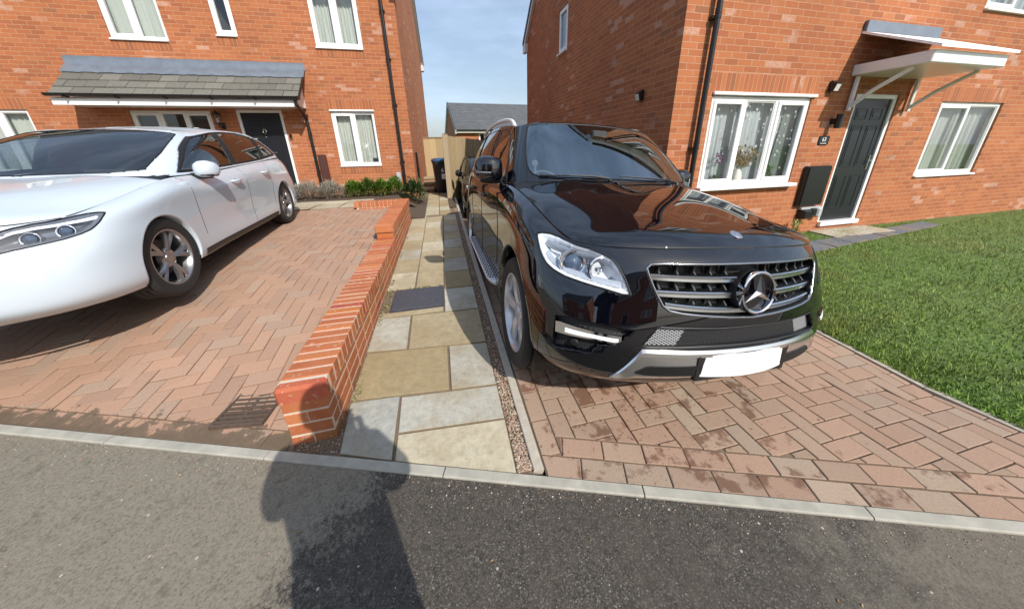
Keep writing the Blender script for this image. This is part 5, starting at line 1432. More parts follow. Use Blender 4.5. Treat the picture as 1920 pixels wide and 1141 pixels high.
def cut(P, coord, poly, mask):
    """moves vertices onto the outline, takes the faces inside out of P and returns them as a new patch"""
    Q = coord(P.V, P.A); ok = mask(P.V, P.A); ins = pip(Q, poly) & ok
    F = P.F; E = np.concatenate([F[:, [0, 1]], F[:, [1, 2]], F[:, [2, 3]], F[:, [3, 0]]]); E = np.unique(np.sort(E, 1), axis=0)
    E = E[(ins[E[:, 0]] != ins[E[:, 1]]) & ok[E[:, 0]] & ok[E[:, 1]]]
    a = np.where(ins[E[:, 0]], E[:, 0], E[:, 1]); b = np.where(ins[E[:, 0]], E[:, 1], E[:, 0])
    lo, hi = np.zeros(len(E)), np.ones(len(E))
    for _ in range(18):
        m_ = (lo + hi) / 2; q = Q[a] + (Q[b] - Q[a]) * m_[:, None]; i_ = pip(q, poly)
        lo = np.where(i_, m_, lo); hi = np.where(i_, hi, m_)
    t = (lo + hi) / 2; order = np.argsort(np.minimum(t, 1 - t)); V, A = P.V.copy(), P.A.copy(); moved = np.zeros(len(V), bool)
    for k in order:
        w = a[k] if t[k] < .5 else b[k]
        if moved[w]: continue
        V[w] = P.V[a[k]] + (P.V[b[k]] - P.V[a[k]]) * t[k]; A[w] = P.A[a[k]] + (P.A[b[k]] - P.A[a[k]]) * t[k]; moved[w] = True
    P.V, P.A = V, A; Q = coord(V, A)
    cen = Q[F].mean(1); fin = pip(cen, poly) & ok[F].all(1)
    inside = Patch(V.copy(), A.copy(), F[fin]); P.F = F[~fin]
    return inside
def compact(P):
    used = np.unique(P.F); mp = -np.ones(len(P.V), int); mp[used] = np.arange(len(used))
    return Patch(P.V[used], P.A[used], mp[P.F])
def loops(P):
    """ordered boundary loops of a patch (vertex index lists)"""
    cnt = {}
    for f in P.F:
        for k in range(4):
            e = (f[k], f[(k + 1) % 4]); 
            if e[0] == e[1]: continue
            cnt[e] = cnt.get(e, 0) + 1
    nxt = {}
    for e in cnt:
        if (e[1], e[0]) not in cnt: nxt.setdefault(e[0], []).append(e[1])
    out = []
    while nxt:
        s0 = next(iter(nxt)); lp = [s0]; c = s0
        while True:
            l = nxt.get(c)
            if not l: break
            n_ = l.pop(); 
            if not l: del nxt[c]
            if n_ == s0: break
            lp.append(n_); c = n_
        if len(lp) > 3: out.append(lp)
    return out
def vnormals(P):
    N = np.zeros_like(P.V); f = P.F
    n = np.cross(P.V[f[:, 2]] - P.V[f[:, 0]], P.V[f[:, 3]] - P.V[f[:, 1]])
    for k in range(4): np.add.at(N, f[:, k], n)
    return N / np.maximum(np.linalg.norm(N, axis=1), 1e-12)[:, None]
def patch_mesh(P, name, mt, par, flip=False, thick=0.0):
    P = compact(P)
    me = bpy.data.meshes.new(name); F = [list(dict.fromkeys((f[::-1] if flip else f).tolist())) for f in P.F]
    F = [f for f in F if len(f) > 2]
    me.from_pydata(P.V.tolist(), [], F); me.validate()
    me.polygons.foreach_set('use_smooth', np.ones(len(me.polygons), dtype=bool))
    me.materials.append(mt)
    o = bpy.data.objects.new(name, me); COL.objects.link(o); o.parent = par
    if thick:
        s = o.modifiers.new('shell', 'SOLIDIFY'); s.thickness = thick; s.offset = -1
    return o
def outward(P, cen=(0, 1.5, .7)):
    """flip faces so normals look outwards"""
    N = vnormals(P); d = P.V - np.array(cen)
    if (np.einsum('ij,ij->i', N, d)[np.unique(P.F)]).mean() < 0: P.F = P.F[:, ::-1].copy()
    return P
def edge_tube(mb, P, r, off=0.0, closed=True, step=1):
    N = vnormals(P)
    for lp in loops(P):
        if len(lp) < 8: continue
        lp = lp[::step]
        mb.tube([tuple(P.V[i] + N[i] * off) for i in lp], r, 5, closed=True)
def sample(P, idx_fun, n=1): pass

# ------------------------------------------------------------------ wheel (axis = local Z, outer face up)
def wheel_parts(par, Rt, wt, Rr, spokes, mt_rim, mt_back, sw=(.036, .052), twin=False, loc=(0, 0, 0), side=-1):
    w = empty('wheel', loc); w.parent = par
    w.rotation_euler = (0, R(90) * side, R(random.uniform(0, 72)) * 0)
    h = wt / 2
    tr = MB(); k = Rt - Rr
    prof = [(Rr - .012, -h * .8), (Rr + k * .45, -h), (Rr + k * .8, -h * .96), (Rt - .006, -h * .82)]
    g = [-.6, -.2, .2, .6]
    for q in g: prof += [(Rt, h * (q - .14)), (Rt, h * (q - .05)), (Rt - .009, h * (q - .04)), (Rt - .009, h * (q + .04)), (Rt, h * (q + .05))]
    prof += [(Rt - .002, h * .74), (Rt - .008, h * .84), (Rr + k * .80, h * .965), (Rr + k * .74, h * .985), (Rr + k * .70, h * .97), (Rr + k * .4, h * .995), (Rr + k * .12, h * .93), (Rr + k * .05, h * .90), (Rr - .012, h * .80)]
    tr.lathe(prof, 56, cap=False)
    autosmooth(tr.build('tyre', MAT['tyre'], w), 30)
    rm = MB()
    rm.lathe([(Rr + .006, h * .86), (Rr + .004, h * .91), (Rr - .006, h * .90), (Rr - .014, h * .78), (Rr - .022, h * .55), (Rr - .028, -h * .7)], 56, cap=False)
    hub = h * .62; lip = h * .80
    for s_ in range(spokes):
        a0 = 2 * pi * s_ / spokes + .3
        for dd in ((-.19, .19) if twin else (0,)):
            a = a0; M = Matrix.Rotation(a, 4, 'Z')
            ang = dd
            n = 7; L_, Rg, T = [], [], []
            for i in range(n):
                u = i / (n - 1); r = .045 + (Rr - .016 - .045) * u
                wd = (sw[0] + (sw[1] - sw[0]) * u ** 1.3) * (1.0 if not twin else .55)
                c_ = r * ang * u if twin else 0
                z = hub + (lip - hub) * u ** 1.4 + .010 * sin(pi * u)
                T.append((r, c_, wd, z))
            vs = []
            for r, c_, wd, z in T:
                vs += [(r, c_ - wd, z - .028), (r, c_ - wd * .92, z - .006), (r, c_ - wd * .35, z + .002), (r, c_, z - .003), (r, c_ + wd * .35, z + .002), (r, c_ + wd * .92, z - .006), (r, c_ + wd, z - .028)]
            fs = []
            for i in range(n - 1):
                for j in range(6): fs.append((i * 7 + j, (i + 1) * 7 + j, (i + 1) * 7 + j + 1, i * 7 + j + 1))
            rm.mesh(vs, fs, M=M)
    rm.lathe([(.085, hub - .03), (.078, hub - .004), (.062, hub + .004), (.040, hub + .002), (.038, hub + .008), (.0, hub + .010)], 30)
    for s_ in range(5):
        a = 2 * pi * s_ / 5 + .9; rm.lathe([(.010, hub - .004), (.010, hub + .004), (0, hub + .004)], 8, Matrix.Translation((.058 * cos(a), .058 * sin(a), 0)))
    autosmooth(rm.build('rim', mt_rim, w), 40)
    bd = MB(); bd.lathe([(0, -.01), (Rr * .68, -.01), (Rr * .68, .012), (Rr * .3, .013), (0, .013)], 40)
    bd.build('brake_disc', MAT['darkalloy'], w)
    bk = MB(); bk.lathe([(0, -h * .55), (Rr - .03, -h * .55)], 30, cap=False); bk.build('wheel_back', mt_back, w)
    return w

# ------------------------------------------------------------------ body shared by the cars
def us_sym(segs):
    w = np.concatenate([np.linspace(a, b, n, endpoint=False) for a, b, n in segs] + [[segs[-1][1]]])
    return np.concatenate([.5 - w[::-1], (.5 + w)[1:]])
def arch_poly(yc, zc, r, ry=None):
    ry = ry or r
    return [(yc + ry * cos(t), zc + r * sin(t)) for t in np.linspace(-.55, pi + .55, 40)] + [(yc - ry * cos(.55), -.2), (yc + ry * cos(.55), -.2)]
def roof_net(G, crown):
    top = [np.array(c[3]) for c in G]
    rows = [[top[i] for i in (0, 1, 2, 3, 4)]]
    for i in range(5, len(G) - 4):
        e = top[i]; rows.append([np.array((e[0] * f, e[1] - .02 * (1 - f), e[2] + crown * (1 - f ** 2.2))) for f in (0, .48, .78, .92, 1)])
    rows.append([top[i] for i in (-1, -2, -3, -4, -4)]); rows[-1][3] = (top[-3] + top[-4]) / 2
    return np.array(rows)
def full_from_rows(N):
    N = np.asarray(N, float); M = N[:, 1:][:, ::-1].copy(); M[:, :, 0] *= -1
    return np.concatenate([M, N], 1)
def wheel_wells(par, xo, ys, zc, r, z0):
    for s_ in (-1, 1):
        for yc in ys:
            mb = MB(); P = []
            for t in np.linspace(-.5, pi + .5, 22):
                y, z = yc + (r + .012) * cos(t), zc + (r + .012) * sin(t)
                P.append([(s_ * (xo - .035), y, z), (s_ * .50, y, z)])
            mb.grid(P)
            mb.mesh([(s_ * .50, yc + (r + .02) * cos(t), zc + (r + .02) * sin(t)) for t in np.linspace(-.5, pi + .5, 22)], [tuple(range(22))])
            mb.build('wheel_well', MAT['seal'], par)
# ------------------------------------------------------------------ the big black off-roader
def car_root(name, org, yaw, pit, rol, label, cat):
    t = empty(name, org, 0, label, cat)
    a, b, c = R(yaw), R(pit), R(rol)
    Ry = Matrix(((cos(c), 0, sin(c)), (0, 1, 0), (-sin(c), 0, cos(c))))
    Rx = Matrix(((1, 0, 0), (0, cos(b), -sin(b)), (0, sin(b), cos(b))))
    Rz = Matrix(((cos(a), sin(a), 0), (-sin(a), cos(a), 0), (0, 0, 1)))
    t.rotation_euler = (Rz @ Rx @ Ry).to_euler()
    return t
S = car_root('parked_suv', (1.286, 1.745, .0165), -.233, -2.855, 4.3, 'big glossy black off-road car with chrome grille parked nose out on the block paved drive', 'car')
us = us_sym([(0, .125, 200), (.125, .235, 90), (.235, .33, 50), (.33, .5, 50)])
vs_ = np.linspace(0, 1, 120)
BP = outward(grid_patch(surf(sym_net(SUV['belt']), 0, 0, us, vs_), us, vs_))
xz = lambda V, A: V[:, [0, 2]]
yz = lambda V, A: V[:, [1, 2]]
yv = lambda V, A: np.stack([V[:, 1], A[:, 1]], -1)
def wv(sg): return lambda V, A: np.stack([(A[:, 0] - .5) * sg, A[:, 1]], -1)
def side_mask(sg): return lambda V, A: (V[:, 0] * sg > .55)
front = lambda V, A: np.abs(A[:, 0] - .5) < .13
def half(sg): return lambda V, A: ((A[:, 0] - .5) * sg > 0) & (np.abs(A[:, 0] - .5) < .14)
def sym(pts): return pts + [(-x, z) for x, z in pts[::-1] if abs(x) > 1e-6]
GR = sym([(0, .928), (.15, .9275), (.30, .926), (.44, .922), (.492, .916), (.510, .900), (.505, .875), (.487, .825), (.468, .780), (.447, .742), (.420, .722), (.36, .711), (.27, .703), (.15, .694), (0, .686)])
HLo = [(.118, .885), (.1163, .918), (.1126, .950), (.106, .974), (.096, .982), (.0788, .968), (.071, .932), (.0667, .8917), (.0637, .8182), (.0606, .7228), (.0579, .6266), (.0616, .627), (.0702, .65), (.0791, .6694), (.0877, .6892), (.0941, .7135), (.0994, .7419), (.1051, .7907), (.1109, .8397)]
FOG = [(.0922, .4462), (.0847, .458), (.0674, .4566), (.0559, .4399), (.0633, .366), (.071, .3483), (.0741, .2923), (.082, .2906), (.0928, .2674), (.0929, .3548)]
DRL = [(.0921, .4116), (.0893, .4232), (.0643, .4112), (.0592, .4116), (.0633, .3677), (.0737, .3729), (.0925, .3584)]
MESH = sym([(0, .644), (.17, .643), (.32, .646), (.455, .648), (.47, .64), (.525, .560), (.51, .552), (.38, .5545), (.24, .560), (0, .5575)])
SKID = sym([(0, .538), (.31, .540), (.525, .543), (.585, .45), (.635, .372), (.60, .362), (.53, .385), (.29, .402), (0, .395)])
class Eval:
    def __init__(s, N): s.F = sym_net(N); s.tu, s.tv = net_params(s.F, 0), net_params(s.F, 1)
    def __call__(s, u, v): return np.einsum('ai,ijk,bj->abk', spl_mat(s.tu, [u]), s.F, spl_mat(s.tv, [v]))[0, 0]
    def nrm(s, u, v):
        n = np.cross(s(u + .002, v) - s(u - .002, v), s(u, min(1, v + .01)) - s(u, max(0, v - .01))); n /= np.linalg.norm(n)
        return n if np.dot(n, s(u, v) - np.array((0, 1.5, .7))) > 0 else -n
    def xz(s, x, z):
        """point of the nose seen at (x, z) from straight ahead"""
        u, v = .5 + .11 * x / .75, .5
        for _ in range(14):
            p = s(u, v); e = np.array((x - p[0], z - p[2]))
            if np.abs(e).max() < 1e-6: break
            a = (s(u + 1e-4, v) - p)[[0, 2]] / 1e-4; b = (s(u, v + 1e-4) - p)[[0, 2]] / 1e-4
            d = np.linalg.solve(np.stack([a, b], 1), e); d = np.clip(d, -.05, .05); u, v = u + d[0], min(1, max(0, v + d[1]))
        return s(u, v), s.nrm(u, v)
EV = Eval(SUV['belt'])
def dense_poly(poly, step=.012):
    out = []
    for i in range(len(poly)):
        a, b = np.array(poly[i - 1]), np.array(poly[i]); n = max(1, int(np.linalg.norm(b - a) / step))
        for k in range(n): out.append(a + (b - a) * k / n)
    return out
grl = cut(BP, xz, GR, front)
msh = cut(BP, xz, MESH, front)
hls, fogs = [], []
for sg in (-1, 1):
    hls.append((sg, cut(BP, wv(sg), HLo, half(sg)))); fogs.append((sg, cut(BP, wv(sg), FOG, half(sg))))
ARC = .432
for sg in (-1, 1):
    for yc in (0, 2.915): cut(BP, yz, arch_poly(yc, .392, ARC), side_mask(sg))
body = patch_mesh(BP, 'body', MAT['paint'], S, thick=.004)
# arch lips and wheel wells
def side_x(ev, y, z, sg):
    """point of the flank seen at (y, z) from the side"""
    us_t = np.linspace(.52, .98, 60); vv = .5
    ys = np.array([ev(u_, .5)[1] for u_ in us_t]); u_ = float(us_t[np.argmin(np.abs(ys - y) + (us_t > .9) * 9)])
    for _ in range(16):
        p = ev(u_, vv); e = np.array((y - p[1], z - p[2]))
        if np.abs(e).max() < 1e-6: break
        a = (ev(u_ + 1e-4, vv) - p)[[1, 2]] / 1e-4; b = (ev(u_, vv + 1e-4) - p)[[1, 2]] / 1e-4
        try: dl = np.linalg.solve(np.stack([a, b], 1), e)
        except np.linalg.LinAlgError: break
        dl = np.clip(dl, -.05, .05); u_, vv = u_ + dl[0], min(1, max(0, vv + dl[1]))
    p = ev(u_, vv); return np.array((abs(p[0]) * sg, p[1], p[2]))
def arch_lip(par, ev, ys, zc, r, depth, mt, zmin):
    for sg in (-1, 1):
        for yc in ys:
            mb = MB(); rows = []
            t0 = math.asin((zmin - zc) / r)
            for t_ in np.linspace(t0, pi - t0, 48):
                c_, s_ = cos(t_), sin(t_); rad = np.array((0, c_, s_))
                q = side_x(ev, yc + r * c_, zc + r * s_, sg); qo = side_x(ev, yc + (r + .012) * c_, zc + (r + .012) * s_, sg)
                rows.append([tuple(qo + np.array((sg * .0008, 0, 0))), tuple(q + np.array((sg * .0030, 0, 0))), tuple(q - rad * .010 + np.array((-sg * .006, 0, 0))), tuple(q - rad * .011 + np.array((-sg * depth, 0, 0)))])
            mb.grid(rows); mb.build('wheel_arch', mt, par, smooth=True)
arch_lip(S, EV, (0, 2.915), .392, ARC, .10, MAT['paint'], .315)
wheel_wells(S, .95, (0, 2.915), .392, ARC, .3)
mb = MB()                                          # floor pan and dark core so daylight never shows through
mb.box((-.78, .50, .26), (.78, 2.42, .34)); mb.box((-.50, -.55, .30), (.50, 3.7, .40)); mb.box((-.78, 3.42, .34), (.78, 3.75, .5))
mb.build('underbody', MAT['seal'], S)
# bonnet
HN = full_from_rows(SUV['hood'])
us2 = np.linspace(0, 1, 70); vs2 = np.linspace(0, 1, 120)
HG = surf(HN, 0, 0, us2, vs2)
x_ = HG[:, :, 0]                                  # two long swages
HG[:, :, 2] += .005 * np.exp(-((np.abs(x_) - .45) / .06) ** 2) * np.clip((us2[:, None] - .08) * 4, 0, 1)
HP = outward(grid_patch(HG, us2, vs2)); patch_mesh(HP, 'bonnet', MAT['paint'], S, thick=.004)
mb = MB()
edge = [HG[i, 0] for i in range(1, 70)]; edge2 = [HG[i, -1] for i in range(1, 70)]
for e in (edge, edge2): mb.tube([tuple(q + np.array((0, 0, -.0015))) for q in e], .0035, 5)
mb.build('bonnet_gap', MAT['seal'], S)
# greenhouse
gus = us_sym([(0, .13, 110), (.13, .36, 90), (.36, .5, 40)]); gvs = np.linspace(0, 1, 60)
GG = surf(sym_net(SUV['green']), 0, 0, gus, gvs)
GP = outward(grid_patch(GG, gus, gvs))
wv0 = lambda V, A: np.stack([A[:, 0] - .5, A[:, 1]], -1)
WS = [(.0, .035), (.03, .04), (.06, .05), (.080, .070), (.0885, .115), (.093, .22), (.094, .40), (.0925, .65), (.089, .90), (.082, .952), (.04, .962), (0, .966)]
ws = cut(GP, wv0, sym(WS), lambda V, A: np.abs(A[:, 0] - .5) < .2)
glass_side = []
for sg in (-1, 1):
    for poly in ([(.70, .07), (.90, .42), (1.05, .68), (1.17, .83), (1.30, .895), (1.50, .90), (1.47, .5), (1.44, .07)],
                 [(1.54, .07), (1.57, .5), (1.60, .90), (2.33, .90), (2.38, .5), (2.42, .08)],
                 [(2.52, .10), (2.47, .5), (2.43, .885), (2.95, .84), (3.16, .45), (3.27, .14)]):
        glass_side.append(cut(GP, yv, poly, side_mask(sg)))
rear = cut(GP, wv0, [(.5 + .0, 0)] and [(.405, .12), (.5, .10), (.51, .10), (.51, .93), (.5, .93), (.405, .90)], lambda V, A: A[:, 0] > .86)
patch_mesh(GP, 'cabin_frame', MAT['paint'], S, thick=.004)
patch_mesh(ws, 'windscreen', MAT['screenglass'], S)
mb = MB(); edge_tube(mb, ws, .006, -.001)
for g in glass_side: edge_tube(mb, g, .006, -.001)
mb.build('window_seal', MAT['seal'], S)
for i, g in enumerate(glass_side): patch_mesh(g, 'side_window', MAT['carglass' if i % 3 == 0 else 'tintglass'], S)
patch_mesh(rear, 'rear_window', MAT['tintglass'], S)
RN = full_from_rows(roof_net(SUV['green'], .055)); RG = surf(RN, 0, 0, np.linspace(0, 1, 60), np.linspace(0, 1, 70))
patch_mesh(outward(grid_patch(RG, np.linspace(0, 1, 60), np.linspace(0, 1, 70))), 'roof', MAT['paint'], S, thick=.004)
# cowl and wipers
mb = MB(); P = []
for j in range(0, 120, 3):
    q = HG[-1, j]; i = int(np.argmin(np.abs(GG[:, 0, 0] - q[0]) + (np.abs(gus - .5) > .12) * 9)); g = GG[i, 2]
    P.append([tuple(q + np.array((0, -.01, -.008))), tuple((q + g) / 2 + np.array((0, 0, -.018))), tuple(g + np.array((0, 0.004, -.002)))])
mb.grid(P); mb.build('cowl', MAT['trim'], S, smooth=True)
def on_ws(xw, v): 
    i = int(np.argmin(np.abs(GG[:, int(v * 59), 0] - xw) + (np.abs(gus - .5) > .11) * 9)); return GG[i, int(v * 59)]
mb = MB()
for x0, x1 in ((-.12, -.66), (.52, -.02)):
    a = on_ws(x0, .03) + np.array((0, -.02, .012)); pts = [a, on_ws(x0 + (x1 - x0) * .25, .045) + np.array((0, -.03, .02)), on_ws(x0 + (x1 - x0) * .6, .06) + np.array((0, -.022, .014)), on_ws(x1, .075) + np.array((0, -.014, .01))]
    mb.tube([tuple(q) for q in pts], [.010, .009, .007, .005], 6); mb.tube([tuple(pts[0]), tuple(pts[0] + np.array((0, -.01, -.02)))], .016, 8)
mb.build('wiper', MAT['trim'], S)
# roof rails
for sg in (-1, 1):
    mb = MB(); pts = []
    ys = [1.20, 1.26, 1.36, 1.55, 2.0, 2.5, 2.9, 3.08, 3.16]
    hs = [.0, .036, .050, .054, .056, .055, .050, .034, .0]
    for y, h_ in zip(ys, hs):
        i = int(np.argmin(np.abs(GG[:, -1, 1] - y) + (GG[:, -1, 0] * sg < .3) * 9)); q = GG[i, -1]
        pts.append((q[0] - sg * .012, y, q[2] + h_))
    M_ = spl_mat(np.linspace(0, 1, len(pts)), np.linspace(0, 1, 40)) @ np.array(pts)
    mb.tube([tuple(q) for q in M_], .019, 10); mb.build('roof_rail', MAT['boardsilver'], S, smooth=True)
# lamps
def inset_patch(P, depth, edge_keep=.0):
    P = compact(P); N = vnormals(P); lp = np.unique([i for l in loops(P) for i in l])
    B = P.V[lp]; d = np.array([np.min(np.linalg.norm(B - v, axis=1)) for v in P.V])
    k = np.clip((d - .004) / .05, 0, 1); k = k * k * (3 - 2 * k)
    P.V = P.V - N * (k * depth + .004)[:, None]
    return P
def surf_at(w, v, sg=1): return EV(.5 + w * sg, v), EV.nrm(.5 + w * sg, v)
for sg, hp in hls:
    h = empty('headlight', (0, 0, 0)); h.parent = S
    patch_mesh(inset_patch(hp, .055), 'reflector', MAT['reflector'], h)
    patch_mesh(hp, 'lens', MAT['lampglass'], h)
    mb = MB(); mb.tube([tuple(EV(.5 + a * sg, b)) for a, b in dense_poly(HLo, .004)], .0045, 6, closed=True); mb.build('seal', MAT['seal'], h)
    def lamp_M(w, v, dep, fwd=.75):
        p_, n = surf_at(w, v, sg); n = np.array((0, -1, .12)) * fwd + n * (1 - fwd); n /= np.linalg.norm(n)
        p_ = p_ - surf_at(w, v, sg)[1] * dep
        return Matrix.Translation(p_) @ Vector(n).to_track_quat('Z', 'Y').to_matrix().to_4x4()
    M1 = lamp_M(.0866, .815, .040); M2 = lamp_M(.0722, .785, .040)
    mb = MB(); mb.lathe([(.066, -.03), (.068, .012), (.062, .020), (.052, .016), (.049, .006)], 32, M1, cap=False)
    mb.lathe([(.064, -.02), (.066, .016), (.060, .018), (.045, -.015), (.025, -.03), (.012, -.034)], 32, M2)
    autosmooth(mb.build('bezel', MAT['chrome'], h), 40)
    mb = MB(); mb.lathe([(.047, .004), (.042, .016), (.030, .026), (.015, .031), (0, .033)], 28, M1); mb.build('projector', MAT['projlens'], h, smooth=True)
    mb = MB(); mb.lathe([(.014, -.03), (.014, .0), (.008, .008), (0, .01)], 14, M2); mb.build('bulb_cap', MAT['chrome'], h, smooth=True)
    mb = MB(); P = []
    for k in range(24):                            # light inner brow along the top edge
        w = .1095 - k * (.1095 - .064) / 23; vt = np.interp(w, [.064, .0667, .071, .0788, .096, .1126], [.80, .86, .905, .938, .945, .915])
        a, na = surf_at(w, vt - .012, sg); b, nb = surf_at(w, vt - .055, sg)
        P.append([tuple(a - na * .010), tuple(b - nb * .022), tuple(b - nb * .05)])
    mb.grid(P); mb.build('brow', MAT['lampframe'], h, smooth=True)
    mb = MB(); P = []
    for k in range(20):
        w = .103 - k * (.103 - .062) / 19; vb = np.interp(w, [.0579, .0702, .0877, .0994, .104], [.64, .665, .705, .76, .80])
        a, na = surf_at(w, vb + .012, sg); b, nb = surf_at(w, vb + .055, sg)
        P.append([tuple(a - na * .010), tuple(b - nb * .016), tuple(b - nb * .05)])
    mb.grid(P); mb.build('lower_bar', MAT['lampframe'], h, smooth=True)
    mb = MB()
    for w, v in ((.0925, .765), (.0655, .672)):
        a, n = surf_at(w, v, sg); mb.lathe([(.014, -.02), (.013, .0), (0, .004)], 12, Matrix.Translation(a - n * .028) @ Vector(n).to_track_quat('Z', 'Y').to_matrix().to_4x4())
    mb.build('amber_bulb', MAT['amber'], h)
# grille: backing, bars, fins, star
g = empty('grille', (0, 0, 0)); g.parent = S
gb_ = compact(grl); gb_.V = gb_.V + np.array((0, .075, -.0)); patch_mesh(gb_, 'backing', MAT['seal'], g)
mb = MB(); rim0 = [EV.xz(*q)[0] for q in dense_poly(GR)]
mb.grid([[tuple(q), tuple(q + np.array((0, .085, 0)))] for q in rim0 + rim0[:1]]); mb.build('surround', MAT['seal'], g)
mb = MB(); mb.tube([tuple(q + np.array((0, -.001, 0))) for q in rim0], .0058, 8, closed=True); mb.build('chrome_frame', MAT['darkchrome'], g, smooth=True)
_all = surf(sym_net(SUV['belt']), 0, 0, us, vs_).reshape(-1, 3)
def nose_y(x, z): return EV.xz(x, z)[0][1]
def gx(z): return float(np.interp(z, [.686, .703, .722, .742, .78, .825, .875, .9], [.05, .27, .42, .447, .468, .487, .505, .51]))
bar_z = [(.870, .846), (.800, .776), (.730, .708)]
for k, (zc0, zc1) in enumerate(bar_z):
    mb = MB(); P = []
    for x in np.linspace(-1, 1, 61):
        xe = (gx(zc0) - .004, gx(zc0) - .004, .432)[k]; xx = x * xe
        y = nose_y(xx, (zc0 + zc1) / 2) + .014
        cv = (-.008 * (1 - abs(x)), -.008 * (1 - abs(x)), .026 * x * x - .006)[k]; a, b = zc0 + cv, zc1 + cv
        P.append([(xx, y + .050, a + .006), (xx, y + .006, a + .003), (xx, y, a - .001), (xx, y + .001, (a + b) / 2 + .002), (xx, y + .005, (a + b) / 2), (xx, y + .003, b), (xx, y + .05, b - .004)])
    mb.grid(P); autosmooth(mb.build('bar', MAT['satin'], g), 25)
fin_tips = []
for x in np.linspace(-.44, .44, 12):
    if abs(x) < .10: continue
    y = nose_y(x, .8); fin = MB()
    top_, bot = .918, np.interp(abs(x), [0, .3, .44], [.69, .705, .74])
    fin.mesh([(x - .004, y + .045, bot), (x + .004, y + .045, bot), (x + .004, y + .07, bot), (x - .004, y + .07, bot), (x - .004, y + .060, top_), (x + .004, y + .060, top_), (x + .004, y + .09, top_), (x - .004, y + .09, top_)], [(0, 1, 5, 4), (1, 2, 6, 5), (3, 0, 4, 7), (4, 5, 6, 7)])
    fo = fin.build('fin', MAT['seal'], g)
    for (a, b) in bar_z:
        yy = nose_y(x, a); tip = MB()
        tip.mesh([(x - .005, yy + .030, a + .002), (x + .005, yy + .030, a + .002), (x + .004, yy + .048, a + .020), (x - .004, yy + .048, a + .020), (x - .006, yy + .055, a), (x + .006, yy + .055, a)], [(0, 1, 2, 3), (0, 3, 4), (1, 5, 2)])
        fin_tips.append((tip, fo))
for tip, fo in fin_tips: tip.build('fin_tip', MAT['fintip'], g)
st = empty('star_badge', (0, 0, 0)); st.parent = g
MS = Matrix.Translation((0, -.843, .806)) @ Matrix.Rotation(R(90 - 8), 4, 'X')
mb = MB(); mb.lathe([(.098, -.035), (.100, -.004), (.0985, .006), (.093, .010), (.0875, .006), (.086, -.003), (.0855, -.02)], 64, MS, cap=False); autosmooth(mb.build('ring', MAT['chrome'], st), 40)
mb = MB()
for k in range(3):
    a = pi / 2 + 2 * pi * k / 3; c, s_ = cos(a), sin(a); r0, r1, wd = .0, .0875, .0175
    b1, b2 = a + pi / 3, a - pi / 3
    vs = [(0, 0, .017), (r1 * c, r1 * s_, .004), (wd * cos(b1), wd * sin(b1), .003), (wd * cos(b2), wd * sin(b2), .003)]
    mb.mesh(vs, [(0, 1, 2), (0, 3, 1)], M=MS)
mb.build('star', MAT['chrome'], st)
mb = MB(); mb.lathe([(0, -.014), (.087, -.014)], 40, MS, cap=False); mb.build('badge_back', MAT['paint'], st)
mb = MB(); mb.lathe([(.102, -.06), (.101, -.03), (.098, -.02)], 40, MS, cap=False); mb.build('badge_housing', MAT['seal'], st)
# bonnet emblem
i0 = int(np.argmin(np.abs(HG[:, 60, 1] + .665))); q = HG[i0, 60]; n = np.cross(HG[i0, 61] - HG[i0, 59], HG[i0 + 1, 60] - HG[i0 - 1, 60]); n = n / np.linalg.norm(n); n = n if n[2] > 0 else -n
ME = Matrix.Translation(q) @ Vector(n).to_track_quat('Z', 'Y').to_matrix().to_4x4()
e = empty('bonnet_emblem', (0, 0, 0)); e.parent = S
mb = MB(); mb.lathe([(.030, -.004), (.030, .003), (.027, .005), (.024, .004)], 30, ME, cap=False)
for k in range(3):
    a = pi / 2 + 2 * pi * k / 3; mb.mesh([(0, 0, .006), (.020 * cos(a), .020 * sin(a), .004), (.005 * cos(a + 1.05), .005 * sin(a + 1.05), .004), (.005 * cos(a - 1.05), .005 * sin(a - 1.05), .004)], [(0, 1, 2), (0, 3, 1)], M=ME)
mb.build('emblem_ring', MAT['chrome'], e)
MAT['emblemblue'] = plain('grey blue enamel', (0.30, 0.36, 0.45), 0.2, 0.6)
mb = MB(); mb.lathe([(.024, .003), (0, .0035)], 30, ME); mb.build('emblem_face', MAT['emblemblue'], e)
# lower intake: black mesh with silver ends
mp = compact(msh); mp.V = mp.V + np.array((0, .022, 0))
cxx = mp.V[mp.F].mean(1)[:, 0]
lim = lambda P: np.abs(P.V[P.F].mean(1)[:, 0] + 0) > .345 - (P.V[P.F].mean(1)[:, 2] - .6) * .5
k_ = lim(mp); patch_mesh(Patch(mp.V, mp.A, mp.F[~k_]), 'lower_mesh', MAT['meshblack'], S); [patch_mesh(Patch(mp.V, mp.A, mp.F[k_ & (cxx * q_ > 0)]), 'lower_mesh_end', MAT['meshsilver'], S) for q_ in (-1, 1)]
mb = MB(); r_ = [EV.xz(*q)[0] for q in dense_poly(MESH)]
mb.grid([[tuple(q + np.array((0, -.001, 0))), tuple(q + np.array((0, .03, 0)))] for q in r_ + r_[:1]]); mb.tube([tuple(q) for q in r_], .003, 5, closed=True)
mb.build('intake_surround', MAT['trim'], S)
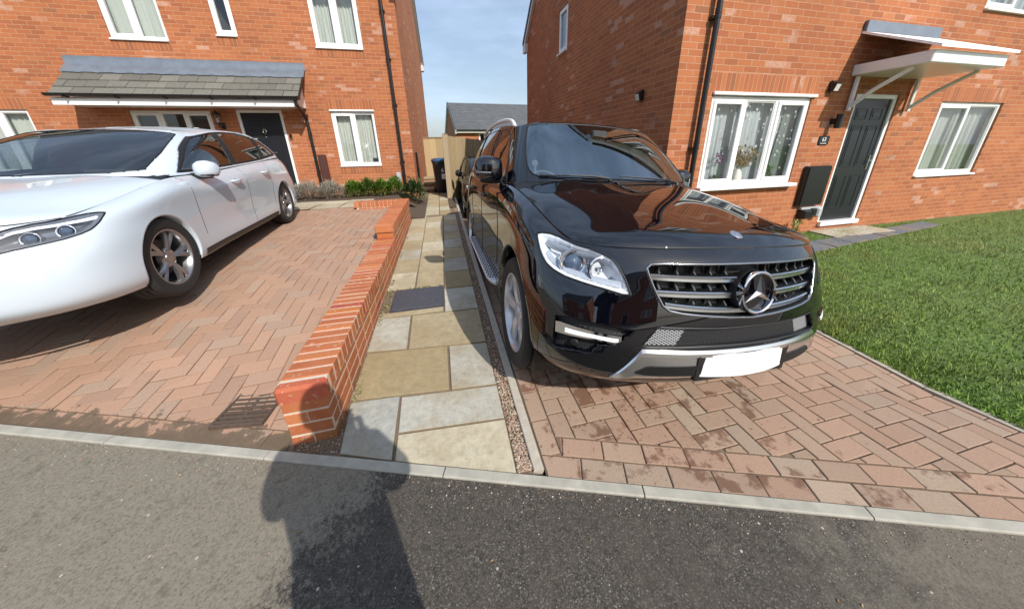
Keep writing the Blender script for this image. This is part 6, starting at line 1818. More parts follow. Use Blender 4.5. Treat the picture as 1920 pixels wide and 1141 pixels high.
# chrome under-ride plate with its dark slots
sk_top = lambda x: float(np.interp(abs(x), [0, .31, .50, .528, .635], [.538, .540, .543, .541, .374]))
sk_bot = lambda x: float(np.interp(abs(x), [0, .29, .53, .60, .635], [.395, .400, .384, .362, .366]))
mb = MB(); P = []
for x in np.concatenate([-np.linspace(.635, .52, 14), np.linspace(-.51, .51, 60), np.linspace(.52, .635, 14)]):
    zt, zb = sk_top(x), sk_bot(x); row = []
    for k, t_ in enumerate((0, 0, .10, .22, .26, .6, .9, 1, 1)):
        z = zt + (zb - zt) * t_; p_, n_ = EV.xz(x, z)
        off = (-.012, .004, .010, .010, .004, .004, .007, .004, -.012)[k]
        row.append(tuple(p_ + n_ * off))
    P.append(row)
mb.grid(P); autosmooth(mb.build('skid_plate', MAT['skid'], S), 20)
for sg in (-1, 1):
    mb = MB(); P = []
    for k in range(15):
        x = sg * (.24 + .30 * k / 14); zt = float(np.interp(abs(x), [.24, .49, .54], [.468, .462, .424])); zb = float(np.interp(abs(x), [.24, .49, .54], [.412, .408, .414]))
        P.append([tuple(EV.xz(x, z)[0] + EV.xz(x, z)[1] * o_) for z, o_ in ((zt, .003), (zt - .002, .0085), (zb + .002, .0085), (zb, .003))])
    mb.grid(P); mb.build('skid_slot', MAT['seal'], S)
# front corner intakes with running-light bars
for sg, fp in fogs:
    f = empty('fog_intake', (0, 0, 0)); f.parent = S
    q = compact(fp); N = vnormals(q); q.V = q.V - N * .03; patch_mesh(q, 'intake_mesh', MAT['meshblack'], f)
    q = compact(fp); mb = MB(); N = vnormals(q)
    dp = [(a, b) for a, b in dense_poly(FOG, .004)]
    mb.grid([[tuple(EV(.5 + a * sg, b) + EV.nrm(.5 + a * sg, b) * .001), tuple(EV(.5 + a * sg, b) - EV.nrm(.5 + a * sg, b) * .035)] for a, b in dp + dp[:1]])
    mb.build('intake_rim', MAT['paint'], f, smooth=True)
    mb = MB(); P = []; tp = []
    for k in range(26):
        w = .0918 - k * (.0918 - .0600) / 25
        vt = np.interp(w, [.0592, .0643, .0893, .0921], [.408, .411, .4232, .418]); vb = np.interp(w, [.0600, .0633, .0737, .0925], [.395, .3677, .3729, .3600])
        a, na = surf_at(w, vt, sg); b, nb = surf_at(w, vb, sg)
        if k in (0, 25): P.append([tuple(a - na * .03)] * 4)
        P.append([tuple(a - na * .03), tuple(a + na * .004), tuple(b + nb * .004), tuple(b - nb * .03)])
        a2, n2 = surf_at(w, vb + (vt - vb) * .62, sg); b2, m2 = surf_at(w, vb + (vt - vb) * .22, sg)
        if 3 < k < 24: tp.append([tuple(a2 + n2 * .0035), tuple(a2 + n2 * .007), tuple(b2 + m2 * .007), tuple(b2 + m2 * .0035)])
    mb.grid(P); autosmooth(mb.build('running_light', MAT['chrome'], f), 30)
    mb = MB(); mb.grid(tp); mb.build('light_strip', MAT['reflector'], f)
    a, n = surf_at(.082, .325, sg); mb = MB(); mb.lathe([(.020, -.03), (.020, -.012), (.014, -.008), (0, -.008)], 16, Matrix.Translation(a) @ Vector(n).to_track_quat('Z', 'Y').to_matrix().to_4x4()); mb.build('sensor', MAT['trim'], f)
# number plate (blank), parking sensors, towing cover
a = -.893
mb = MB(); P = []
for x in np.linspace(-.262, .262, 17):
    y = -.893 + .035 * (x / .262) ** 2
    P.append([(x, y + .012, .405), (x, y, .408), (x, y + .004, .517), (x, y + .014, .52)])
mb.grid(P); mb.build('number_plate', MAT['plate'], S)
mb = MB(); mb.box((-.27, -.862, .385), (.27, -.82, .515)); mb.build('plate_mount', MAT['trim'], S)
# side: running boards, handles, shut lines, mirrors
for sg in (-1, 1):
    b = empty('running_board', (0, 0, 0)); b.parent = S
    mb = MB(); P = []
    for y in np.linspace(.60, 2.40, 40):
        e_ = min(1, (y - .60) / .16, (2.40 - y) / .16); wo = .945 + .060 * sqrt(max(0, e_))
        P.append([(sg * .86, y, .365), (sg * .93, y, .372), (sg * (wo - .008), y, .362), (sg * wo, y, .350), (sg * (wo - .012), y, .325), (sg * .86, y, .31)])
    mb.grid(P); autosmooth(mb.build('board', MAT['boardsilver'], b), 35)
    mb = MB()
    for i, y in enumerate(np.linspace(.70, 2.28, 38)):
        for j in range(3):
            x = .930 + j * .024 + (.012 if i % 2 else 0)
            if x > .992: continue
            mb.lathe([(.0088, 0), (.0078, .004), (0, .0045)], 8, Matrix.Translation((sg * x, y, np.interp(x, [.93, 1.022], [.372, .362]))))
    mb.build('tread_pattern', MAT['seal'], b)
    # lines along the flank
    def bsurf(y, v):
        cand = np.where((_all[:, 0] * sg > .5))[0]; G3 = _all.reshape(len(us), len(vs_), 3); j = int(v * 119)
        col = G3[:, j]; i = int(np.argmin(np.abs(col[:, 1] - y) + (col[:, 0] * sg < .5) * 9)); return col[i]
    for ln in ([(.56, v) for v in np.linspace(.33, .99, 14)], [(1.49 + .04 * sin(v * 3), v) for v in np.linspace(.06, .99, 16)], [(2.40 + .10 * max(0, v - .45), v) for v in np.linspace(.30, .99, 14)]):
        mb = MB(); mb.tube([tuple(bsurf(y, v) + np.array((sg * .0002, 0, 0))) for y, v in ln], .0032, 5); mb.build('door_gap', MAT['seal'], S)
    for y in (1.32, 2.26):
        q = bsurf(y, .80); h = empty('door_handle', (0, 0, 0)); h.parent = S
        mb = MB(); mb.tube([tuple(q + np.array((sg * o_, dy, .005))) for o_, dy in ((.0, -.10), (.028, -.075), (.034, 0), (.028, .075), (0, .10))], [.010, .014, .015, .014, .010], 8); mb.build('grip', MAT['paint'], h, smooth=True)
        mb = MB(); mb.lathe([(.034, -.004), (.030, .0015), (0, .0)], 20, Matrix.Translation(q) @ Matrix.Rotation(R(90) * sg, 4, 'Y')); mb.build('recess', MAT['seal'], h)
    # chrome-less window waist strip
    mb = MB(); mb.tube([tuple(bsurf(y, .985) + np.array((sg * .004, 0, .004))) for y in np.linspace(.75, 3.2, 40)], .009, 6); mb.build('waist_strip', MAT['trim'], S)
    # mirror
    m_ = empty('door_mirror', (0, 0, 0) if sg < 0 else (0, .10, -.02)); m_.parent = S
    rings = []
    for t_, (sx_, cy, cz, ry, rz) in enumerate([(.878, .80, 1.278, .020, .050), (.892, .795, 1.286, .062, .080), (.925, .79, 1.291, .088, .094), (.98, .79, 1.294, .096, .099), (1.045, .80, 1.294, .092, .096), (1.085, .815, 1.291, .074, .084), (1.105, .83, 1.286, .038, .058), (1.110, .835, 1.28, .006, .012)]):
        rr = []
        for k in range(24):
            a_ = 2 * pi * k / 24; c_, s_ = cos(a_), sin(a_)
            yy = cy + ry * np.sign(c_) * abs(c_) ** .7; zz = cz + rz * np.sign(s_) * abs(s_) ** .6
            if yy > cy + .03: yy = cy + .03 + (yy - cy - .03) * .35
            rr.append((sg * sx_, yy, zz))
        rings.append(rr)
    mb = MB()
    mb.grid([r_ + r_[:1] for r_ in rings]); o = mb.build('housing', MAT['paint'], m_, smooth=True, fix=True)
    mb = MB(); mb.tube([(sg * .86, .80, 1.205), (sg * .91, .80, 1.205), (sg * 1.0, .80, 1.195), (sg * 1.06, .805, 1.19)], [.03, .03, .026, .012], 10); mb.build('arm', MAT['trim'], m_, smooth=True)
    mb = MB(); mb.tube([(sg * .935, .714, 1.262), (sg * 1.0, .699, 1.262), (sg * 1.06, .715, 1.262), (sg * 1.095, .765, 1.262)], .006, 6); mb.build('indicator', MAT['greylamp'], m_)
    mb = MB(); mb.mesh([(sg * .94, .822, 1.225), (sg * 1.085, .845, 1.235), (sg * 1.085, .845, 1.345), (sg * .94, .822, 1.36), (sg * .94, .830, 1.225), (sg * 1.085, .852, 1.235), (sg * 1.085, .852, 1.345), (sg * .94, .830, 1.36)], [(0, 1, 2, 3), (4, 7, 6, 5), (0, 4, 5, 1), (1, 5, 6, 2), (2, 6, 7, 3), (3, 7, 4, 0)]); mb.build('mirror_glass', MAT['chrome'], m_)
    mb = MB(); mb.mesh([(sg * .862, .66, 1.20), (sg * .862, .88, 1.205), (sg * .81, .90, 1.37), (sg * .868, .66, 1.20), (sg * .868, .88, 1.205), (sg * .816, .90, 1.37)], [(0, 1, 2), (5, 4, 3), (0, 3, 4, 1), (1, 4, 5, 2), (2, 5, 3, 0)]); mb.build('mirror_corner', MAT['trim'], S)
    # rear lamp
    mb = MB(); 
for sg in (-1, 1):
    for yc in (0, 2.915): wheel_parts(S, .37, .262, .258, 5, MAT['alloy'], MAT['seal'], sw=(.030, .050), loc=(sg * .818, yc, .37), side=sg)
# cabin
mb = MB()
mb.cbox((-.72, .62, .80), (.72, 1.05, 1.12), .06); mb.cbox((-.70, .50, 1.05), (.70, .90, 1.20), .04); mb.box((-.75, 1.0, .34), (.75, 3.6, .42)); mb.box((-.80, .5, .34), (-.775, 3.4, 1.15)); mb.box((.775, .5, .34), (.80, 3.4, 1.15)); mb.box((-.6, 3.3, .5), (.6, 3.35, 1.25))
mb.build('dashboard', MAT['interior'], S)
for x in (-.38, .38):
    s_ = empty('seat', (0, 0, 0)); s_.parent = S
    mb = MB(); mb.cbox((x - .26, 1.25, .55), (x + .26, 1.80, .72), .06); mb.cbox((x - .25, 1.72, .68), (x + .25, 1.90, 1.32), .07); mb.build('cushion', MAT['seatgrey'], s_)
    mb = MB(); mb.cbox((x - .13, 1.80, 1.36), (x + .13, 1.90, 1.54), .045); mb.tube([(x - .06, 1.85, 1.3), (x - .06, 1.85, 1.38)], .008, 6); mb.tube([(x + .06, 1.85, 1.3), (x + .06, 1.85, 1.38)], .008, 6); mb.build('headrest', MAT['seatgrey'], s_)
mb = MB(); mb.cbox((-.68, 2.6, .55), (.68, 2.75, 1.25), .06); mb.build('rear_seat', MAT['seatgrey'], S)
sw_ = empty('steering_wheel', (0, 0, 0)); sw_.parent = S
MW = Matrix.Translation((-.38, 1.12, 1.12)) @ Matrix.Rotation(R(63), 4, 'X')
mb = MB(); mb.tube([tuple(MW @ Vector((.19 * cos(a), .19 * sin(a), 0))) for a in np.linspace(0, 2 * pi, 40, endpoint=False)], .016, 8, closed=True); mb.build('wheel_rim', MAT['steer'] if 'steer' in MAT else MAT['seatgrey'], sw_, smooth=True)
mb = MB(); mb.lathe([(.07, -.03), (.065, .01), (0, .02)], 20, MW)
for a in (0, pi, -pi / 2): mb.tube([tuple(MW @ Vector((.05 * cos(a), .05 * sin(a), 0))), tuple(MW @ Vector((.185 * cos(a), .185 * sin(a), 0)))], .014, 6)
mb.build('boss', MAT['interior'], sw_)
mb = MB(); mb.cbox((-.12, .90, 1.56), (.12, .94, 1.63), .012); mb.tube([(0, .93, 1.6), (0, .86, 1.655)], .012, 6); mb.build('inside_mirror', MAT['trim'], S)
mb = MB(); mb.cbox((-.07, .80, 1.60), (.07, .87, 1.66), .01); mb.build('sensor_housing', MAT['interior'], S)
mb = MB(); mb.tube([(-.66, .66, 1.20), (-.64, .64, 1.27), (-.63, .66, 1.33)], .010, 6); mb.lathe([(.04, -.01), (.045, .02), (0, .03)], 16, Matrix.Translation((-.63, .68, 1.35)) @ Matrix.Rotation(R(75), 4, 'X') @ Matrix.Scale(.6, 4)); mb.build('phone_cradle', MAT['seatgrey'], S)
# ------------------------------------------------------------------ smaller hatchback shape (white car, and the small black car behind)
def hatch_nets(wb=2.65, hw=.905, zs=1.0, rear=.82):
    def wx(p):
        x, y, z = p
        y2 = y * 1.0 if y < 0 else (y * wb / 2.915 if y < 2.915 else wb + (y - 2.915) * rear / 1.03)
        z2 = float(np.interp(z, [.25, .30, .44, .56, .70, .86, .98, 1.09, 1.16, 1.25], [.19, .20, .32, .44, .56, .68, .76, .84, .90, .965])) * zs
        return (x * hw / .97, y2, z2)
    return [[wx(p) for p in c] for c in SUV['belt']], [[wx(p) for p in c] for c in SUV['hood']]
HB, HH = hatch_nets()
HGn = [
 [(0,.30,.955),(0,.62,1.13),(0,.95,1.29),(0,1.22,1.395)],
 [(.35,.32,.95),(.34,.64,1.125),(.32,.97,1.285),(.30,1.24,1.39)],
 [(.57,.37,.94),(.55,.68,1.12),(.52,1.0,1.275),(.49,1.27,1.378)],
 [(.695,.45,.925),(.665,.74,1.11),(.62,1.06,1.265),(.565,1.32,1.362)],
 [(.770,.60,.915),(.725,.86,1.10),(.665,1.18,1.265),(.610,1.44,1.365)],
 [(.800,.85,.915),(.752,1.02,1.10),(.690,1.30,1.28),(.628,1.54,1.378)],
 [(.815,1.55,.935),(.775,1.60,1.12),(.712,1.68,1.30),(.645,1.78,1.405)],
 [(.818,2.15,.955),(.778,2.16,1.13),(.715,2.18,1.305),(.645,2.20,1.405)],
 [(.812,2.60,.975),(.770,2.58,1.14),(.702,2.57,1.295),(.625,2.55,1.385)],
 [(.795,2.93,.985),(.748,2.89,1.14),(.672,2.86,1.275),(.590,2.84,1.355)],
 [(.745,3.16,.985),(.695,3.11,1.13),(.615,3.05,1.25),(.53,3.02,1.335)],
 [(.62,3.29,.98),(.58,3.23,1.12),(.52,3.16,1.24),(.45,3.12,1.33)],
 [(.36,3.345,.98),(.34,3.28,1.12),(.31,3.21,1.24),(.27,3.16,1.335)],
 [(0,3.36,.98),(0,3.295,1.12),(0,3.225,1.245),(0,3.17,1.34)]]
HGn = [[(x, y, z0_ + (z - z0_) * .86) for (x, y, z) in c_ for z0_ in (c_[0][2],)] for c_ in HGn]
for _c, _col in enumerate(HB):                    # belt top meets the glasshouse base
    if _c >= 8:
        g_ = HGn[min(_c - 3, 13)][0]
        x, y, z = _col[7]; z_new = float(np.interp(y, [.8, 2.4, 3.4], [.905, .965, .98])); _col[7] = (max(x * .985, 0) if x else 0, y, z_new); x6, y6, z6 = _col[6]; _col[6] = (x6, y6, z_new - .10)
def make_hatch(name, org, yaw, pit, rol, label, paint, rimmat, twin=True, facing=1):
    T = car_root(name, org, yaw, pit, rol, label, 'car')
    us_ = us_sym([(0, .10, 60), (.10, .20, 90), (.20, .30, 40), (.30, .42, 80), (.42, .5, 24)]); vsh = np.linspace(0, 1, 90)
    B_ = outward(grid_patch(surf(sym_net(HB), 0, 0, us_, vsh), us_, vsh))
    G3 = surf(sym_net(HB), 0, 0, us_, vsh)
    gr = cut(B_, xz, sym([(0, .62), (.40, .615), (.46, .60), (.40, .555), (0, .54)]), front)
    lo = cut(B_, xz, sym([(0, .45), (.48, .44), (.50, .30), (0, .28)]), front)
    hl = [(sg, cut(B_, wv(sg), HLo, half(sg))) for sg in (-1, 1)]
    rl = [(sg, cut(B_, wv(sg), [(.405, .74), (.44, .74), (.455, .80), (.445, .89), (.410, .92), (.398, .89), (.400, .80)], lambda V, A, sg=sg: ((A[:, 0] - .5) * sg > .3))) for sg in (-1, 1)]
    r_, zc, xo = .335, .325, .88
    for sg in (-1, 1):
        for yc in (0, 2.65): cut(B_, yz, arch_poly(yc, zc, r_), side_mask(sg))
    patch_mesh(B_, 'body', paint, T, thick=.004)
    arch_lip(T, Eval(HB), (0, 2.65), zc, r_, .09, paint, .225)
    wheel_wells(T, .87, (0, 2.65), zc, r_, .2)
    mb = MB(); mb.box((-.70, .38, .18), (.70, 2.26, .26)); mb.box((-.45, -.5, .22), (.45, 3.3, .3)); mb.build('underbody', MAT['seal'], T)
    for nm, q, mt, dy in (('grille', gr, MAT['meshblack'], .02), ('lower_grille', lo, MAT['meshblack'], .03)):
        q = compact(q); q.V = q.V + np.array((0, dy, 0)); patch_mesh(q, nm, mt, T)
    for sg, q in hl:
        h = empty('headlight', (0, 0, 0)); h.parent = T
        patch_mesh(inset_patch(q, .045), 'reflector', MAT['greylamp'], h); patch_mesh(q, 'lens', MAT['lampglass'], h)
        ev_ = Eval(HB); P = []
        for k in range(22):
            w = .112 - k * (.112 - .064) / 21; vt = np.interp(w, [.064, .0667, .071, .0788, .096, .1126], [.80, .86, .905, .938, .945, .915])
            P.append([tuple(ev_(.5 + w * sg, vt - .02) - ev_.nrm(.5 + w * sg, vt - .02) * .008), tuple(ev_(.5 + w * sg, vt - .06) - ev_.nrm(.5 + w * sg, vt - .06) * .014)])
        mb = MB(); mb.grid(P); mb.build('running_light', MAT['reflector'], h, smooth=True)
        for w_, v_ in ((.090, .80), (.076, .76)):
            n_ = ev_.nrm(.5 + w_ * sg, v_); M_ = Matrix.Translation(ev_(.5 + w_ * sg, v_) - n_ * .03) @ Vector((n_ + np.array((0, -1.2, 0)))).to_track_quat('Z', 'Y').to_matrix().to_4x4()
            mb = MB(); mb.lathe([(.040, -.02), (.042, .006), (.036, .010), (.030, .002)], 24, M_, cap=False); mb.build('bezel', MAT['chrome'], h, smooth=True)
            mb = MB(); mb.lathe([(.030, .0), (.022, .012), (0, .018)], 20, M_); mb.build('projector', MAT['projlens'], h, smooth=True)
    for sg, q in hl:
        mb = MB(); mb.tube([tuple(Eval(HB)(.5 + a * sg, b)) for a, b in dense_poly(HLo, .006)], .004, 5, closed=True); mb.build('headlight_seal', MAT['seal'], T)
    for sg, q in rl: patch_mesh(q, 'tail_lamp', MAT['redlens'], T)
    H1 = surf(full_from_rows(HH), 0, 0, np.linspace(0, 1, 30), np.linspace(0, 1, 50)); patch_mesh(outward(grid_patch(H1, np.linspace(0, 1, 30), np.linspace(0, 1, 50))), 'bonnet', paint, T, thick=.004)
    mb = MB()
    for j_ in (0, -1): mb.tube([tuple(H1[i_, j_] + np.array((0, 0, -.001))) for i_ in range(1, 30)], .004, 5)
    mb.tube([tuple(H1[0, j_] + np.array((0, -.001, -.001))) for j_ in range(50)], .004, 5); mb.build('bonnet_gap', MAT['seal'], T)
    gu = us_sym([(0, .14, 50), (.14, .37, 80), (.37, .5, 30)]); gv = np.linspace(0, 1, 50)
    Gd = surf(sym_net(HGn), 0, 0, gu, gv); Gq = outward(grid_patch(Gd, gu, gv))
    w_ = cut(Gq, wv0, sym([(0, .03), (.06, .05), (.088, .10), (.093, .4), (.09, .92), (.04, .965), (0, .97)]), lambda V, A: np.abs(A[:, 0] - .5) < .2)
    sides = []
    for sg in (-1, 1):
        for poly in ([(.66, .08), (.98, .50), (1.26, .82), (1.46, .90), (1.60, .92), (1.55, .5), (1.50, .07)],
                     [(1.61, .07), (1.66, .5), (1.70, .92), (2.18, .91), (2.50, .80), (2.44, .4), (2.38, .09)],
                     [(2.46, .10), (2.52, .42), (2.57, .76), (2.72, .62), (2.92, .30), (2.96, .16)]):
            sides.append(cut(Gq, yv, poly, side_mask(sg)))
    bands = [cut(Gq, yv, [(.62, .045), (.94, .52), (1.24, .865), (1.44, .935), (1.60, .955), (2.20, .945), (2.54, .83), (2.76, .655), (2.96, .31), (3.0, .10), (2.4, .045)], side_mask(sg)) for sg in (-1, 1)]
    bk = cut(Gq, wv0, [(.405, .14), (.5, .10), (.51, .10), (.51, .90), (.5, .90), (.41, .88)], lambda V, A: A[:, 0] > .86)
    patch_mesh(Gq, 'cabin_frame', paint, T, thick=.004)
    patch_mesh(w_, 'windscreen', MAT['carglass'], T); patch_mesh(bk, 'rear_window', MAT['tintglass'], T)
    mb = MB(); edge_tube(mb, w_, .006, -.001)
    for q in sides: edge_tube(mb, q, .010, -.003)
    mb.build('window_seal', MAT['seal'], T)
    for q in bands: patch_mesh(q, 'window_surround', MAT['trim'], T)
    for k, q in enumerate(sides): patch_mesh(q, 'side_window', MAT['carglass' if k % 3 == 0 else 'tintglass'], T)
    Rn = full_from_rows(roof_net(HGn, .045)); Rg = surf(Rn, 0, 0, np.linspace(0, 1, 40), np.linspace(0, 1, 50))
    patch_mesh(outward(grid_patch(Rg, np.linspace(0, 1, 40), np.linspace(0, 1, 50))), 'roof', paint, T, thick=.004)
    mb = MB(); P = []
    for j in range(0, 50, 2):
        q = H1[-1, j]; i = int(np.argmin(np.abs(Gd[:, 0, 0] - q[0]) + (np.abs(gu - .5) > .12) * 9)); g2 = Gd[i, 2]
        P.append([tuple(q + np.array((0, -.01, -.008))), tuple((q + g2) / 2 + np.array((0, 0, -.015))), tuple(g2 + np.array((0, .004, -.002)))])
    mb.grid(P); mb.build('cowl', MAT['trim'], T, smooth=True)
    mb = MB(); mb.cbox((-.50, 3.10, 1.268), (.50, 3.34, 1.288), .008); mb.build('spoiler', paint, T)
    mb = MB(); mb.tube([(0, 2.70, 1.36), (0, 2.77, 1.41), (0, 2.85, 1.42)], [.03, .015, .006], 8); mb.build('aerial', paint, T)
    for sg in (-1, 1):
        def bs(y, v):
            j = int(v * 89); col = G3[:, j]; return col[int(np.argmin(np.abs(col[:, 1] - y) + (col[:, 0] * sg < .5) * 9))]
        for ln in ([(.50, v) for v in np.linspace(.30, .99, 14)], [(1.53 + .03 * sin(v * 3), v) for v in np.linspace(.06, .99, 16)], [(2.24 + .10 * max(0, v - .45), v) for v in np.linspace(.25, .99, 14)]):
            mb = MB(); mb.tube([tuple(bs(y, v)) for y, v in ln], .002, 5); mb.build('door_gap', MAT['seal'], T)
        for y in (1.30, 2.10):
            q = bs(y, .84); h = empty('door_handle', (0, 0, 0)); h.parent = T
            mb = MB(); mb.tube([tuple(q + np.array((sg * o_, dy, .003))) for o_, dy in ((.0, -.095), (.026, -.07), (.032, 0), (.026, .07), (0, .095))], [.009, .013, .015, .013, .009], 8); mb.build('grip', paint, h, smooth=True)
            mb = MB(); mb.lathe([(.032, -.004), (.028, .001), (0, -.001)], 20, Matrix.Translation(q) @ Matrix.Rotation(R(90) * sg, 4, 'Y')); mb.build('recess', MAT['greyplastic'] if paint is not MAT['paint'] else MAT['seal'], h)
        m_ = empty('door_mirror', (0, .03, -.035)); m_.parent = T
        rings = []
        for sx_, cy, cz, ry, rz in ((.83, .72, .985, .02, .03), (.85, .71, .99, .06, .06), (.89, .705, .995, .08, .076), (.94, .71, .995, .082, .078), (.985, .725, .99, .065, .062), (1.005, .74, .985, .03, .035), (1.01, .745, .985, .005, .008)):
            rings.append([(sg * sx_, cy + ry * np.sign(cos(a)) * abs(cos(a)) ** .8, cz + rz * np.sign(sin(a)) * abs(sin(a)) ** .8) for a in np.linspace(0, 2 * pi, 20)])
        mb = MB(); mb.grid(rings); mb.build('housing', paint, m_, smooth=True, fix=True)
        mb = MB(); mb.tube([(sg * .79, .72, .935), (sg * .86, .72, .93), (sg * .95, .72, .925)], [.025, .03, .02], 8)
        P = [[(sg * x, .715 + ry * cos(a), .945 + .022 * sin(a)) for a in np.linspace(pi, 2 * pi, 9)] for x, ry in ((.85, .05), (.90, .078), (.95, .076), (.99, .05))]
        mb.grid(P); mb.build('arm', MAT['trim'], m_, smooth=True)
        mb = MB(); mb.mesh([(sg * .868, .782, .935), (sg * .975, .80, .945), (sg * .975, .80, 1.045), (sg * .868, .782, 1.055), (sg * .868, .788, .935), (sg * .975, .806, .945), (sg * .975, .806, 1.045), (sg * .868, .788, 1.055)], [(0, 1, 2, 3), (4, 7, 6, 5), (0, 4, 5, 1), (1, 5, 6, 2), (2, 6, 7, 3), (3, 7, 4, 0)]); mb.build('mirror_glass', MAT['chrome'], m_)
        for yc in (0, 2.65): wheel_parts(T, .318, .215, .222, 5, rimmat, MAT['seal'], sw=(.030, .042), twin=twin, loc=(sg * .775, yc, .318), side=sg)
    mb = MB(); mb.cbox((-.68, .60, .60), (.68, 1.05, .93), .05); mb.box((-.70, .9, .22), (.70, 3.0, .30)); mb.box((-.74, .4, .22), (-.72, 3.0, .9)); mb.box((.72, .4, .22), (.74, 3.0, .9)); mb.build('dashboard', MAT['interior'], T)
    for x in (-.36, .36):
        s_ = empty('seat', (0, 0, 0)); s_.parent = T
        mb = MB(); mb.cbox((x - .24, 1.2, .40), (x + .24, 1.7, .55), .05); mb.cbox((x - .23, 1.62, .5), (x + .23, 1.78, 1.08), .06); mb.cbox((x - .12, 1.70, 1.10), (x + .12, 1.79, 1.26), .04); mb.build('cushion', MAT['seatgrey'], s_)
    mb = MB(); mb.cbox((-.62, 2.4, .45), (.62, 2.55, 1.02), .05); mb.build('rear_seat', MAT['seatgrey'], T)
    for sg in (-1, 1):
        ev_ = Eval(HB); mb = MB()
        mb.grid([[tuple(side_x(ev_, y, z, sg) + np.array((sg * o_, 0, 0))) for z, o_ in ((.262, .002), (.250, .007), (.205, .006), (.198, -.01))] for y in np.linspace(.40, 2.26, 30)]); mb.build('sill_trim', MAT['trim'], T, smooth=True)
    P = []
    mb = MB()
    for x in np.linspace(-.262, .262, 9): P.append([(x, -.875 + .03 * (x / .26) ** 2, .36), (x, -.88 + .03 * (x / .26) ** 2, .365), (x, -.875 + .03 * (x / .26) ** 2, .47), (x, -.86, .475)])
    mb.grid(P); mb.build('number_plate', MAT['plate'], T)
    return T
MAT['machined'] = plain('two tone alloy', (0.33, 0.33, 0.34), 0.28, 0.85)
make_hatch('parked_hatchback', (-3.045, 2.86, .387), -5.5, 0.6, 0, 'white hatchback parked on the sloping block paved drive of the left house', MAT['whitepaint'], MAT['machined'])
car2 = make_hatch('parked_hatchback', (1.34, 7.7, -.17), 0, -1.5, 2, 'small black car parked tight behind the big black off-road car by the fence', MAT['paint'], MAT['alloy'])
car2.scale = (1, 1, 1.09)
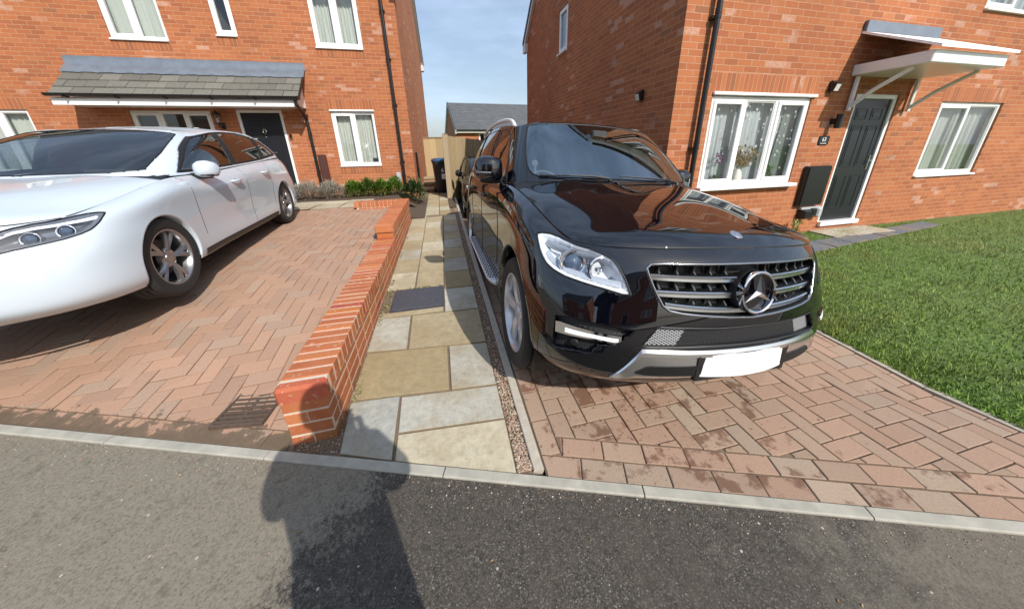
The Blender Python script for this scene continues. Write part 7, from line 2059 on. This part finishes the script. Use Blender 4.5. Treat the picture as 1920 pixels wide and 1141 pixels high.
# ------------------------------------------------------------------ the photographer, whose shadow falls up the path
def person():
    t = empty('person', (.0, -.29, SL * -.2), 0, 'tall person in dark clothes standing in the road and photographing the cars', 'person')
    MAT['jacket'] = plain('dark jacket', (0.03, 0.035, 0.05), 0.8, var=.3, scale=30); MAT['skin'] = plain('skin', (0.50, 0.30, 0.22), 0.5); MAT['hair'] = plain('dark hair', (0.03, 0.02, 0.014), 0.6)
    me = bpy.data.meshes.new('body'); 
    J = dict(pel=(0, 0, .95), sp=(0, .01, 1.12), ch=(0, .0, 1.36), nk=(0, .01, 1.53), hd=(0, .04, 1.62), ht=(0, .05, 1.76), tp=(0, .04, 1.835))
    E_ = [('pel', 'sp'), ('sp', 'ch'), ('ch', 'nk'), ('nk', 'hd'), ('hd', 'ht'), ('ht', 'tp')]
    Rd = dict(pel=(.165, .125), sp=(.185, .125), ch=(.185, .125), nk=(.062, .062), hd=(.078, .088), ht=(.085, .10), tp=(.045, .05))
    for n_, s_ in (('a', -1), ('b', 1)):
        J.update({'sh' + n_: (s_ * .20, 0, 1.45), 'el' + n_: (s_ * .265, .03, 1.23), 'wr' + n_: (s_ * .10 + .03, .10, 1.42), 'pa' + n_: (s_ * .075 + .05, .135, 1.465), 'hp' + n_: (s_ * .10, 0, .88), 'kn' + n_: (s_ * .13, .02, .50), 'an' + n_: (s_ * .14, -.02, .09), 'to' + n_: (s_ * .16, .15, .045)})
        E_ += [('ch', 'sh' + n_), ('sh' + n_, 'el' + n_), ('el' + n_, 'wr' + n_), ('wr' + n_, 'pa' + n_), ('pel', 'hp' + n_), ('hp' + n_, 'kn' + n_), ('kn' + n_, 'an' + n_), ('an' + n_, 'to' + n_)]
        Rd.update({'sh' + n_: (.088, .088), 'el' + n_: (.078, .078), 'wr' + n_: (.040, .040), 'pa' + n_: (.036, .022), 'hp' + n_: (.105, .105), 'kn' + n_: (.07, .07), 'an' + n_: (.048, .052), 'to' + n_: (.042, .04)})
    k = list(J); me.from_pydata([J[q] for q in k], [(k.index(a), k.index(b)) for a, b in E_], [])
    o = bpy.data.objects.new('body', me); COL.objects.link(o); o.parent = t
    sm_ = o.modifiers.new('skin', 'SKIN'); sm_.use_smooth_shade = True
    for i, q in enumerate(k): me.skin_vertices[0].data[i].radius = Rd[q]; me.skin_vertices[0].data[i].use_root = (q == 'pel')
    sb_ = o.modifiers.new('sub', 'SUBSURF'); sb_.levels = 2; sb_.render_levels = 2
    me.materials.append(MAT['jacket'])
    for s_ in (-1, 1):                             # fingers round the phone
        for f_ in range(4):
            fm = MB(); x0 = s_ * .075 + .05
            fm.tube([(x0, .14, 1.485 - f_ * .019), (x0 - s_ * .012, .170, 1.487 - f_ * .019), (x0 - s_ * .035, .176, 1.487 - f_ * .019)], [.010, .009, .007], 7); fm.build('finger', MAT['skin'], t, smooth=True)
        fm = MB(); fm.tube([(s_ * .08 + .05, .135, 1.47), (s_ * .055 + .05, .142, 1.50), (s_ * .035 + .05, .146, 1.51)], [.011, .010, .008], 7); fm.build('thumb', MAT['skin'], t, smooth=True)
    mb = MB(); P = []
    for i in range(9):
        a = -.2 + (pi / 2 + .2) * i / 8
        P.append([(.094 * cos(a) * cos(b_), .035 + .108 * cos(a) * sin(b_) , 1.70 + .142 * sin(a)) for b_ in np.linspace(pi * .92, 2 * pi + pi * .08, 18)])
    mb.grid(P); mb.build('hair', MAT['hair'], t, smooth=True)
    mb = MB(); mb.cbox((-.036 + .05, .148, 1.43), (.036 + .05, .157, 1.57), .004); mb.build('case', MAT['trim'], t)
    t.scale = (1.0, 1.0, 1.03)
    return t
person()
# ------------------------------------------------------------------ houses across the street, behind the camera
def far_house(s_, off, w, label, ze):
    q = K0 + KD * s_ + KN * -off
    H_ = empty('brick_house', (q.x, q.y, .1), atan2(KD.y, KD.x) + pi, label, 'house')
    ho = [(-w / 2 + .8, -w / 2 + 2.2, 1.0, 2.2), (w / 2 - 2.2, w / 2 - .8, 1.0, 2.2), (-w / 2 + .8, -w / 2 + 2.2, 3.5, 4.7), (w / 2 - 2.2, w / 2 - .8, 3.5, 4.7)]
    house_shell(H_, -w / 2, w / 2, 7, 0, ze, ho + [(-.5, .45, .15, 2.2)], pitch=40)
    gable_roof(H_, -w / 2, w / 2, 7, ze, pitch=40)
    for k, h in enumerate(ho): window(H_, *h, [(.5, True), (1, False)], sillout=.04, seed=90 + k, drape='curtain')
    door_panel(H_, -.5, .45, .15, 2.2, knock=False)
far_house(-7.5, 13, 9, 'brick house across the street with a central black door, further left', 5.0)
far_house(4.5, 13, 9, 'brick house straight across the street from the black car', 5.0)
